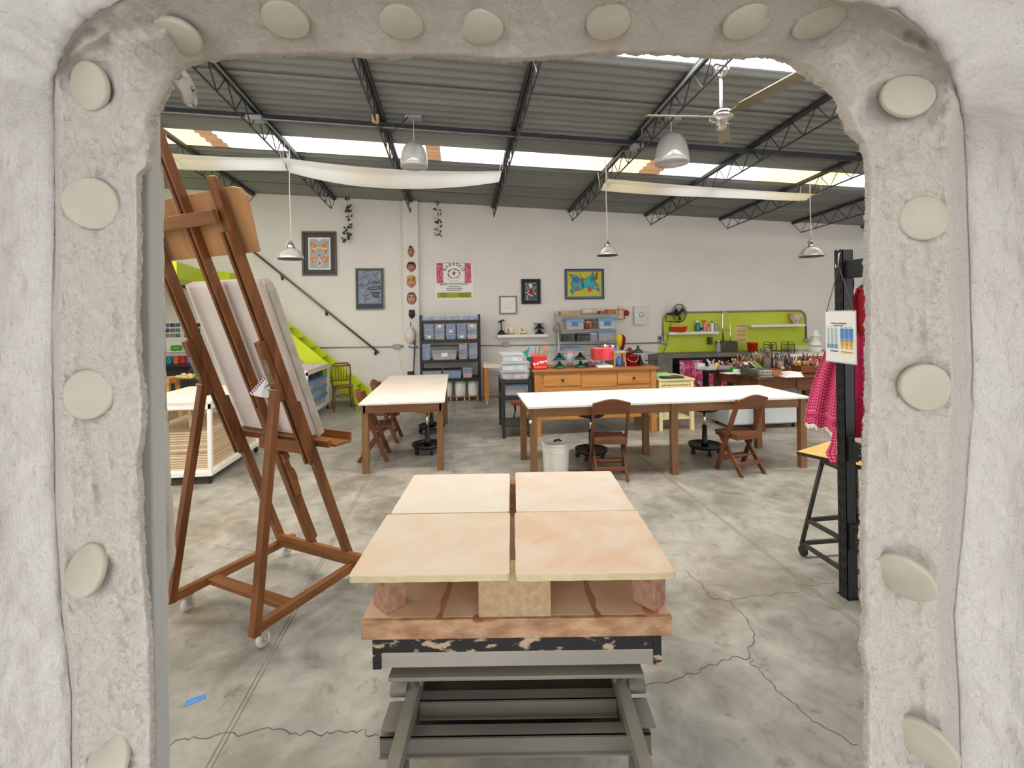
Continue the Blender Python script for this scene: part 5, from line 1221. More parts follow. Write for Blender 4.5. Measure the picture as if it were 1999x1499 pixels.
# two shelves
def wshelf(label, x0, y0, x1, y1, d):
    v0 = VW - d; u0, u1, z0, z1 = wrect(x0, y0, x1, y1, v0)
    tag(MB().bb(u0, u1, v0, VW-.004, z0, z1).build('wall_shelf', M_white, bev=.004), label, 'shelf'); return z1
zA = wshelf('white wall shelf on the lime wall with the orange basin and bottles', 1307, 647.5, 1404, 652.5, .2)
zB = wshelf('white wall shelf on the lime wall with a single round bowl', 1467, 633, 1573, 638, .24)
c = V(1325, 648, VW-.11); ob = MB(); ob.lathe([(0, 0), (.15, 0), (.16, .01), (.2, .11), (.215, .125), (.205, .125), (.19, .11), (.15, .02), (0, .015)], (c.x, c.y, zA), 24)
tag(ob.build('basin', M_orange), 'orange plastic basin on the shelf under the black fan', 'basin')
def bottle(label, x, r, h, mb_, mc, z, v, trig=False, name='bottle', ml=None):
    c = V(x, 648, v); t = thing(name, label, 'bottle', (c.x, v, z), 0, None, local=True)
    m = MB(); m.lathe([(0, 0), (r*.95, 0), (r, .008), (r, h*.6), (r*.75, h*.75), (r*.35, h*.85), (r*.35, h*.9), (0, h*.9)], n=14); m.build('body', mb_, t)
    m = MB(); m.lathe([(r*.4, h*.88), (r*.42, h), (0, h)], n=10)
    if trig: m.bb(-.05, .03, -.018, .018, h*.98, h*1.1); m.bb(-.035, -.02, -.008, .008, h*.85, h*.98)
    m.build('cap', mc, t)
    if ml: m = MB(); m.lathe([(r*1.01, h*.15), (r*1.01, h*.5)], n=14); m.build('paper_label', ml, t)
M_teall = mat('teal cleaning liquid', (24, 130, 170), rough=.2); M_pnk = mat('pink bottle', (222, 150, 140), rough=.4)
bottle('blue spray bottle with white trigger on the lime wall shelf', 1362, .05, .24, M_teall, M_white, zA, VW-.1, True, 'spray_bottle')
bottle('small bottle with pale yellow cap next to the blue spray bottle', 1369, .032, .19, M_clearw, mat('pale yellow cap', (230, 226, 150)), zA, VW-.09, ml=M_ink)
bottle('pinkish spray bottle with orange trigger on the lime wall shelf', 1376, .045, .24, M_pnk, M_orange, zA, VW-.1, True, 'spray_bottle')
bottle('white bottle with a dark red cap on the lime wall shelf', 1390, .045, .235, M_white, mat('dark red cap', (120, 30, 36)), zA, VW-.1)
bottle('grey white bottle at the sink end of the lime wall shelf', 1398, .042, .22, M_grey, M_white, zA, VW-.09)
bottle('short rosy bottle in front row of the lime wall shelf', 1383, .04, .15, M_pnk, M_red, zA, VW-.15)
c = V(1554, 634, VW-.13); bo = thing('ceramic_bowl', 'round pale pink patterned bowl on the right-angled shelf end of the lime wall', 'bowl', (c.x, c.y, zB))
bo['label'] = 'round pale patterned bowl standing alone on a white shelf against lime wall'
m = MB(); m.lathe([(0, 0), (.07, 0), (.08, .05), (.14, .14), (.15, .2), (.13, .26), (.12, .25), (.13, .18), (.06, .06), (0, .05)], (c.x, c.y, zB), 22); m.build('body', mat('pale pink ceramic', (224, 200, 184), (190, 150, 136), scale=22, rough=.5, lo=.5, hi=.6), bo)
tag(MB().box(V(1386, 665, VW-.06), (.09, .11, .17)).build('soap_dispenser', mat('olive black plastic', (62, 64, 44), rough=.4), bev=.015), 'dark dispenser on the lime wall under the bottle shelf', 'dispenser')
t = thing('notice', 'yellow paper notice with lines of print on the lime wall', 'notice', V(1448, 669, VW-.006))
u0, u1, z0, z1 = wrect(1436, 632.5, 1460, 669, VW-.006)
m = MB(); m.bb(u0, u1, VW-.008, VW-.0045, z0, z1); m.build('sheet', mat('yellow paper', (222, 200, 130), rough=.8), t)
m = MB(); PF = lambda x, y, k=1: Vector((u0 + (u1-u0)*x, VW - .0085, z0 + (z1-z0)*y))
for g, (y, n) in enumerate(((.86, 2), (.62, 3), (.40, 3), (.13, 3))):
    for k in range(n): textbar(y - .05*k + .05, .14, .88, .022, 50 + g*4 + k, 0)
m.build('print', mat('brown print', (120, 96, 60), rough=.8), t)
# counter
M_conc = mat('grey concrete counter', (126, 124, 116), (104, 102, 96), scale=5, rough=.6)
ck = thing('sink_counter', 'grey concrete sink counter against the lime wall', 'counter', (6.3, 10.7, 0))
UL = V(1285, 700, 10.4).x
m = MB(); m.bb(UL, 8.6, 10.4, VW-.004, .80, .885); m.build('counter_slab', M_conc, ck, bev=.006)
m = MB(); m.bb(UL, UL+.33, 10.4, VW-.004, 0, .80); m.build('support_wall', M_conc, ck); m = MB(); m.bb(6.6, 6.9, 10.45, VW-.004, 0, .80); m.build('support_wall', M_conc, ck)
c = V(1422, 683, 10.8); m = MB(); m.bb(c.x-.21, c.x+.21, 10.75, VW-.004, .885, 1.13); m.build('faucet_block', mat('dark concrete block', (84, 80, 72), (70, 66, 60), scale=8, rough=.7), ck, bev=.008)
m = MB(); m.bb(UL+.4, 6.5, 10.9, 10.95, .0, .79); m.build('recess_shade', M_blackp, ck)  # black panel standing in for the shade beneath the counter
M_flor = bpy.data.materials.new('floral oilcloth'); M_flor.use_nodes = True
nt = M_flor.node_tree; vr = nt.nodes.new('ShaderNodeTexVoronoi'); vr.inputs['Scale'].default_value = 9; tc = nt.nodes.new('ShaderNodeTexCoord'); nt.links.new(tc.outputs['Object'], vr.inputs['Vector'])
rp = nt.nodes.new('ShaderNodeValToRGB'); cr = rp.color_ramp
for ps, col in ((0.0, (240, 220, 120)), (.16, (70, 90, 170)), (.3, (236, 190, 200)), (.42, (214, 60, 110)), (.62, (200, 40, 96)), (.8, (60, 120, 130))):
    e = cr.elements.new(ps); e.color = lin(col)
cr.interpolation = 'CONSTANT'
nt.links.new(vr.outputs['Distance'], rp.inputs['Fac']); nt.links.new(rp.outputs['Color'], nt.nodes['Principled BSDF'].inputs['Base Color'])
m = MB(); a, b = V(1327, 720, 10.37), V(1372, 720, 10.37); m.grid(lambda s, t: Vector((a.x + (b.x-a.x)*s, 10.37 + .02*math.sin(s*26), .05 + .70*t)), 60, 3)
tag(m.build('curtain', M_flor, solid=.004), 'pink floral curtain hung below the concrete sink counter', 'curtain')
m = MB(); a, b = V(1385, 720, 10.37), V(1420, 720, 10.37); m.grid(lambda s, t: Vector((a.x + (b.x-a.x)*s, 10.39 + .02*math.sin(s*26), .05 + .38*t)), 60, 3)
tag(m.build('folded_curtain', M_flor, solid=.004), 'low pink floral cloth seen beneath the dark tool table', 'cloth')
fa = thing('sprayer_tap', 'tall chrome pre-rinse sprayer tap with taps on the sink block', 'tap', (c.x, 10.85, 1.13))
Q = lambda x, y, v=10.8: V(x, y, v)
m = MB(); m.tube([Q(1425.5, 676), Q(1425.5, 655), Q(1425, 636), Q(1422, 618), Q(1418, 610), Q(1413, 608), Q(1410.5, 614), Q(1410.5, 640), Q(1411, 656)], .011, 8); m.build('riser', M_chrome, fa)
m = MB(); m.tube([Q(1411, 654), Q(1412.5, 666)], .016, 8); m.tube([Q(1408, 661), Q(1410, 669), Q(1412, 671)], .008, 6); m.build('spray_grip', M_blackp, fa)
m = MB(); m.tube([Q(1425, 644), Q(1419, 645), Q(1417, 643)], .008, 6); m.build('hose_clip', M_black, fa)
m = MB(); m.tube([Q(1414, 677), Q(1418, 679), Q(1434, 679), Q(1438, 676)], .02, 8); m.tube([Q(1438, 679), Q(1438, 673)], .017, 8); m.tube([Q(1419, 679), Q(1419, 674)], .017, 8); m.tube([Q(1411, 668), Q(1412, 674)], .02, 8); m.build('tap_body', M_white, fa)
bottle('clear soap bottle standing on the counter beside the concrete sink block', 1402, .055, .27, M_clear, M_white, .886, 10.7)
# ================================================================ BLACK BIN RACK
XL, XR, VF, VB = -.785, .49, 10.36, 10.88
rk = thing('bin_rack', 'black metal shelving rack filled with small clear bins beside the pillar', 'rack', (-.15, 10.6, 0))
for x in (XL+.022, XR-.022):
    for y in (VF+.02, VB-.02):
        m = MB(); m.bb(x-.022, x+.022, y-.02, y+.02, 0, 1.85); m.build('post', M_black, rk, bev=.002)
RS = (1.742, 1.336, .909, .513)
for z in RS:
    m = MB(); m.bb(XL+.03, XR-.03, VF+.02, VB-.02, z-.03, z-.012)
    for y in (VF+.006, VB-.006): m.bb(XL+.044, XR-.044, y-.008, y+.008, z-.075, z-.01)
    for x in (XL+.008, XR-.008): m.bb(x-.007, x+.007, VF+.04, VB-.04, z-.075, z-.01)
    m.build('shelf', M_black, rk)
def rx(x): return V(x, 700, VF+.15).x
RG = 'small clear bins on the black rack'
row = ['bottom', 'middle', 'top']; col = ['first', 'second', 'third', 'fourth', 'fifth']
xs5 = [rx(x) for x in (834, 859, 882, 905, 926)]
for k, x in enumerate(xs5):
    bin_thing('clear bin on the very top of the black rack, %s from the pillar' % col[k], x, VF+.16, RS[0]-.0115, .225, .28, .125, RG, M_clearw, mat('pale blue contents', (150, 180, 210), (80, 120, 180), scale=16), fill=.6)
for k, x in enumerate([rx(x) for x in (839, 859.5, 881, 902, 922)]):
    for r_ in range(3):
        bin_thing('blue filled bin, %s of the %s stack from the pillar, upper full rack shelf' % (row[r_], col[k]), x, VF+.16, RS[1]-.0115 + .112*r_, .205, .28, .111, RG, M_clearw, [C_blue, C_mix, C_blue, C_blue, C_pink][k] if r_ != 1 else C_blue, fill=.78, tagp=.35 if (k + r_) % 3 == 0 else None)
for r_ in range(3):
    bin_thing('blue filled bin, %s of the stack between pillar and wide clear tub' % row[r_], rx(832.5), VF+.16, RS[2]-.0115 + .112*r_, .19, .28, .111, RG, M_clearw, C_blue, fill=.78)
    for j, xx in enumerate((904, 923.5)):
        bin_thing('blue filled bin, %s of the stack %s the wide clear tub on the rack' % (row[r_], ['just beyond', 'farther beyond'][j]), rx(xx), VF+.16, RS[2]-.0115 + .112*r_, .18, .28, .111, RG, M_clearw, C_blue if (r_+j) % 2 else C_mix, fill=.75)
bin_thing('wide clear tub with pale papers in the middle of the black rack', rx(868), VF+.18, RS[2]-.0115, .52, .34, .20, RG, M_clearw, mat('khaki contents', (196, 188, 166), (150, 140, 130), scale=10), fill=.6, tagp=.25)
bin_thing('large clear tub of teal things above the buckets on the rack, near the pillar', rx(843), VF+.2, RS[3]-.0115, .42, .36, .19, RG, M_blackp, mat('teal grey contents', (120, 146, 146), (90, 120, 130), scale=10), fill=.8, lidh=.018)
bin_thing('large clear tub of blue things in the middle above the buckets on the rack', rx(883), VF+.2, RS[3]-.0115, .38, .36, .19, RG, M_blackp, C_blue, fill=.75, lidh=.018)
for r_ in range(2):
    bin_thing('small clear bin, %s of the pair above the last bucket on the rack' % ['lower', 'upper'][r_], rx(912), VF+.17, RS[3]-.0115 + .107*r_, .2, .3, .106, RG, M_clearw, [C_pink, C_blue][r_], fill=.75)
for k, (x, lab) in enumerate(((873, 'white bucket nearest the worktable under the black bin rack'), (898, 'middle white bucket with wire handle under the black bin rack'), (923, 'white bucket at the open end under the black bin rack'))):
    bx_ = rx(x) + (.0 if k else -.02)
    bucket('bucket', lab, (bx_, VF+.2, .105), .125, .33, group='buckets under the black rack')
    t = thing('bucket_dolly', lab.replace('white bucket', 'wooden dolly under the bucket').replace('middle wooden', 'middle wooden').replace(' with wire handle', ''), 'dolly', (bx_, VF+.2, 0), 0, 'bucket dollies', local=True)
    m = MB(); m.bb(-.12, .12, -.12, .12, .085, .104); m.build('board', M_ply, t)
    for sx in (-1, 1):
        for sy in (-1, 1):
            m = MB(); m.lathe([(.006, -.012), (.032, -.012), (.032, .012), (.006, .012)], (0, 0, 0), 12, M=Matrix.Translation((sx*.085, sy*.085, .032)) @ Matrix.Rotation(PI/2, 4, 'Y')); m.bb(sx*.085-.012, sx*.085+.012, sy*.085-.012, sy*.085+.012, .05, .086); m.build('caster', M_cw, t)

# ================================================================ CHROME WIRE RACK
WX0, WX1, WF, WB = 2.20, 3.55, 10.5, 10.94
wr = thing('wire_rack', 'chrome wire shelving rack behind the oak bench, packed with blue lidded boxes', 'rack', ((WX0+WX1)/2, 10.7, 0))
for x in (WX0+.012, WX1-.012):
    for y in (WF+.012, WB-.012):
        m = MB(); m.tube([(x, y, 0), (x, y, 1.88)], .0125, 8); m.build('post', M_wire, wr)
WS = (1.80, 1.475, 1.205, .875, .3)
for z in WS:
    m = MB()
    for y in (WF+.012, WB-.012):
        m.tube([(WX0, y, z), (WX1, y, z)], .006, 5); m.tube([(WX0, y, z-.04), (WX1, y, z-.04)], .005, 5)
        n = 30; m.tube([(WX0 + (WX1-WX0)*k/n, y, z - (.04 if k % 2 else 0)) for k in range(n+1)], .0035, 4)
    for x in (WX0+.012, WX1-.012): m.tube([(x, WF, z), (x, WB, z)], .006, 5)
    for k in range(24): x = WX0 + .02 + (WX1-WX0-.04)*k/23; m.tube([(x, WF+.01, z+.003), (x, WB-.01, z+.003)], .0028, 4)
    m.build('wire_shelf', M_wire, wr)
vx = lambda x, v=WF+.1: V(x, 660, v).x
M_plab = mat('pink paper label', (240, 160, 160), rough=.8)
G2 = 'blue lidded boxes on the chrome rack'; Z = lambda k: WS[k] + .0065
M_card = mat('brown cardboard', (186, 136, 86), (168, 118, 70), scale=4, rough=.9); M_lcard = mat('pale cardboard', (206, 172, 132), (192, 156, 116), scale=4, rough=.9)
def cbox(label, x0, x1, h, z, m_, v=WF+.06, d=.3, name='carton'):
    tag(MB().bb(vx(x0), vx(x1), v, v+d, z, z+h).build(name, m_, bev=.004), label, 'box')
cbox('long pale flat carton on top of the chrome rack', 1096, 1134, .085, Z(0), M_lcard)
t = MB(); t.tube([(vx(1137), WF+.17, Z(0)+.065), (vx(1150), WF+.17, Z(0)+.068), (vx(1168), WF+.17, Z(0)+.065)], .064, 14)
tag(t.build('paper_roll', mat('cream paper roll', (226, 212, 190), (206, 190, 166), scale=10, rough=.9)), 'rolled cream paper lying on top of the chrome rack', 'roll')
cbox('lower brown carton on top of the chrome rack', 1171, 1185, .08, Z(0), M_clay, d=.2)
cbox('taller brown carton at the end of the chrome rack top', 1186, 1202, .11, Z(0), M_card, d=.24)
def bx(label, x0, x1, h, z, con, lid=M_ltblue, tagp=None, d=.3, ml=None): bin_thing(label, (vx(x0)+vx(x1))/2, WF+.2, z, vx(x1)-vx(x0), d, h, G2, lid, con, fill=.75, lidh=.05, tagp=tagp, ml=ml)
bx('blue lidded box of pale scraps on the chrome rack second shelf, strainer side', 1104, 1140, .225, Z(1), mat('peach scraps', (214, 186, 160), (190, 160, 130), scale=12), tagp=.35, ml=M_blue)
bx('blue lidded box of white scraps on the chrome rack second shelf, glove end', 1168, 1203, .235, Z(1), C_pale, tagp=.4, ml=M_blue)
bt = thing('photo_tub', 'dark brown tub with pink photo wrap between two boxes on the chrome rack', 'tub', (vx(1150), WF+.14, Z(1)))
m = MB(); m.lathe([(0, 0), (.10, 0), (.115, .19), (.115, .2), (0, .2)], (vx(1150), WF+.14, Z(1)), 18); m.build('body', mat('photo wrap', (70, 30, 30), (214, 140, 100), scale=12, rough=.4), bt)
m = MB(); m.lathe([(.12, .19), (.12, .215), (0, .22)], (vx(1150), WF+.14, Z(1)), 18); m.build('lid', mat('brown lid', (60, 34, 30), rough=.4), bt)
for j, (x0, x1, n) in enumerate(((1098, 1121, 6), (1125, 1150, 6))):
    for k in range(n):
        m = MB(); m.bb(vx(x0), vx(x1), WF+.03, WF+.33, Z(2) + .028*k, Z(2) + .028*k + .024)
        tag(m.build('plaster_tray', M_blackp if k == n-1 and j else mat('dark grey tray', (66, 70, 72), (92, 96, 96), scale=16, rough=.6), bev=.004), '%s dark tray from the bottom, %s stack on the chrome rack third shelf' % (ords[k].replace('topmost', 'first'), ['strainer-side', 'middle'][j]), 'tray', 'dark trays on the chrome rack')
bx('blue lidded box with pink paper on the chrome rack third shelf', 1167, 1202, .235, Z(2), C_mix, tagp=None)
bx('clear empty box beside the dark trays on the chrome rack third shelf', 1152, 1165, .19, Z(2), None, lid=M_clearw)
bx('blue lidded box with large pink label on the chrome rack, strainer side above the bench', 1098, 1131, .20, Z(3), C_pale, tagp=.55, ml=M_plab)
bx('blue lidded box with pink label on the chrome rack, glove end above the bench', 1178, 1204, .20, Z(3), C_pale, tagp=.7, ml=M_plab)
for k, (x0, x1) in enumerate(((1100, 1130), (1140, 1165), (1172, 1200))): bx('dark box on the chrome rack lowest shelf, %s from the strainer side' % col[k], x0, x1, .28, Z(4), C_dark)
sp = thing('strainer', 'round grey wire strainer hanging on the end of the chrome rack', 'strainer', (2.1, 10.6, 1.3))
c = V(1085.5, 641, 10.55); m = MB(); m.ball(c, .085, (.9, .5, 1), 14, 10); m.build('bowl', mat('grey mesh', (168, 160, 148), (130, 124, 116), scale=60, rough=.5), sp)
m = MB(); m.tube([c + Vector((.03, 0, .07)), V(1090, 622, 10.55), V(1092, 610, 10.55)], .011, 6); m.build('handle', mat('maroon handle', (110, 60, 64), rough=.5), sp)
m = MB(); c = V(1093, 650, 10.5); m.tube([V(1092, 630, 10.49), c, V(1094, 662, 10.49)], [.012, .03, .02], 7)
tag(m.build('brush_bundle', mat('grey bristle', (120, 116, 106), rough=.9)), 'grey brush hanging on the chrome rack post below the strainer', 'brush')
for lab, x, y, s, m_, nm in (('yellow rubber glove hanging at the end of the chrome rack', 1209, 664, (.075, .05, .16), M_yellow, 'glove'), ('dark red oven mitt hanging behind the yellow glove', 1214, 667, (.085, .05, .18), mat('dark red cloth', (130, 20, 34), rough=.9), 'mitt')):
    c = V(x, y, 10.5 if nm == 'glove' else 10.62); tag(MB().ball(c, 1, s, 12, 10, lambda d: 1 + .12*math.sin(4*d.z)).build(nm, m_), lab, nm)
wb = thing('letter_rack', 'red and peach wire holder on the wall beside the chrome rack', 'holder', V(1214, 625, VW-.05))
c = V(1214, 612, VW-.1); m = MB(); m.tube([c + Vector((-.12, 0, .05)), c + Vector((-.1, 0, .1)), c + Vector((.06, 0, .09)), c + Vector((.06, 0, -.12)), c + Vector((-.12, 0, -.13)), c + Vector((-.12, 0, .05))], .012, 6); m.build('frame', mat('red grey wire', (150, 100, 100), rough=.5), wb)
m = MB(); m.box(c + Vector((.0, .03, .06)), (.12, .02, .22)); m.box(c + Vector((-.02, .02, -.08)), (.16, .02, .07)); m.build('papers', mat('peach paper', (236, 196, 170), rough=.8), wb)
m = MB(); m.ball(c + Vector((.11, -.01, .01)), .065, (1, .5, 1.1), 10, 8); m.build('red_bow', mat('dark red ribbon', (160, 20, 40), rough=.7), wb)

# ================================================================ GLAZE CORNER UNDER THE LANDING
vG = 10.9
def gx(x, y): return V(x, y, vG)
t = thing('cup_shelf', 'black shelf unit under the landing carrying a row of coloured cups', 'shelf', (-5.9, 10.9, 0))
a, b = gx(300, 712), gx(372, 712)
m = MB(); m.bb(-7.2, b.x + .1, vG - .12, VW-.004, a.z - .05, a.z - .002); m.build('board', M_blackp, t)
m = MB(); m.bb(-7.2, b.x + .1, vG + .02, VW-.004, .0, a.z - .05); m.build('dark_cupboard', mat('dark cupboard', (34, 30, 28), rough=.7), t)
for k, (x, c_) in enumerate(((318, (190, 84, 60)), (333, (30, 130, 160)), (347, (196, 100, 50)), (360, (190, 30, 36)), (372, (90, 90, 170)), (384, (60, 60, 120)))):
    p = gx(x, 712); o = MB(); o.lathe([(0, 0), (.062, 0), (.066, .09), (.063, .092), (.066, .098), (.07, .17), (.066, .172), (.06, .02), (0, .02)], (p.x, vG - .03, a.z - .002), 16)
    tag(o.build('cup', mat('cup glaze %d' % k, c_, rough=.35)), ['rust', 'turquoise', 'orange', 'red', 'violet', 'navy'][k] + ' glazed cup on the black shelf below the glaze samples', 'cup', 'coloured cups under the landing')
def sample_board(label, x0, y0, x1, y1, cols):
    u0, u1, z0, z1 = wrect(x0, y0, x1, y1, VW-.02); t = thing('sample_board', label, 'sample board', ((u0+u1)/2, VW, z0))
    m = MB(); m.bb(u0, u1, VW-.02, VW-.004, z0, z1); m.build('panel', M_white, t)
    for k, c_ in enumerate(cols):
        i, j = k % 3, k // 3; x = u0 + (u1-u0)*(.2 + .3*i); z = z1 - (z1-z0)*(.24 + .27*j)
        m = MB(); m.box((x, VW-.032, z), ((u1-u0)*.25, .022, (z1-z0)*.2)); m.build('glaze_sample', mat('glaze %d %d' % c_[:2], c_, tuple(int(q*.8) for q in c_), scale=20, rough=.3), t, bev=.008)
sample_board('white board of nine blue and green glaze samples under the landing', 319, 626, 355, 663, [(90, 120, 130), (40, 70, 100), (70, 110, 124), (30, 60, 84), (120, 130, 110), (104, 136, 126), (150, 150, 100), (140, 150, 90), (104, 110, 50)])
sample_board('white board of dark brown glaze samples behind the easel mast', 358, 626, 394, 663, [(70, 44, 40), (120, 100, 84), (60, 40, 36), (90, 60, 50), (150, 130, 110), (50, 36, 34), (80, 40, 36), (110, 80, 60), (66, 34, 32)])
u0, u1, z0, z1 = wrect(318, 666, 380, 668, VW-.1); tag(MB().bb(u0-.4, u1, VW-.14, VW-.004, z0-.2, z0-.18).build('wall_shelf', M_white), 'narrow white wall shelf holding a green roll under the glaze samples', 'shelf')
zs = z0 - .18
c = gx(343, 675); t = MB(); t.lathe([(0, 0), (.05, 0), (.058, .01), (.058, .17), (.05, .18), (0, .18)], (0, 0, 0), 16, M=Matrix.Translation((c.x-.09, VW-.08, zs+.06)) @ Matrix.Rotation(PI/2, 4, 'Y'))
tag(t.build('roll', mat('bright green roll', (90, 180, 50), rough=.4)), 'bright green roll on the narrow white shelf under the landing', 'roll')
tag(MB().bb(c.x-.22, c.x+.1, VW-.02, VW-.005, zs, zs+.2).build('white_card', M_paper), 'white card standing behind the bright green roll', 'card')
# things on and behind the near white cart
c = G(363, 742, .921); t = thing('dried_bouquet', 'bunch of dried cream flowers lying on the white cart behind the easel', 'flowers', c)
r = random.Random(8); m = MB()
for k in range(26):
    a = r.uniform(0, 6.28); q = r.random()**.5; m.ball(c + Vector((.13*q*math.cos(a), .11*q*math.sin(a), .03 + .05*(1-q) + r.uniform(0, .02))), r.uniform(.026, .04), (1, 1, .9), 7, 5, lambda d: 1 + .25*math.sin(9*d.x + 7*d.y))
o = m.build('blossoms', mat('dried cream petals', (214, 196, 140), (180, 158, 100), scale=40, rough=.9), t); o['kind'] = 'stuff'
m = MB()
for k in range(5): m.tube([c + Vector((.05, .0, .02)), c + Vector((.2 + .02*k, .03*k - .05, .015 + .03*(k % 2)))], .004, 4)
m.tube([c + Vector((.0, .02, .05)), c + Vector((.07, .06, .2))], .003, 4); m.build('stems', mat('dry stem', (130, 120, 70), rough=.9), t)
t = thing('wooden_stool', 'wooden stool standing behind the white cart with the flowers', 'stool', (-4.4, 7.6, 0), 0, local=True)
m = MB(); m.bb(-.16, .16, -.16, .16, .90, .98); m.build('seat', M_seatw, t, bev=.006)
for sx in (-1, 1):
    for sy in (-1, 1): m = MB(); m.bar((sx*.12, sy*.12, .9), (sx*.17, sy*.17, 0), .05, .05); m.build('leg', M_seatw, t)
t.location = (*G(320, 742, .94).xy, 0)
t = thing('sawhorse', 'pale wooden trestle stool standing under the top of the near white cart', 'trestle', (-3.2, 6.35, .60), 0, local=True)
m = MB(); m.bb(-.2, .2, -.06, .06, .19, .23); m.build('top', M_wb, t, bev=.004)
for s in (-1, 1):
    for q in (-1, 1): m = MB(); m.bar((s*.13, q*.02, .19), (s*.18, q*.08, 0.0), .035, .035); m.build('leg', M_wb, t)
t.location = (-3.25, 6.1, .1405 + .0272*15 + .0225 + .001)
# ================================================================ ON THE BLACK CART AND THE OAK BENCH
def tray_box(label, x0, x1, y, z, d, h, con, v):
    u0, u1 = V(x0, y, v).x, V(x1, y, v).x
    return bin_thing(label, (u0+u1)/2, v + d/2, z, u1-u0, d, h, 'clear storage boxes on the black cart', M_clearw, con, fill=.55, lidh=.02)
tray_box('lowest clear storage box on the black cart, with red paper inside', 978, 1034, 715, .8605, .42, .13, mat('red grey contents', (190, 120, 120), (200, 200, 200), scale=8), 7.2)
tray_box('middle clear storage box on the black cart, with white sheets inside', 979, 1033, 700, .9905, .42, .13, C_pale, 7.2)
tray_box('topmost clear storage box on the black cart, with grey contents', 979, 1022, 684, 1.1205, .36, .125, mat('grey silver contents', (150, 152, 154), (210, 210, 210), scale=16), 7.25)
bin_thing('blue lidded storage box of clay on the middle tray of the black cart', .86, 7.42, .6215, .36, .42, .17, 'storage boxes on the black cart', M_blue, C_mix, fill=.8)
ZB = 1.0008
bl = lambda x, y=720, v=7.25: V(x, y, v)
# red sweets tub full of sticks
c = bl(1053.5); t = thing('sweets_tub', 'red square plastic tub with white script lettering, full of tools on the oak bench', 'tub', (c.x, 7.28, ZB))
m = MB(); m.bb(c.x-.105, c.x+.105, 7.19, 7.37, ZB, ZB+.2); m.build('body', M_red, t, bev=.012)
m = MB(); m.bb(c.x-.11, c.x+.11, 7.185, 7.375, ZB+.185, ZB+.205); m.build('rim', mat('clear red rim', (220, 70, 70), rough=.3), t, bev=.004)
m = MB(); M = Matrix.Translation((c.x, 7.1885, ZB+.085)) @ Matrix.Rotation(PI/2, 4, 'X') @ Matrix.Rotation(.25, 4, 'Z')
letters(m, 'Red Vines', .052, M, .0022); m.build('lettering', M_paper, t, solid=.001)
m = MB(); m.bb(c.x-.09, c.x+.09, 7.1882, 7.1892, ZB+.02, ZB+.05); m.build('yellow_stripe', mat('orange print', (220, 100, 40), rough=.5), t)
r = random.Random(3)
for k, c_ in enumerate(((220, 60, 70), (230, 90, 110), (200, 170, 120), (110, 110, 100), (220, 150, 60), (235, 100, 100), (180, 140, 100), (90, 130, 120))):
    x = c.x - .08 + .02*k; m = MB(); m.tube([(x, 7.27 + r.uniform(-.04, .04), ZB+.1), (x + r.uniform(-.06, .09), 7.28 + r.uniform(-.05, .05), ZB + r.uniform(.26, .38))], r.uniform(.006, .012), 6)
    tag(m.build('craft_stick', mat('stick %d' % k, c_, rough=.6)), '%s stick standing in the red lettered tub' % ['crimson', 'rose', 'tan', 'dark grey', 'amber', 'salmon', 'brown', 'sea green'][k], 'stick', 'sticks in the red tub')
fan_c = bl(1036, 690, 7.5)
t = thing('paper_fan', 'teal and pale blue paper fans standing behind the red tub', 'fan', (fan_c.x, 7.5, ZB)); 
for k, (pts, mm) in enumerate(((((1018, 688), (1028, 683), (1034, 677), (1030, 697)), M_teal), (((1036, 675), (1044, 676), (1051, 690), (1046, 698), (1039, 690)), mat('pale aqua paper', (120, 200, 206), rough=.6)), (((1037, 674), (1040, 674), (1050, 692), (1047, 693)), M_teal), (((1028, 697), (1042, 697), (1042, 722), (1030, 722)), mat('teal block', (20, 120, 112), rough=.5)))):
    m = MB(); v_ = 7.46 + .02*k; m.add([V(x, y, v_) for x, y in pts], [tuple(range(len(pts)))]); m.build('fan_blade', mm, t, solid=.012)
c = bl(1032, 712, 7.3); tag(MB().lathe([(0, 0), (.04, 0), (.05, .03), (.035, .06), (.045, .1), (.03, .105), (0, .1)], (c.x, 7.3, ZB), 14).build('clay_pot', mat('brown speckled pot', (150, 100, 88), (190, 150, 140), scale=30, rough=.6)), 'small brown waisted pot next to the red lettered tub', 'pot')
for lab, x, v_, z, b_ in (('green banding wheel on the oak bench, lower of the pair by the red tub', 1092.5, 7.3, ZB, M_green), ('green and blue banding wheel on top of the pair by the red tub', 1092.5, 7.3, ZB+.1265, mat('blue green metal', (20, 84, 92), (18, 74, 52), scale=8, rough=.3)),
                          ('green banding wheel below the black one in the middle of the oak bench', 1133.5, 7.3, ZB, M_green), ('black banding wheel stacked on a green one in the middle of the oak bench', 1133, 7.3, ZB+.1265, M_black)):
    c = bl(x, 720, v_); banding_wheel(lab, c.x, v_, z, .098, .126, b_, disc_r=.135)
c = bl(1114, 716, 7.5); jar = thing('glass_jar', 'clear glass jar standing between the banding wheels', 'jar', (c.x, 7.55, ZB))
m = MB(); m.lathe([(0, 0), (.055, 0), (.058, .01), (.058, .17), (.05, .18), (.05, .2), (.046, .2), (.05, .165), (.05, .01), (0, .01)], (c.x, 7.55, ZB), 18); m.build('glass', M_clear, jar)
m = MB(); m.lathe([(0, .012), (.046, .012), (.046, .1), (0, .1)], (c.x, 7.55, ZB), 14); m.build('contents', C_pale, jar)
c = bl(1156, 716, 7.35); t = MB(); r = random.Random(6)
for k in range(40):
    a, q = r.uniform(0, 6.28), r.random()**.5; t.ball((c.x + .13*q*math.cos(a), 7.4 + .08*q*math.sin(a), ZB + .025 + .06*(1-q)*r.random()), r.uniform(.018, .032), (1, 1, .9), 7, 5)
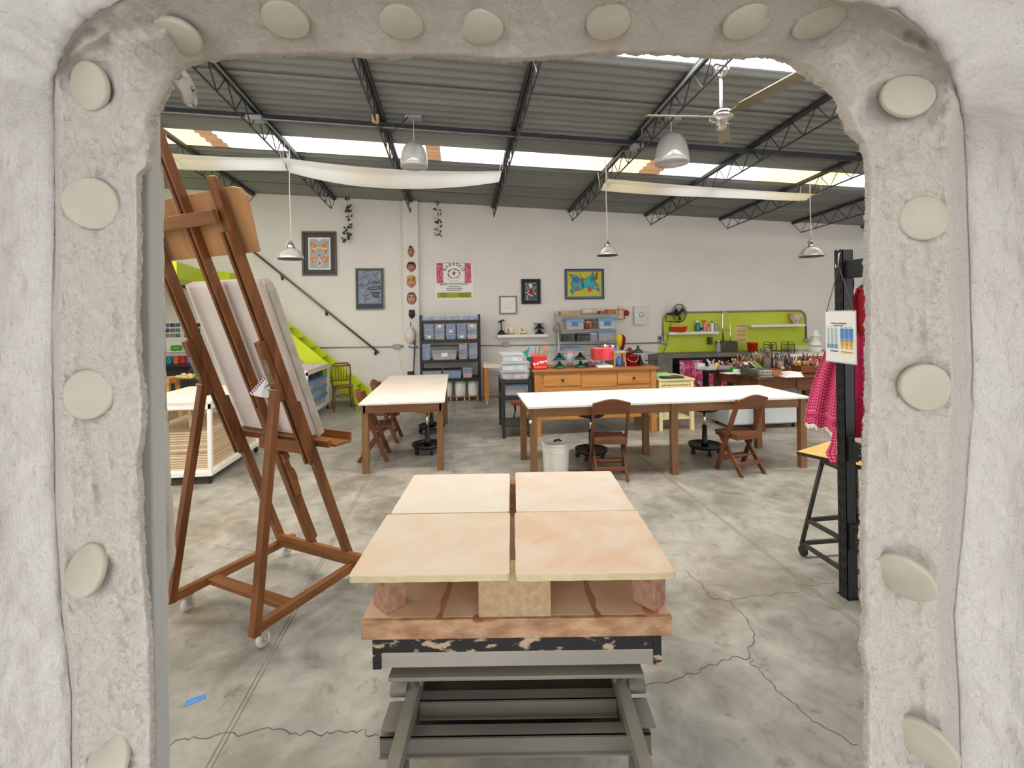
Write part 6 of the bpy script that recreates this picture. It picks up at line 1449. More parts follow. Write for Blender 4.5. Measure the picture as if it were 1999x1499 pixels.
o = t.build('clay_scraps', mat('mauve clay', (150, 104, 112), (90, 40, 52), scale=22, rough=.7)); tag(o, 'heap of mauve clay scraps in front of the pink red box on the bench', 'clay scraps', kind='stuff')
c = bl(1180, 710, 7.45); banding_wheel('low white banding wheel carrying the red and pink tub', c.x, 7.5, ZB, .1, .10, M_offw, disc_r=.17)
rb = thing('craft_box', 'bright red and pink plastic box with an orange strap, raised on a white wheel', 'box', (c.x, 7.5, ZB+.1005))
x0, x1 = c.x - .175, c.x + .13
for nm, a, b, mm in (('red_half', x0, x0+.14, M_red), ('orange_strap', x0+.14, x0+.185, M_orange), ('pink_half', x0+.185, x1, mat('hot pink plastic', (240, 60, 96), rough=.35))):
    m = MB(); m.bb(a, b, 7.40, 7.62, ZB+.1005, ZB+.265); m.build(nm, mm, rb)
m = MB(); m.bb(x0-.012, x1+.012, 7.39, 7.63, ZB+.265, ZB+.285); m.build('rim', mat('pink rim', (240, 110, 120), rough=.35), rb, bev=.004)
for k in range(5): 
    o = MB().ball((x1 - .14 + .04*k, 7.5, ZB+.30 + .01*(k % 2)), .026, (1, 1, 1), 8, 6); tag(o.build('trinket', [M_clay, M_paper, M_pink, mat('grey trinket', (120, 110, 100)), M_paper][k]), '%s trinket on the rim of the red and pink box' % ['terracotta', 'white', 'pink', 'grey', 'pale end'][k], 'trinket', 'trinkets on the red box')
tag(MB().bb(bl(1165).x, bl(1195).x, 7.18, 7.36, ZB, ZB+.028).build('bat', M_white, bev=.004), 'white board lying on the oak bench front under the red and pink box', 'board')
tag(MB().bb(bl(1178).x+.12, bl(1200).x+.13, 7.55, 7.8, ZB, ZB+.1).build('carton', M_lcard), 'pale carton at the back of the oak bench beside the little stool', 'box')
c = bl(1209, 718, 7.32); t = thing('mini_stool', 'miniature wooden stool with a teal sheet on it, on the oak bench', 'stool', (c.x, 7.35, ZB))
m = MB(); m.bb(c.x-.10, c.x+.10, 7.27, 7.43, ZB+.2, ZB+.222); m.build('seat', M_oak, t, bev=.004)
for sx in (-1, 1):
    for sy in (-1, 1): m = MB(); m.bar((c.x + sx*.075, 7.35 + sy*.055, ZB+.2), (c.x + sx*.09, 7.35 + sy*.07, ZB), .022, .022); m.build('leg', M_oakz, t)
tag(MB().bb(c.x-.07, c.x+.13, 7.28, 7.44, ZB+.2225, ZB+.23).build('plastic_sheet', mat('mint sheet', (150, 210, 190), rough=.5)), 'mint green sheet lying on the miniature wooden stool', 'sheet')
tag(MB().lathe([(0, 0), (.045, 0), (.05, .05), (.035, .11), (.02, .14), (0, .14)], (c.x + .005, 7.35, ZB), 14).build('blue_bottle', M_blue), 'blue bottle standing under the miniature wooden stool', 'bottle')
c = bl(1235, 718, 7.3); t = thing('red_bucket', 'small dark red bucket holding a dried flower on the oak bench', 'bucket', (c.x, 7.33, ZB))
m = MB(); m.lathe([(0, 0), (.085, 0), (.1, .17), (.106, .175), (.1, .18), (.09, .02), (0, .02)], (c.x, 7.33, ZB), 20); m.build('body', mat('dark red plastic', (160, 16, 30), rough=.35), t)
m = MB(); m.tube([(c.x + .1*math.cos(a), 7.33 - .09*math.sin(a), ZB + .16 - .09*math.sin(a)) for a in [PI*i/12 for i in range(13)]], .004, 5); m.build('wire_handle', M_steel, t)
c2 = Vector((c.x - .03, 7.34, ZB+.2)); m = MB()
for k in range(9): a = 2*PI*k/9; m.ball(c2 + Vector((.05*math.cos(a), .04*math.sin(a), .02)), .032, (1, 1, .9), 8, 6)
m.ball(c2 + Vector((0, 0, .05)), .04, (1, 1, 1), 8, 6); m.tube([c2 - Vector((0, 0, .15)), c2], .008, 5); tag(m.build('dried_flower', mat('dried maroon petals', (100, 52, 50), (70, 34, 36), scale=30, rough=.9)), 'dried maroon flower poking out of the dark red bucket', 'flower')
c = bl(1252, 716, 7.4); t = banding_wheel('tall black banding wheel with a wide thin head beside the red bucket', c.x, 7.45, ZB, .07, .195, M_black, disc_r=.24)
banding_wheel('small dark green banding wheel on top of the wide thin wheel head', c.x - .03, 7.45, ZB+.1955, .085, .12, mat('dark green black metal', (40, 50, 46), rough=.4), disc_r=.06)
tag(MB().tube([(c.x + .02, 7.3, ZB+.08), (c.x + .17, 7.28, ZB+.085), (c.x + .2, 7.28, ZB+.07)], [.01, .008, .022], 7).build('paddle', M_black), 'black handled tool sticking out beside the tall banding wheel', 'tool')
for k, (x, c_, w) in enumerate(((1290, (170, 220, 160), .14), (1303, (190, 224, 120), .12))):
    p = V(x, 727, 7.35); tag(MB().box((p.x, 7.45, .8008 + .03), (w, .2, .06)).build('sponge_pack', mat('pale green pack %d' % k, c_, rough=.5), bev=.01), ['mint green', 'lime green'][k] + ' pack lying on the cream side table', 'pack')
p = V(1312, 735, 7.3); tag(MB().box((p.x - .02, 7.32, .8008+.012), (.34, .26, .024)).build('baking_tray', M_black, bev=.004), 'black metal tray on the cream side table', 'tray')
tag(MB().box((p.x + .02, 7.27, .8255+.004), (.16, .03, .008), rz=.2).build('steel_ruler', M_steel), 'steel ruler lying on the black tray of the cream side table', 'ruler')

# ================================================================ ON THE DARK TOOL TABLE
ZT = .8305
def tpx(x, y):
    p = G(x, y, ZT)
    if p.y > 8.05: p = Vector((p.x*8.05/p.y, 8.05 - .3*((x*7) % 3)/3., ZT))
    return p
def tools(t, c, r0, h0, h1, n, cols, seed, spread=.06, rad=(.004, .008), nm='tool'):
    r = random.Random(seed)
    for k in range(n):
        a = r.uniform(0, 6.28); q = r.random()**.5*r0; x, y = c[0] + q*math.cos(a), c[1] + q*math.sin(a)
        p0 = Vector((x, y, c[2])); p1 = Vector((x + r.uniform(-spread, spread), y + r.uniform(-spread, spread), c[2] + r.uniform(h0, h1)))
        m = MB(); rr_ = r.uniform(*rad); m.tube([p0, p0.lerp(p1, .8), p1], [rr_, rr_, rr_*r.choice((.6, 1.8, 2.2))], 6)
        col_ = cols[k % len(cols)]; m.build(nm, mat('tool %d %d %d' % col_, col_, rough=.6), t)
WOODS = [(176, 130, 84), (150, 104, 66), (196, 154, 110), (120, 84, 60), (210, 180, 140)]
GREYS = [(90, 90, 88), (130, 126, 120), (70, 66, 62), (160, 150, 140), (110, 96, 86)]
def jar_of(label, x, y, r, h, body, n, cols, h0, h1, seed, spread=.06, name='tool_jar', rad=(.004, .008)):
    c = tpx(x, y); t = thing(name, label, 'jar', (c.x, c.y, ZT), 0, None)
    m = MB(); m.lathe([(0, 0), (r*.92, 0), (r*.95, .005), (r, h), (r*.94, h), (r*.88, .01), (0, .01)], (c.x, c.y, ZT), 16); m.build('body', body, t)
    tools(t, (c.x, c.y, ZT+.012), r*.7, h0, h1, n, cols, seed, spread, rad); return t
M_tin = mat('dull tin', (130, 124, 112), (104, 98, 88), scale=14, rough=.4, metal=.5)
jar_of('tin of pale wooden sticks at the back of the tool table, by the sink block', 1446, 712, .055, .09, M_tin, 9, WOODS, .16, .24, 1)
jar_of('wide pot bristling with wooden modelling tools on the tool table', 1468, 713, .09, .09, M_dkwoodz, 22, WOODS, .15, .22, 2, .09)
jar_of('tall grey mesh holder of silver tools with one black rod', 1489, 713, .085, .19, mat('grey speckled holder', (120, 116, 104), (90, 86, 78), scale=40, rough=.6), 16, GREYS, .24, .34, 3, .05)
jar_of('olive yellow tin of brushes on the tool table', 1503, 714, .05, .16, mat('olive yellow tin', (150, 140, 50), (110, 104, 40), scale=10, rough=.5), 10, [(200, 170, 120), (220, 200, 60), (90, 70, 60), (210, 200, 190)], .2, .3, 4)
jar_of('jar of mixed brushes beside the blue cup on the tool table', 1516, 716, .06, .12, C_mix, 13, [(180, 150, 120), (200, 190, 180), (140, 110, 150), (120, 80, 60)], .18, .27, 5, .08)
jar_of('terracotta pot of short tools behind the copper basket', 1531, 714, .07, .13, M_clay, 12, WOODS, .16, .2, 6)
jar_of('dark pot of grey spatulas and shears on the tool table', 1546, 718, .07, .08, mat('dark brown pot', (84, 52, 40), rough=.6), 14, GREYS + [(230, 226, 220)], .14, .25, 7, .1, rad=(.006, .013))
jar_of('pot of rusty knives at the apron end of the tool table', 1570, 717, .06, .1, mat('maroon pot', (120, 60, 70), rough=.6), 9, [(120, 80, 70), (150, 110, 90), (100, 70, 90)], .14, .2, 8, .08)
c = tpx(1495, 716); tag(MB().tube([(c.x, c.y - .08, ZT), (c.x, c.y - .08, ZT+.42)], .011, 7).build('clamp_rod', M_blackp), 'thin black rod rising above the tool table crowd', 'rod')
c = tpx(1525, 712); tag(MB().lathe([(0, 0), (.05, 0), (.075, .1), (.068, .1), (.045, .01), (0, .01)], (c.x, c.y + .15, ZT+.14), 16).build('paint_cup', mat('blue cup glaze', (40, 110, 150), rough=.3)), 'blue flared cup raised behind the brushes on the tool table', 'cup')
tag(MB().box((c.x, c.y + .15, ZT+.07), (.3, .16, .139)).build('carton', M_lcard), 'pale carton under the blue flared cup on the tool table', 'box')
# wire baskets and trays along the front
def wire_basket(label, x, y, w, d, h, wm, con, seed, inner=None):
    c = tpx(x, y); t = thing('wire_basket', label, 'basket', (c.x, c.y, ZT), 0, None)
    m = MB(); X0, X1, Y0, Y1 = c.x-w/2, c.x+w/2, c.y, c.y+d
    for z in (.008, h*.5, h): m.tube([(X0, Y0, ZT+z), (X1, Y0, ZT+z), (X1, Y1, ZT+z), (X0, Y1, ZT+z)], .0045 if z == h else .0028, 5, closed=True)
    n = int(w/.028)
    for k in range(n+1):
        x_ = X0 + w*k/n; m.tube([(x_, Y0, ZT+h), (x_, Y0, ZT+.008), (x_, Y1, ZT+.008), (x_, Y1, ZT+h)], .0025, 4)
    n = int(d/.03)
    for k in range(n+1):
        y_ = Y0 + d*k/n; m.tube([(X0, y_, ZT+h), (X0, y_, ZT+.008), (X1, y_, ZT+.008), (X1, y_, ZT+h)], .0025, 4)
    m.build('wires', wm, t)
    m = MB(); m.bb(X0+.012, X1-.012, Y0+.012, Y1-.012, ZT+.012, ZT+h*.8); m.build('contents', con, t)
    return t, c
wire_basket('dark green wire basket of tools at the tool table corner', 1478, 735, .19, .3, .11, mat('green wire', (50, 76, 60), rough=.5), C_dark, 1)
wire_basket('grey wire basket of dark ribs on the tool table front', 1500, 736.5, .17, .28, .1, M_wire, mat('grey rib contents', (96, 92, 84), (130, 124, 112), scale=20), 2)
wire_basket('copper coloured wire basket of terracotta pieces on the tool table front', 1519, 736, .14, .26, .1, mat('copper wire', (176, 120, 80), rough=.4, metal=.5), mat('terracotta pieces', (190, 116, 66), (160, 90, 50), scale=12), 3)
c = tpx(1488, 733)
for k in range(4):
    M = Matrix.Translation((c.x - .09 + .035*k, c.y + .09, ZT + .16)) @ Matrix.Rotation(.7, 4, 'Y') @ Matrix.Rotation(.3, 4, 'X')
    tag(MB(M).box((0, 0, 0), (.16, .06, .012)).build('green_card', mat('green card %d' % k, [(236, 232, 226), (110, 180, 80), (170, 210, 130), (90, 160, 60)][k], rough=.6)), '%s card sticking up out of the wire baskets' % ['white', 'leaf green', 'pale green', 'deep green'][k], 'card', 'cards in the wire baskets')
c = tpx(1551, 737)
for k in range(3):
    tag(MB().box((c.x + .03*k, c.y + .1 + .03*k, ZT + .012 + .022*k), (.3 - .05*k, .2, .021), rz=.1*k).build('plaster_bat', M_paper, bev=.003), '%s white slab of the pile at the tool table front edge' % ['lowest', 'middle', 'top'][k], 'slab', 'white slabs on the tool table')
c = tpx(1590, 729); wbx = thing('wooden_crate', 'long brown wooden box on the tool table near the pink apron', 'crate', (c.x, c.y, ZT))
m = MB()
X0, X1, Y0, Y1 = c.x-.22, c.x+.22, c.y-.0, c.y+.25
for b in ((X0, X1, Y0, Y0+.015), (X0, X1, Y1-.015, Y1), (X0, X0+.015, Y0+.015, Y1-.015), (X1-.015, X1, Y0+.015, Y1-.015)): m.bb(b[0], b[1], b[2], b[3], ZT, ZT+.12)
m.bb(X0, X1, Y0, Y1, ZT, ZT+.012); m.build('box', M_dkwood, wbx)
tools(wbx, (c.x, c.y+.12, ZT+.02), .12, .1, .2, 14, WOODS + [(220, 210, 200), (230, 200, 80), (170, 110, 110)], 12, .12, (.008, .018))
for lab, x, y, w, d, h, col_ in (('clear tray of odds at the sink-side corner of the tool table', 1376, 718, .2, .2, .05, (206, 206, 200)), ('low clear dish behind the blue grey tub on the tool table', 1396, 722, .16, .14, .05, (190, 186, 180)),
                                ('white paper sheets under the green sponge on the tool table', 1436, 730, .32, .2, .006, (240, 238, 234)), ('open white booklet in front of the green basket', 1452, 731, .2, .15, .014, (232, 228, 220))):
    c = tpx(x, y); tag(MB().box((c.x, c.y+.1, ZT + h/2), (w, d, h), rz=.15).build('clear_tray' if h > .02 else 'paper_sheets', M_clearw if h > .02 else mat('paper %d' % x, col_, rough=.8), bev=.004), lab, 'tray' if h > .02 else 'paper')
c = tpx(1416, 722); t = thing('plastic_tub', 'blue grey plastic tub of red handled tools on the tool table', 'tub', (c.x, c.y, ZT))
m = MB(); m.bb(c.x-.1, c.x+.1, c.y, c.y+.2, ZT, ZT+.07); m.build('body', mat('blue grey plastic', (150, 162, 172), rough=.4), t, bev=.015)
tools(t, (c.x, c.y+.1, ZT+.05), .08, .05, .1, 8, [(196, 50, 40), (220, 200, 190), (60, 50, 50), (230, 120, 100)], 14, .1, (.006, .012))
c = tpx(1434, 725); tag(MB().box((c.x, c.y+.04, ZT+.03), (.1, .07, .06), rz=.3).build('sponge', mat('vivid green sponge', (40, 150, 50), rough=.9), bev=.015), 'vivid green sponge beside the blue grey tub', 'sponge')
c = tpx(1393, 711); tag(MB().ball((c.x, c.y, ZT+.06), .06, (.7, .5, 1), 12, 8).build('yellow_scraper', M_yellow), 'yellow scraper standing at the back of the tool table', 'scraper')
c = tpx(1410, 713); t = thing('red_tool_tray', 'low dark tray heaped with red handled tools on the tool table', 'tray', (c.x, c.y, ZT))
m = MB(); m.bb(c.x-.14, c.x+.16, c.y, c.y+.2, ZT, ZT+.05); m.build('tray', M_blackp, t)
tools(t, (c.x, c.y+.1, ZT+.045), .11, .02, .07, 12, [(200, 40, 30), (226, 80, 50), (230, 200, 180), (190, 30, 30), (60, 40, 40)], 15, .13, (.008, .014))
c = tpx(1446, 720); r = random.Random(21)
for k, (dx_, dy_, w, h, col_, lab) in enumerate(((-.06, .25, .09, .08, (150, 120, 100), 'small brown carton behind the white booklet on the tool table'), (.05, .2, .08, .1, (230, 226, 220), 'small white pot among the tools behind the booklet'), (.12, .1, .1, .06, (110, 70, 60), 'maroon block next to the green wire basket'), (-.1, .08, .12, .05, (206, 200, 180), 'cream sponge behind the white booklet'))):
    tag(MB().box((c.x + dx_, c.y + dy_, ZT + h/2), (w, .09, h)).build('studio_block', mat('block %d' % k, col_, rough=.8), bev=.008), lab, 'block')
for k in range(6):
    p = tpx(1528 + 8*k, 722 - (k % 2)*3); tag(MB().ball((p.x, p.y, ZT + .03), .032, (1, 1, .95), 9, 7).build('round_stone', mat('stone %d' % k, [(210, 206, 200), (90, 90, 92), (150, 150, 156), (200, 190, 160), (120, 84, 70), (226, 220, 210)][k], rough=.6)), '%s lump among the tools near the table middle' % ['white', 'charcoal', 'grey', 'cream', 'brown', 'ivory'][k], 'lump', 'lumps on the tool table')
p = tpx(1572, 727); tag(MB().ball((p.x, p.y + .12, ZT+.15), .04, (1.3, 1, .8), 10, 7).build('yellow_sponge', mat('pale yellow sponge', (226, 210, 110), rough=.9)), 'pale yellow sponge on the brown wooden box', 'sponge')

for lab, x, y, r_, h, body, n, cols, h0, h1, sd in (('frosted cup of white sticks at the sink-side end of the tool table', 1384, 714, .05, .1, M_clearw, 7, [(230, 226, 214), (200, 180, 150)], .13, .18, 41),
        ('squat brown jar of rosy sticks behind the red tool tray', 1424, 709, .05, .1, M_dkwoodz, 8, [(200, 120, 110), (220, 200, 180), (150, 90, 70)], .14, .2, 42),
        ('white tin of brown brushes behind the green sponge', 1455, 716, .05, .11, M_offw, 9, WOODS, .16, .23, 43), ('dark jar of pale ribs between the mesh holder and the wooden pot', 1479, 708, .05, .12, M_blackp, 8, [(220, 200, 170), (190, 150, 110)], .2, .28, 44),
        ('pinkish jar of loop tools near the olive tin', 1509, 708, .05, .12, mat('dusty pink jar', (190, 140, 130), rough=.5), 9, GREYS + WOODS, .18, .28, 45), ('tan cup of scrapers in front of the yellow pail', 1556, 711, .055, .12, mat('tan cup', (200, 160, 110), rough=.5), 9, GREYS, .16, .24, 46),
        ('brown cup of wooden knives in front of the orange pail', 1584, 714, .05, .11, M_clay, 9, WOODS, .15, .22, 47)):
    jar_of(lab, x, y, r_, h, body, n, cols, h0, h1, sd)
for k, (x, y, w, d, h, col_, lab) in enumerate(((1368, 716, .14, .12, .1, (214, 214, 208), 'white plastic box at the far sink-side corner of the tool table'), (1402, 716, .12, .1, .06, (200, 190, 180), 'cream dish between the clear trays and the yellow scraper'), (1440, 727, .1, .07, .05, (226, 220, 206), 'ivory block beside the vivid green sponge'), (1462, 726, .1, .08, .06, (120, 96, 80), 'brown block behind the green wire basket'))):
    c = tpx(x, y); tag(MB().box((c.x, c.y+.03, ZT+h/2), (w, d, h), rz=.2*k).build('plastic_box', mat('small box %d' % k, col_, rough=.5), bev=.008), lab, 'box')
# ---- white-topped bench behind the tool table, wire dish racks above, coloured pails below
zb = V(1550, 691, 9.3).z
wbn = thing('white_bench', 'white topped bench behind the tool table, under the wire dish racks', 'bench', (7.1, 9.4, 0))
x0, x1 = V(1503, 690, 9.25).x, V(1640, 690, 9.25).x
m = MB(); m.bb(x0, x1, 9.25, 9.85, zb-.05, zb); m.build('top', M_offw, wbn, bev=.004)
for x in (x0+.05, x1-.05):
    for y in (9.3, 9.8): m = MB(); m.bb(x-.03, x+.03, y-.03, y+.03, 0, zb-.05); m.build('leg', M_offw, wbn)
m = MB(); m.bb(x0, x1, 9.3, 9.8, .66, .685); m.build('lower_shelf', M_offw, wbn)
for k, (xa, lab) in enumerate(((1503, 'black wire dish rack frame on the white bench, sink side'), (1538, 'black wire dish rack with shelves on the white bench, apron side'))):
    a, b = V(xa, 690, 9.4).x, V(xa + 13, 690, 9.4).x; h = .24; m = MB()
    for y in (9.4, 9.6): m.tube([(a, y, zb), (a, y, zb+h*.8), (a+.02, y, zb+h), (b-.02, y, zb+h), (b, y, zb+h*.8), (b, y, zb)], .007, 6)
    for j in range(4 + 2*k):
        z = zb + .02 + h*.7*j/(3 + 2*k)
        for y in (9.4, 9.6): m.tube([(a, y, z), (b, y, z)], .004, 4)
        for x in (a, b): m.tube([(x, 9.4, z), (x, 9.6, z)], .004, 4)
    tag(m.build('dish_rack', M_black), lab, 'dish rack')
a = V(1575, 690, 9.4).x; m = MB()
for k in range(14):
    x = a - .16 + .5*k/13; m.tube([(x, 9.4, zb+.13), (x, 9.4, zb+.005), (x, 9.65, zb+.005), (x, 9.65, zb+.13)], .003, 4)
for z in (.005, .07, .13):
    for y in (9.4, 9.65): m.tube([(a-.16, y, zb+z), (a+.34, y, zb+z)], .004, 4)
tag(m.build('dish_rack', M_offw), 'white wire dish drainer on the white bench beside the canister', 'dish rack')
cpx = V(1595, 690, 9.7); cn = thing('mixer_canister', 'white urn with a knobbed lid and black band on the white bench', 'urn', (cpx.x, 9.72, zb))
m = MB(); m.lathe([(0, 0), (.10, 0), (.11, .02), (.11, .2), (.1, .22), (0, .22)], (cpx.x, 9.75, zb), 20); m.build('body', M_offw, cn)
m = MB(); m.lathe([(.07, .22), (.085, .25), (.085, .33), (.11, .335), (.11, .35), (.06, .38), (.07, .43), (.05, .47), (0, .48)], (cpx.x, 9.75, zb), 20); m.build('lid', M_white, cn)
m = MB(); m.lathe([(.111, .1), (.113, .12), (.111, .14)], (cpx.x, 9.75, zb), 20); m.build('band', M_grey, cn)
for lab, x, r_, h, mm, hd in (('orange pail with a pale handle on the shelf of the white bench', 1591, .15, .24, M_orange, True), ('red pail between yellow and orange on the white bench shelf', 1572, .12, .2, M_red, False), ('yellow pail on the white bench shelf', 1551, .11, .16, M_yellow, True), ('orange tub at the sink end of the white bench shelf', 1533, .11, .17, mat('tan orange plastic', (220, 140, 80), rough=.4), False)):
    c = V(x, 705, 9.45); t = thing('pail', lab, 'pail', (c.x, 9.48, .6855), 0, 'coloured pails under the white bench')
    m = MB(); m.lathe([(0, 0), (r_*.82, 0), (r_, h), (r_*1.05, h), (r_*1.05, h-.015), (r_*.95, h-.02), (r_*.78, .01), (0, .01)], (c.x, 9.48, .6855), 20); m.build('body', mm, t)
    if hd: m = MB(); m.tube([(c.x + r_*math.cos(q), 9.48 - r_*.95*math.sin(q) - .02, .6855 + h - .02 - .07*math.sin(q)) for q in [PI*i/12 for i in range(13)]], .006, 5); m.build('handle', M_offw, t)
c = V(1472, 702, 10.55); t = MB(); t.lathe([(0, 0), (.1, 0), (.115, .2), (.12, .2), (.12, .215), (0, .215)], (c.x, 10.6, .886), 18); tag(t.build('orange_tub', M_orange), 'orange tub standing on the concrete counter past the tap', 'tub')
# ================================================================ BLACK SLOTTED RACK, APRONS, CHART, DESK
sr = thing('slotted_rack', 'black slotted steel rack standing just outside the kiln on the apron side', 'rack', (2.75, 2.0, 0))
M_rackb = mat('rack black paint', (17, 20, 20), (24, 27, 27), scale=8, rough=.5)
M_slot = mat('slot shadow black', (8, 8, 8), rough=.9)
def post(u, v, slots=True, h=2.2):
    m = MB(); m.bb(u, u+.004, v, v+.07, 0, h); m.bb(u, u+.07, v, v+.004, 0, h); m.bb(u+.066, u+.07, v, v+.05, 0, h); m.bb(u+.004, u+.07, v+.066, v+.07, 0, h); m.bb(u-.006, u+.08, v-.01, v+.08, 0, .006)
    if slots:
        m.m = 1; z = .06
        while z < h - .04:
            for s in (-1, 1):
                yc = v + .035 + s*.013; q = .007
                m.add([(u-.0008, yc + s*.006 - q, z+.05), (u-.0008, yc + s*.006 + q, z+.05), (u-.0008, yc - s*.004 + q*.7, z), (u-.0008, yc - s*.004 - q*.7, z)], [(0, 1, 2, 3)])
            z += .0762*1.1
    return m.build('post', [M_rackb, M_slot], sr)
post(2.41, 2.80); post(2.95, 2.80, False); post(2.41, 1.1, False); post(2.95, 1.1, False)
for z0, z1 in ((2.02, 2.13), (.90, 1.0), (.34, .45)):
    for u in (2.425, 2.965):
        m = MB(); m.bb(u, u+.045, 1.17, 2.80, z0, z1); m.bb(u-.004, u+.05, 2.77, 2.80, z0-.03, z1+.03) if z0 < 2 else None; m.build('beam', M_rackb, sr, bev=.003)
    m = MB(); m.bb(2.48, 2.95, 2.815, 2.84, z0+.02, z1-.02); m.build('end_brace', M_rackb, sr)
for k, lab in enumerate(('lower pinkish white board lying on the black slotted rack', 'upper pinkish white board lying on the black slotted rack')):
    tag(MB().bb(2.44 + .012*k, 2.98, 1.3, 2.765 - .05*k, 1.001 + .027*k, 1.026 + .027*k).build('ware_board', mat('pinkish board', (226, 208, 194), (214, 192, 176), scale=5, rough=.8), bev=.004), lab, 'board', 'boards on the slotted rack')
# ---- gingham apron
def gingham(name, a, b, c):
    m = bpy.data.materials.new(name); m.use_nodes = True; nt = m.node_tree; L = nt.links.new
    uv = nt.nodes.new('ShaderNodeUVMap'); sx = nt.nodes.new('ShaderNodeSeparateXYZ'); L(uv.outputs[0], sx.inputs[0]); outs = []
    for ax in (0, 1):
        f = nt.nodes.new('ShaderNodeMath'); f.operation = 'FRACT'; g = nt.nodes.new('ShaderNodeMath'); g.operation = 'GREATER_THAN'; g.inputs[1].default_value = .5
        L(sx.outputs[ax], f.inputs[0]); L(f.outputs[0], g.inputs[0]); outs.append(g)
    ad = nt.nodes.new('ShaderNodeMath'); ad.operation = 'ADD'; L(outs[0].outputs[0], ad.inputs[0]); L(outs[1].outputs[0], ad.inputs[1])
    mu = nt.nodes.new('ShaderNodeMath'); mu.operation = 'MULTIPLY'; mu.inputs[1].default_value = .5; L(ad.outputs[0], mu.inputs[0])
    r = nt.nodes.new('ShaderNodeValToRGB'); r.color_ramp.interpolation = 'CONSTANT'; e = r.color_ramp.elements; e[0].color = lin(a); e[1].position = .8; e[1].color = lin(c); k = e.new(.3); k.color = lin(b)
    L(mu.outputs[0], r.inputs[0]); bs = nt.nodes['Principled BSDF']; bs.inputs['Roughness'].default_value = .9; L(r.outputs[0], bs.inputs['Base Color']); return m
M_ging = gingham('pink gingham', (236, 130, 160), (216, 60, 112), (186, 20, 84))
def cloth(name, mats, parent, fn, nu, nv, su, sv, solid=.004):
    m = MB(); m.grid(fn, nu, nv); o = m.build(name, mats, parent)
    uvl = o.data.uv_layers.new(name='uv'); w = nv+1
    for p in o.data.polygons:
        for li, vi in zip(p.loop_indices, p.vertices): uvl.data[li].uv = ((vi // w)/nu*su, (vi % w)/nv*sv)
    md = o.modifiers.new('solid', 'SOLIDIFY'); md.thickness = solid; md.offset = 0
    return o
def U_(x, y, u):
    d = ray(x, y); t = u/d[0]; return Vector((u, d[1]*t, EYE + d[2]*t))
ap = thing('apron', 'pink gingham apron with white ruffled hem hanging beside the black slotted rack', 'apron', (2.47, 2.98, 1.0))
Lp = [(565, 1634), (600, 1630), (640, 1624), (690, 1608), (730, 1592), (770, 1580), (800, 1573), (820, 1571)]
def lx(y):
    for (a, xa), (b, xb) in zip(Lp, Lp[1:]):
        if y <= b: return xa + (xb - xa)*max(0, (y-a))/(b-a)
    return Lp[-1][1]
def apf(s, t):        # t 0 top .. 1 bottom, s 0 left .. 1 right
    y = 565 + 258*t; a = U_(lx(y), y, 2.455); b = Vector((2.535, 2.905, a.z - .03*t))
    p = a.lerp(b, s); f = (.012 + .03*t)*math.sin(s*15 + 1.2*t)*(s*(1-s)*3 + .25); p += Vector((.7, .7, 0))*f*.6; p.z -= .01*math.sin(s*22)*t
    return p
cloth('skirt', M_ging, ap, apf, 60, 60, 18, 46)
def hem(s, t): p = apf(s, 1.0); return p + Vector((.7, .7, 0))*.010*math.sin(s*60)*t + Vector((0, -.005, -.034*t))
cloth('ruffle', mat('white cotton ruffle', (236, 224, 216), rough=.9), ap, hem, 120, 4, 1, 1)
def bnd(s, t): p = apf(s, .90 + .035*t); return p + Vector((-.006, -.004, 0))
cloth('band', M_ging, ap, bnd, 60, 3, 36, 2)
def tie(s, t):
    pts = [(1632, 835), (1629, 850), (1626, 868), (1622, 884), (1628, 905)]; i = min(int(t*4), 3); f = t*4 - i
    x = pts[i][0] + (pts[i+1][0]-pts[i][0])*f; y = pts[i][1] + (pts[i+1][1]-pts[i][1])*f; w = (5 + 5*sm((t-.4)/.35)*(1 - sm((t-.8)/.2)*.9))
    p = U_(x + (s-.5)*2*w, y, 2.46); p.x += .006*math.sin(s*3); return p
cloth('tie', M_ging, ap, tie, 8, 24, 2.2, 12)
def red(x0, x1, y0, y1, u, v, ph):
    def f(s, t):
        xl = x0 + 6*math.sin(t*3); a = V(xl, y0 + (y1-y0)*t, v); b = V(x1 + 18*t, y0 + (y1-y0)*t, v - .02)
        w = .25 + .75*sm(t/.3); m_ = a.lerp(b, .5); p = m_ + (a.lerp(b, s) - m_)*w; p.y += .03*math.sin(s*11 + ph)*w + .01*math.sin(s*27 + t*3); return p
    return f
M_rcl = mat('crimson cloth', (170, 16, 34), (140, 8, 24), scale=5, rough=.8); M_mag = mat('dark pink cloth', (176, 20, 74), (150, 14, 60), scale=5, rough=.85)
rd = thing('red_apron', 'crimson apron hanging on the black rack post behind the dark pink one', 'apron', V(1680, 640, 2.93))
rd['label'] = 'crimson apron with black strap hanging high on the black slotted rack'
cloth('body', M_rcl, rd, red(1662, 1694, 562, 650, 0, 2.93, 0), 40, 20, 1, 1)
m = MB(); m.tube([V(1675, 572, 2.93), V(1681, 560, 2.92), V(1688, 556, 2.92), V(1694, 562, 2.92)], .014, 6); m.build('strap', M_blackp, rd)
m = MB(); m.tube([V(1666, 545, 2.84), V(1666.5, 556, 2.88), V(1665, 566, 2.92)], .004, 6); m.build('hook', M_black, rd)
dp = thing('dark_apron', 'dark pink apron hanging low inside the black slotted rack', 'apron', V(1680, 760, 2.9))
cloth('body', M_mag, dp, red(1655, 1706, 600, 868, 0, 2.97, 1.5), 40, 40, 1, 1)
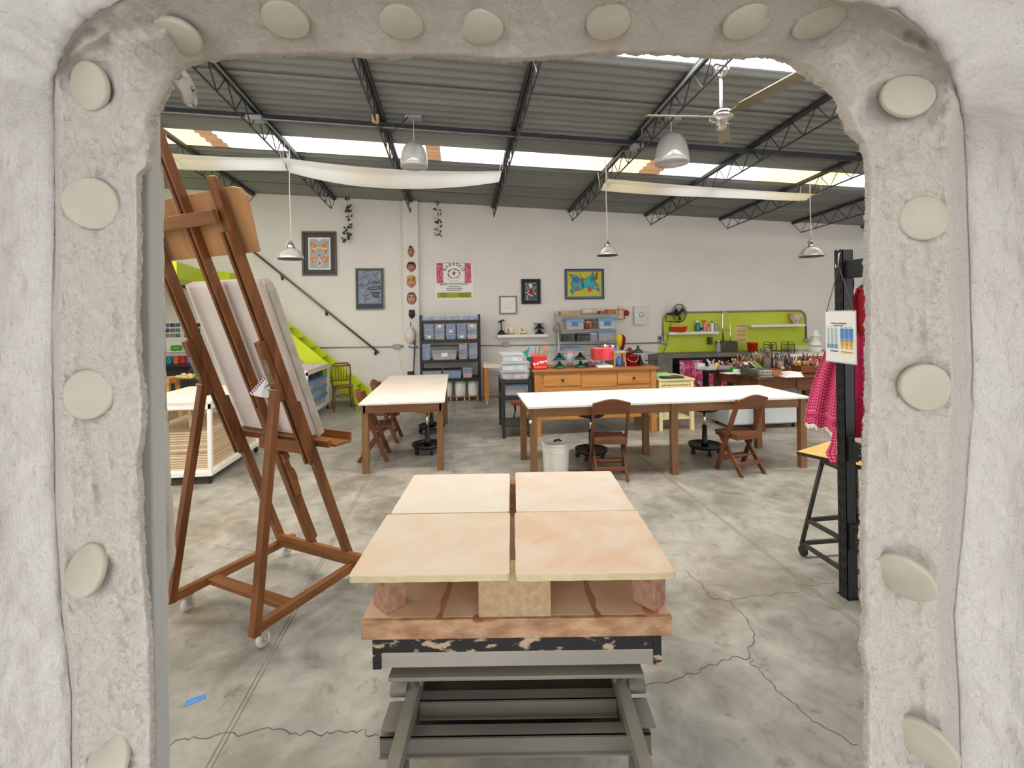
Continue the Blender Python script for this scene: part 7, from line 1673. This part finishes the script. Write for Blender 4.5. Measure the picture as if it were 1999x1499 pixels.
# ---- laminated chart
ch = thing('chart_sheet', 'laminated white chart with blue and orange table hanging from the slotted post', 'chart', (2.385, 2.8, 1.49))
m = MB(); m.bb(2.381, 2.384, 2.672, 2.92, 1.488, 1.818); m.build('laminate', mat('laminate grey', (196, 198, 200), rough=.3), ch, bev=.001)
CF = lambda x, y, k=1: Vector((2.3808 - .0006*k, 2.915 - .238*x, 1.496 + .316*y))
m = MB(); pg(m, CF, FULL, 0, 0); m.build('paper', M_paper, ch)
m = MB(); r = random.Random(3)
def bars(x0, x1, y, h, seed, mi):
    q = random.Random(seed); x = x0; m.m = mi
    while x < x1: w = min(q.uniform(.03, .07), x1-x); pg(m, CF, [(x, y), (x+w, y), (x+w, y+h), (x, y+h)], mi, 3); x += w + .012
bars(.18, .72, .755, .018, 1, 0); bars(.28, .62, .715, .014, 2, 0)
for c_ in range(3):
    for x0 in (.03 + .135*c_, .50 + .145*c_): bars(x0 + .02, x0 + .1, .685, .01, 5 + c_, 0)
N = 19
for k in range(N):
    y = .665 - (k+1)*.0213; light = k < 15
    for c_ in range(3):
        x0 = .03 + .135*c_; pg(m, CF, [(x0, y), (x0+.13, y), (x0+.13, y+.0185), (x0, y+.0185)], 1 if light else 2, 1); pg(m, CF, [(x0+.04, y+.006), (x0+.085, y+.006), (x0+.085, y+.013), (x0+.04, y+.013)], 0, 2)
        x0 = .50 + .145*c_; mi = 3 if k < 9 else (4 if k < 12 else (5 if k < 16 else 6)); pg(m, CF, [(x0, y), (x0+.143, y), (x0+.143, y+.0205), (x0, y+.0205)], mi, 1); pg(m, CF, [(x0+.05, y+.006), (x0+.1, y+.006), (x0+.1, y+.013), (x0+.05, y+.013)], 0, 2)
pg(m, CF, [(.16, .19), (.43, .19), (.43, .225), (.16, .225)], 4, 1); pg(m, CF, [(.52, .17), (.93, .17), (.93, .22), (.52, .22)], 6, 1)
bars(.17, .42, .2, .012, 31, 0); bars(.53, .9, .2, .01, 32, 0)
m.build('print', [M_ink, mat('pale aqua cell', (206, 228, 230), rough=.8), mat('mid blue cell', (120, 176, 216), rough=.8), mat('blue cell', (104, 156, 218), rough=.8), mat('periwinkle cell', (150, 170, 220), rough=.8), mat('orange cell', (244, 186, 110), rough=.8), mat('yellow cell', (248, 220, 120), rough=.8)], ch)
hk = Vector((2.396, 2.815, 2.095))
m = MB(); m.tube([Vector((2.38, 2.905, 1.81)), hk], .0025, 5); m.tube([Vector((2.38, 2.685, 1.81)), hk], .0025, 5); m.build('string', mat('brown string', (110, 84, 76), rough=.9), ch)
m = MB(); m.tube([hk + Vector((.012, -.01, .09)), hk + Vector((-.006, -.008, .08)), hk + Vector((-.008, -.004, .0)), hk + Vector((-.008, .012, -.006)), hk + Vector((-.004, .02, .02))], .004, 6); m.build('hook', M_steel, ch)
# ---- wheeled desk
dk = thing('wheeled_desk', 'small wheeled desk with turned yellow top and black tube frame behind the slotted rack', 'desk', (2.73, 3.12, 0))
m = MB(); m.box((2.855, 3.18, .778), (.60, .58, .022), rz=.45); m.m = 1; m.box((2.855, 3.18, .79), (.596, .576, .003), rz=.45)
m.build('desktop', [mat('black desk edge', (40, 36, 32), rough=.6), mat('yellow laminate', (238, 190, 110), (230, 180, 100), scale=6, rough=.4)], dk)
M_tub = mat('dark olive tube', (52, 52, 46), rough=.45)
cor = [(2.515, 3.35), (2.515, 2.93), (2.98, 2.93), (2.98, 3.35)]; mid = Vector((2.7475, 3.14, 0))
top = [Vector((x, y, .735)).lerp(Vector((mid.x, mid.y, .735)), .42) for x, y in cor]; top[0] = Vector((2.56, 3.19, .735))
for (x, y), tp in zip(cor, top):
    m = MB(); m.tube([(x, y, .085), tp], .015, 8); m.build('leg', M_tub, dk)
    m = MB(); m.lathe([(.006, -.012), (.036, -.014), (.04, 0), (.036, .014), (.006, .012)], (0, 0, 0), 14, M=Matrix.Translation((x+.012, y, .04)) @ Matrix.Rotation(PI/2, 4, 'Y')); m.build('caster', M_rubber, dk)
for z, f in ((.1, .02), (.29, .31)):
    ps = [Vector((x, y, .085)).lerp(tp, f) for (x, y), tp in zip(cor, top)]
    for i in range(4): m = MB(); m.bar(ps[i], ps[(i+1) % 4], .028, .02, side=(0, 0, 1)); m.build('brace', M_tub, dk)
m = MB(); m.bb(2.55, 2.9, 3.02, 3.2, .735, .765); m.bb(2.62, 2.9, 3.0, 3.25, .75, .768); m.build('top_bracket', M_tub, dk, bev=.008)
# ================================================================ LAMPS, FAN AND CLOTHS UNDER THE ROOF
M_shade = mat('brushed aluminium shade', (226, 224, 220), rough=.3, metal=.4); M_shin = mat('white shade inside', (240, 238, 232), rough=.5)
M_cordw = mat('white lamp cord', (232, 228, 220), rough=.6)
def pendant(label, x, y, v, r, attach):
    c = V(x, y, v); t = thing('pendant_lamp', label, 'pendant lamp', (c.x, v, c.z), 0, 'bell pendant lamps', local=True); h = r*1.06; k = r/.19
    pr = [(r, 0), (r*1.0, .008*k), (r*.93, .045*k), (r*.80, .095*k), (r*.62, .135*k), (r*.42, .158*k), (r*.28, .165*k)]
    m = MB(); m.lathe(pr, n=32); m.build('shade', M_shade, t, solid=.004*k)
    m = MB(); m.lathe([(q*.975, z - .001) for q, z in pr], n=32); m.build('shade_lining', M_shin, t)
    m = MB(); m.lathe([(r*.99, -.004*k), (r*1.01, .0), (r*1.01, .010*k), (r*.99, .012*k)], n=32); m.build('rim', M_black, t)
    m = MB(); m.lathe([(r*.29, .163*k), (r*.29, .19*k), (r*.24, .24*k), (r*.12, .265*k), (r*.05, .28*k), (0, .29*k)], n=18); m.build('neck', M_steel, t)
    m = MB(); m.tube([(-r*.34, 0, .16*k), (-r*.36, 0, .2*k), (-r*.2, 0, .29*k), (0, 0, .31*k), (r*.2, 0, .29*k), (r*.36, 0, .2*k), (r*.34, 0, .16*k)], .007*k, 6); m.build('yoke', M_steel, t)
    m = MB(); L = attach - c.z; m.tube([(0, 0, .29*k), (.006, 0, L*.3), (-.005, 0, L*.6), (0, 0, L)], .0075, 6); m.build('cord', M_cordw, t)
    return t
pendant('bell pendant lamp hanging in front of the moth print', 568, 506, 8.0, .195, RZ(-2.58, 8) - .06)
pendant('bell pendant lamp hanging above the chrome rack and oak bench', 1185.5, 499, 8.0, .175, RZ(2.6, 8) - .06)
pendant('bell pendant lamp hanging above the shelf end of the lime corner', 1583.5, 501, 8.0, .20, RZ(6.28, 8) - .06)
M_bay = mat('clear ribbed dome', (214, 214, 212), rough=.12, metal=.2, alpha=.55); M_bayin = mat('dome lining', (236, 236, 234), rough=.3)
def highbay(label, x, yb, v, r, h):
    c = V(x, yb, v); t = thing('dome_lamp', label, 'dome lamp', (c.x, v, c.z), 0, 'translucent dome lamps', local=True)
    pr = [(r*math.cos(a)**.72 if a < 1.5 else 0.03, h*math.sin(a)) for a in [i*PI/2/12*.97 for i in range(13)]]
    pr = [(r*.97, -.01), (r*1.0, 0)] + pr[1:]
    m = MB(); m.lathe(pr, n=36); m.build('dome', M_bay, t, solid=.004)
    m = MB(); m.lathe([(.06, h*.86), (.055, h*.99), (.035, h*1.02), (0, h*1.03)], n=14); m.lathe([(0, h*.45), (.035, h*.5), (.045, h*.7), (.03, h*.86)], n=12); m.build('lamp_holder', M_grey, t)
    a = RZ(c.x, v) - .03 - c.z
    m = MB(); m.tube([(0, 0, h), (0, 0, a)], .006, 6); m.build('cord', M_cordw, t)
    m = MB(); m.box((0, 0, a), (.22, .16, .03)); m.build('ceiling_plate', M_grey, t)
highbay('large translucent dome lamp nearest the roof bar, over the bin rack', 808.5, 325, 6.75, .185, .33)
highbay('large translucent dome lamp below the ceiling fan blades', 1311.5, 318, 6.25, .225, .40)
# ---- ceiling fan
hub = V(1408, 228, 4.8); fan = thing('ceiling_fan', 'silver three bladed ceiling fan hanging from the roof', 'ceiling fan', hub)
H_ = hub
topz = RZ(hub.x, 4.8)
m = MB(); m.lathe([(.0, .0), (.05, .0), (.085, .06), (.09, .10), (.075, .14), (.07, .17), (0, .17)], (hub.x, hub.y, topz - .23), 18); m.build('canopy', M_chrome, fan)
m = MB(); m.tube([hub + Vector((0, 0, .05)), (hub.x, hub.y, topz - .2)], .016, 10); m.build('downrod', M_offw, fan)
m = MB(); m.lathe([(0, -.13), (.05, -.13), (.055, -.05), (.07, -.04), (.12, -.02), (.125, .02), (.11, .045), (.06, .06), (.03, .09), (0, .09)], hub, 26); m.build('motor', M_chrome, fan)
M_bld = mat('satin fan blade', (176, 166, 146), (156, 146, 124), scale=3, rough=.28, metal=.8)
for px, py in ((1260, 226), (1562, 148), (1416, 277)):
    tip = G(px, py, hub.z - .0) if py != 277 else G(px, py, hub.z)
    d = (tip - hub); L = min(d.length, .95); d.normalize(); nrm = Vector((0, 0, 1)); sd = d.cross(nrm).normalized(); sd = (sd + Vector((0, 0, .28))).normalized()
    a = hub + d*.10; pts = []
    for f, w in ((0, .028), (.16, .03), (.24, .062), (1, .068)): pts.append((a + d*(L-.1)*f, w))
    vs = []
    for p, w in pts: vs += [p + sd*w, p - sd*w]
    m = MB(); m.add(vs, [(0, 1, 3, 2), (2, 3, 5, 4), (4, 5, 7, 6)]); m.build('blade', M_bld, fan, solid=.008)
# ---- sun cloths under the skylight
M_sail = bpy.data.materials.new('white sheer cloth'); M_sail.use_nodes = True; nt = M_sail.node_tree; b = nt.nodes['Principled BSDF']
b.inputs['Base Color'].default_value = lin((236, 236, 232)); b.inputs['Roughness'].default_value = .9
tr_ = nt.nodes.new('ShaderNodeBsdfTranslucent'); tr_.inputs[0].default_value = lin((244, 242, 236)); mx = nt.nodes.new('ShaderNodeMixShader'); mx.inputs[0].default_value = .45
nt.links.new(b.outputs[0], mx.inputs[1]); nt.links.new(tr_.outputs[0], mx.inputs[2]); nt.links.new(mx.outputs[0], nt.nodes['Material Output'].inputs[0])
def sail(label, TL, TR, BL, BR, off, sag, hem=0):
    t = thing('sun_cloth', label, 'cloth', RP(*TL, off), 0, 'white cloths under the skylight')
    P4 = [RP(*q, off) for q in (TL, TR, BL, BR)]
    def f(s, q):
        p = P4[0].lerp(P4[1], s).lerp(P4[2].lerp(P4[3], s), q); w = 4*s*(1-s)
        p.z -= sag*w*(.35 + .65*q) + .02*math.sin(q*9 + 2*s); p.y += .03*math.sin(s*7)*q; return p
    m = MB(); m.grid(f, 50, 14); m.build('sheet', M_sail, t)
    for k in (0, 1):
        for j in (0, 1):
            m = MB(); p = P4[k + 2*j]; m.tube([p, Vector((p.x + (.04 if k else -.04), p.y, RZ(p.x, p.y) - .05))], .005, 5)
            m.build('tie_cord', M_cordw, t)
sail('flat white sun cloth under the skylight above the easel', (330, 299), (552, 306), (322, 327), (560, 335), .36, .03)
sail('sagging white sun cloth under the skylight above the stairs and bin rack', (548, 307), (981, 331), (566, 336), (973, 357), .36, .20)
sail('cream lit sun cloth under the skylight above the lime corner', (1186, 349), (1602, 377), (1172, 371), (1560, 394), .36, .03)
# ================================================================ CAMERA, LIGHT, VIEW
cam = bpy.data.cameras.new('camera'); co = bpy.data.objects.new('camera', cam); C.objects.link(co)
cam.sensor_width = 36; cam.sensor_fit = 'HORIZONTAL'; cam.lens = 36*FPX/1999.
cam.shift_x = (999.5 - PPX)/1999.; cam.shift_y = -(749.5 - PPY)/1999.; cam.clip_start = .02
co.matrix_world = Matrix.Translation((0, 0, EYE)) @ Matrix.Rotation(-PHI, 4, 'Z') @ Matrix.Rotation(PI/2, 4, 'X') @ Matrix.Rotation(-ROLL, 4, 'Z')
sc = bpy.context.scene; sc.camera = co
wd = bpy.data.worlds.new('sky'); sc.world = wd; wd.use_nodes = True
bg = wd.node_tree.nodes['Background']; bg.inputs[0].default_value = (1, .99, .985, 1); bg.inputs[1].default_value = 1.95
def area(name, loc, sx, sy, e, rot=(0, 0, 0), col=(1, .985, .97)):
    l = bpy.data.lights.new(name, 'AREA'); l.shape = 'RECTANGLE'; l.size = sx; l.size_y = sy; l.energy = e; l.color = col
    o = bpy.data.objects.new(name, l); C.objects.link(o); o.location = loc; o.rotation_euler = rot; return o
area('skylight_daylight', (1, 4.65, RZ(1, 4.65) + .3), 20, .7, 820)
vs = sc.view_settings; sc.display_settings.display_device = 'sRGB'
vs.view_transform = 'Standard'; vs.look = 'None'; vs.gamma = 1; vs.exposure = .3; vs.use_curve_mapping = False
sc.cycles.use_denoising = True
sc.cycles.max_bounces = 7; sc.cycles.diffuse_bounces = 4; sc.cycles.glossy_bounces = 3; sc.cycles.transmission_bounces = 4; sc.cycles.transparent_max_bounces = 10
sc.cycles.sample_clamp_indirect = 6; sc.cycles.caustics_reflective = False; sc.cycles.caustics_refractive = False
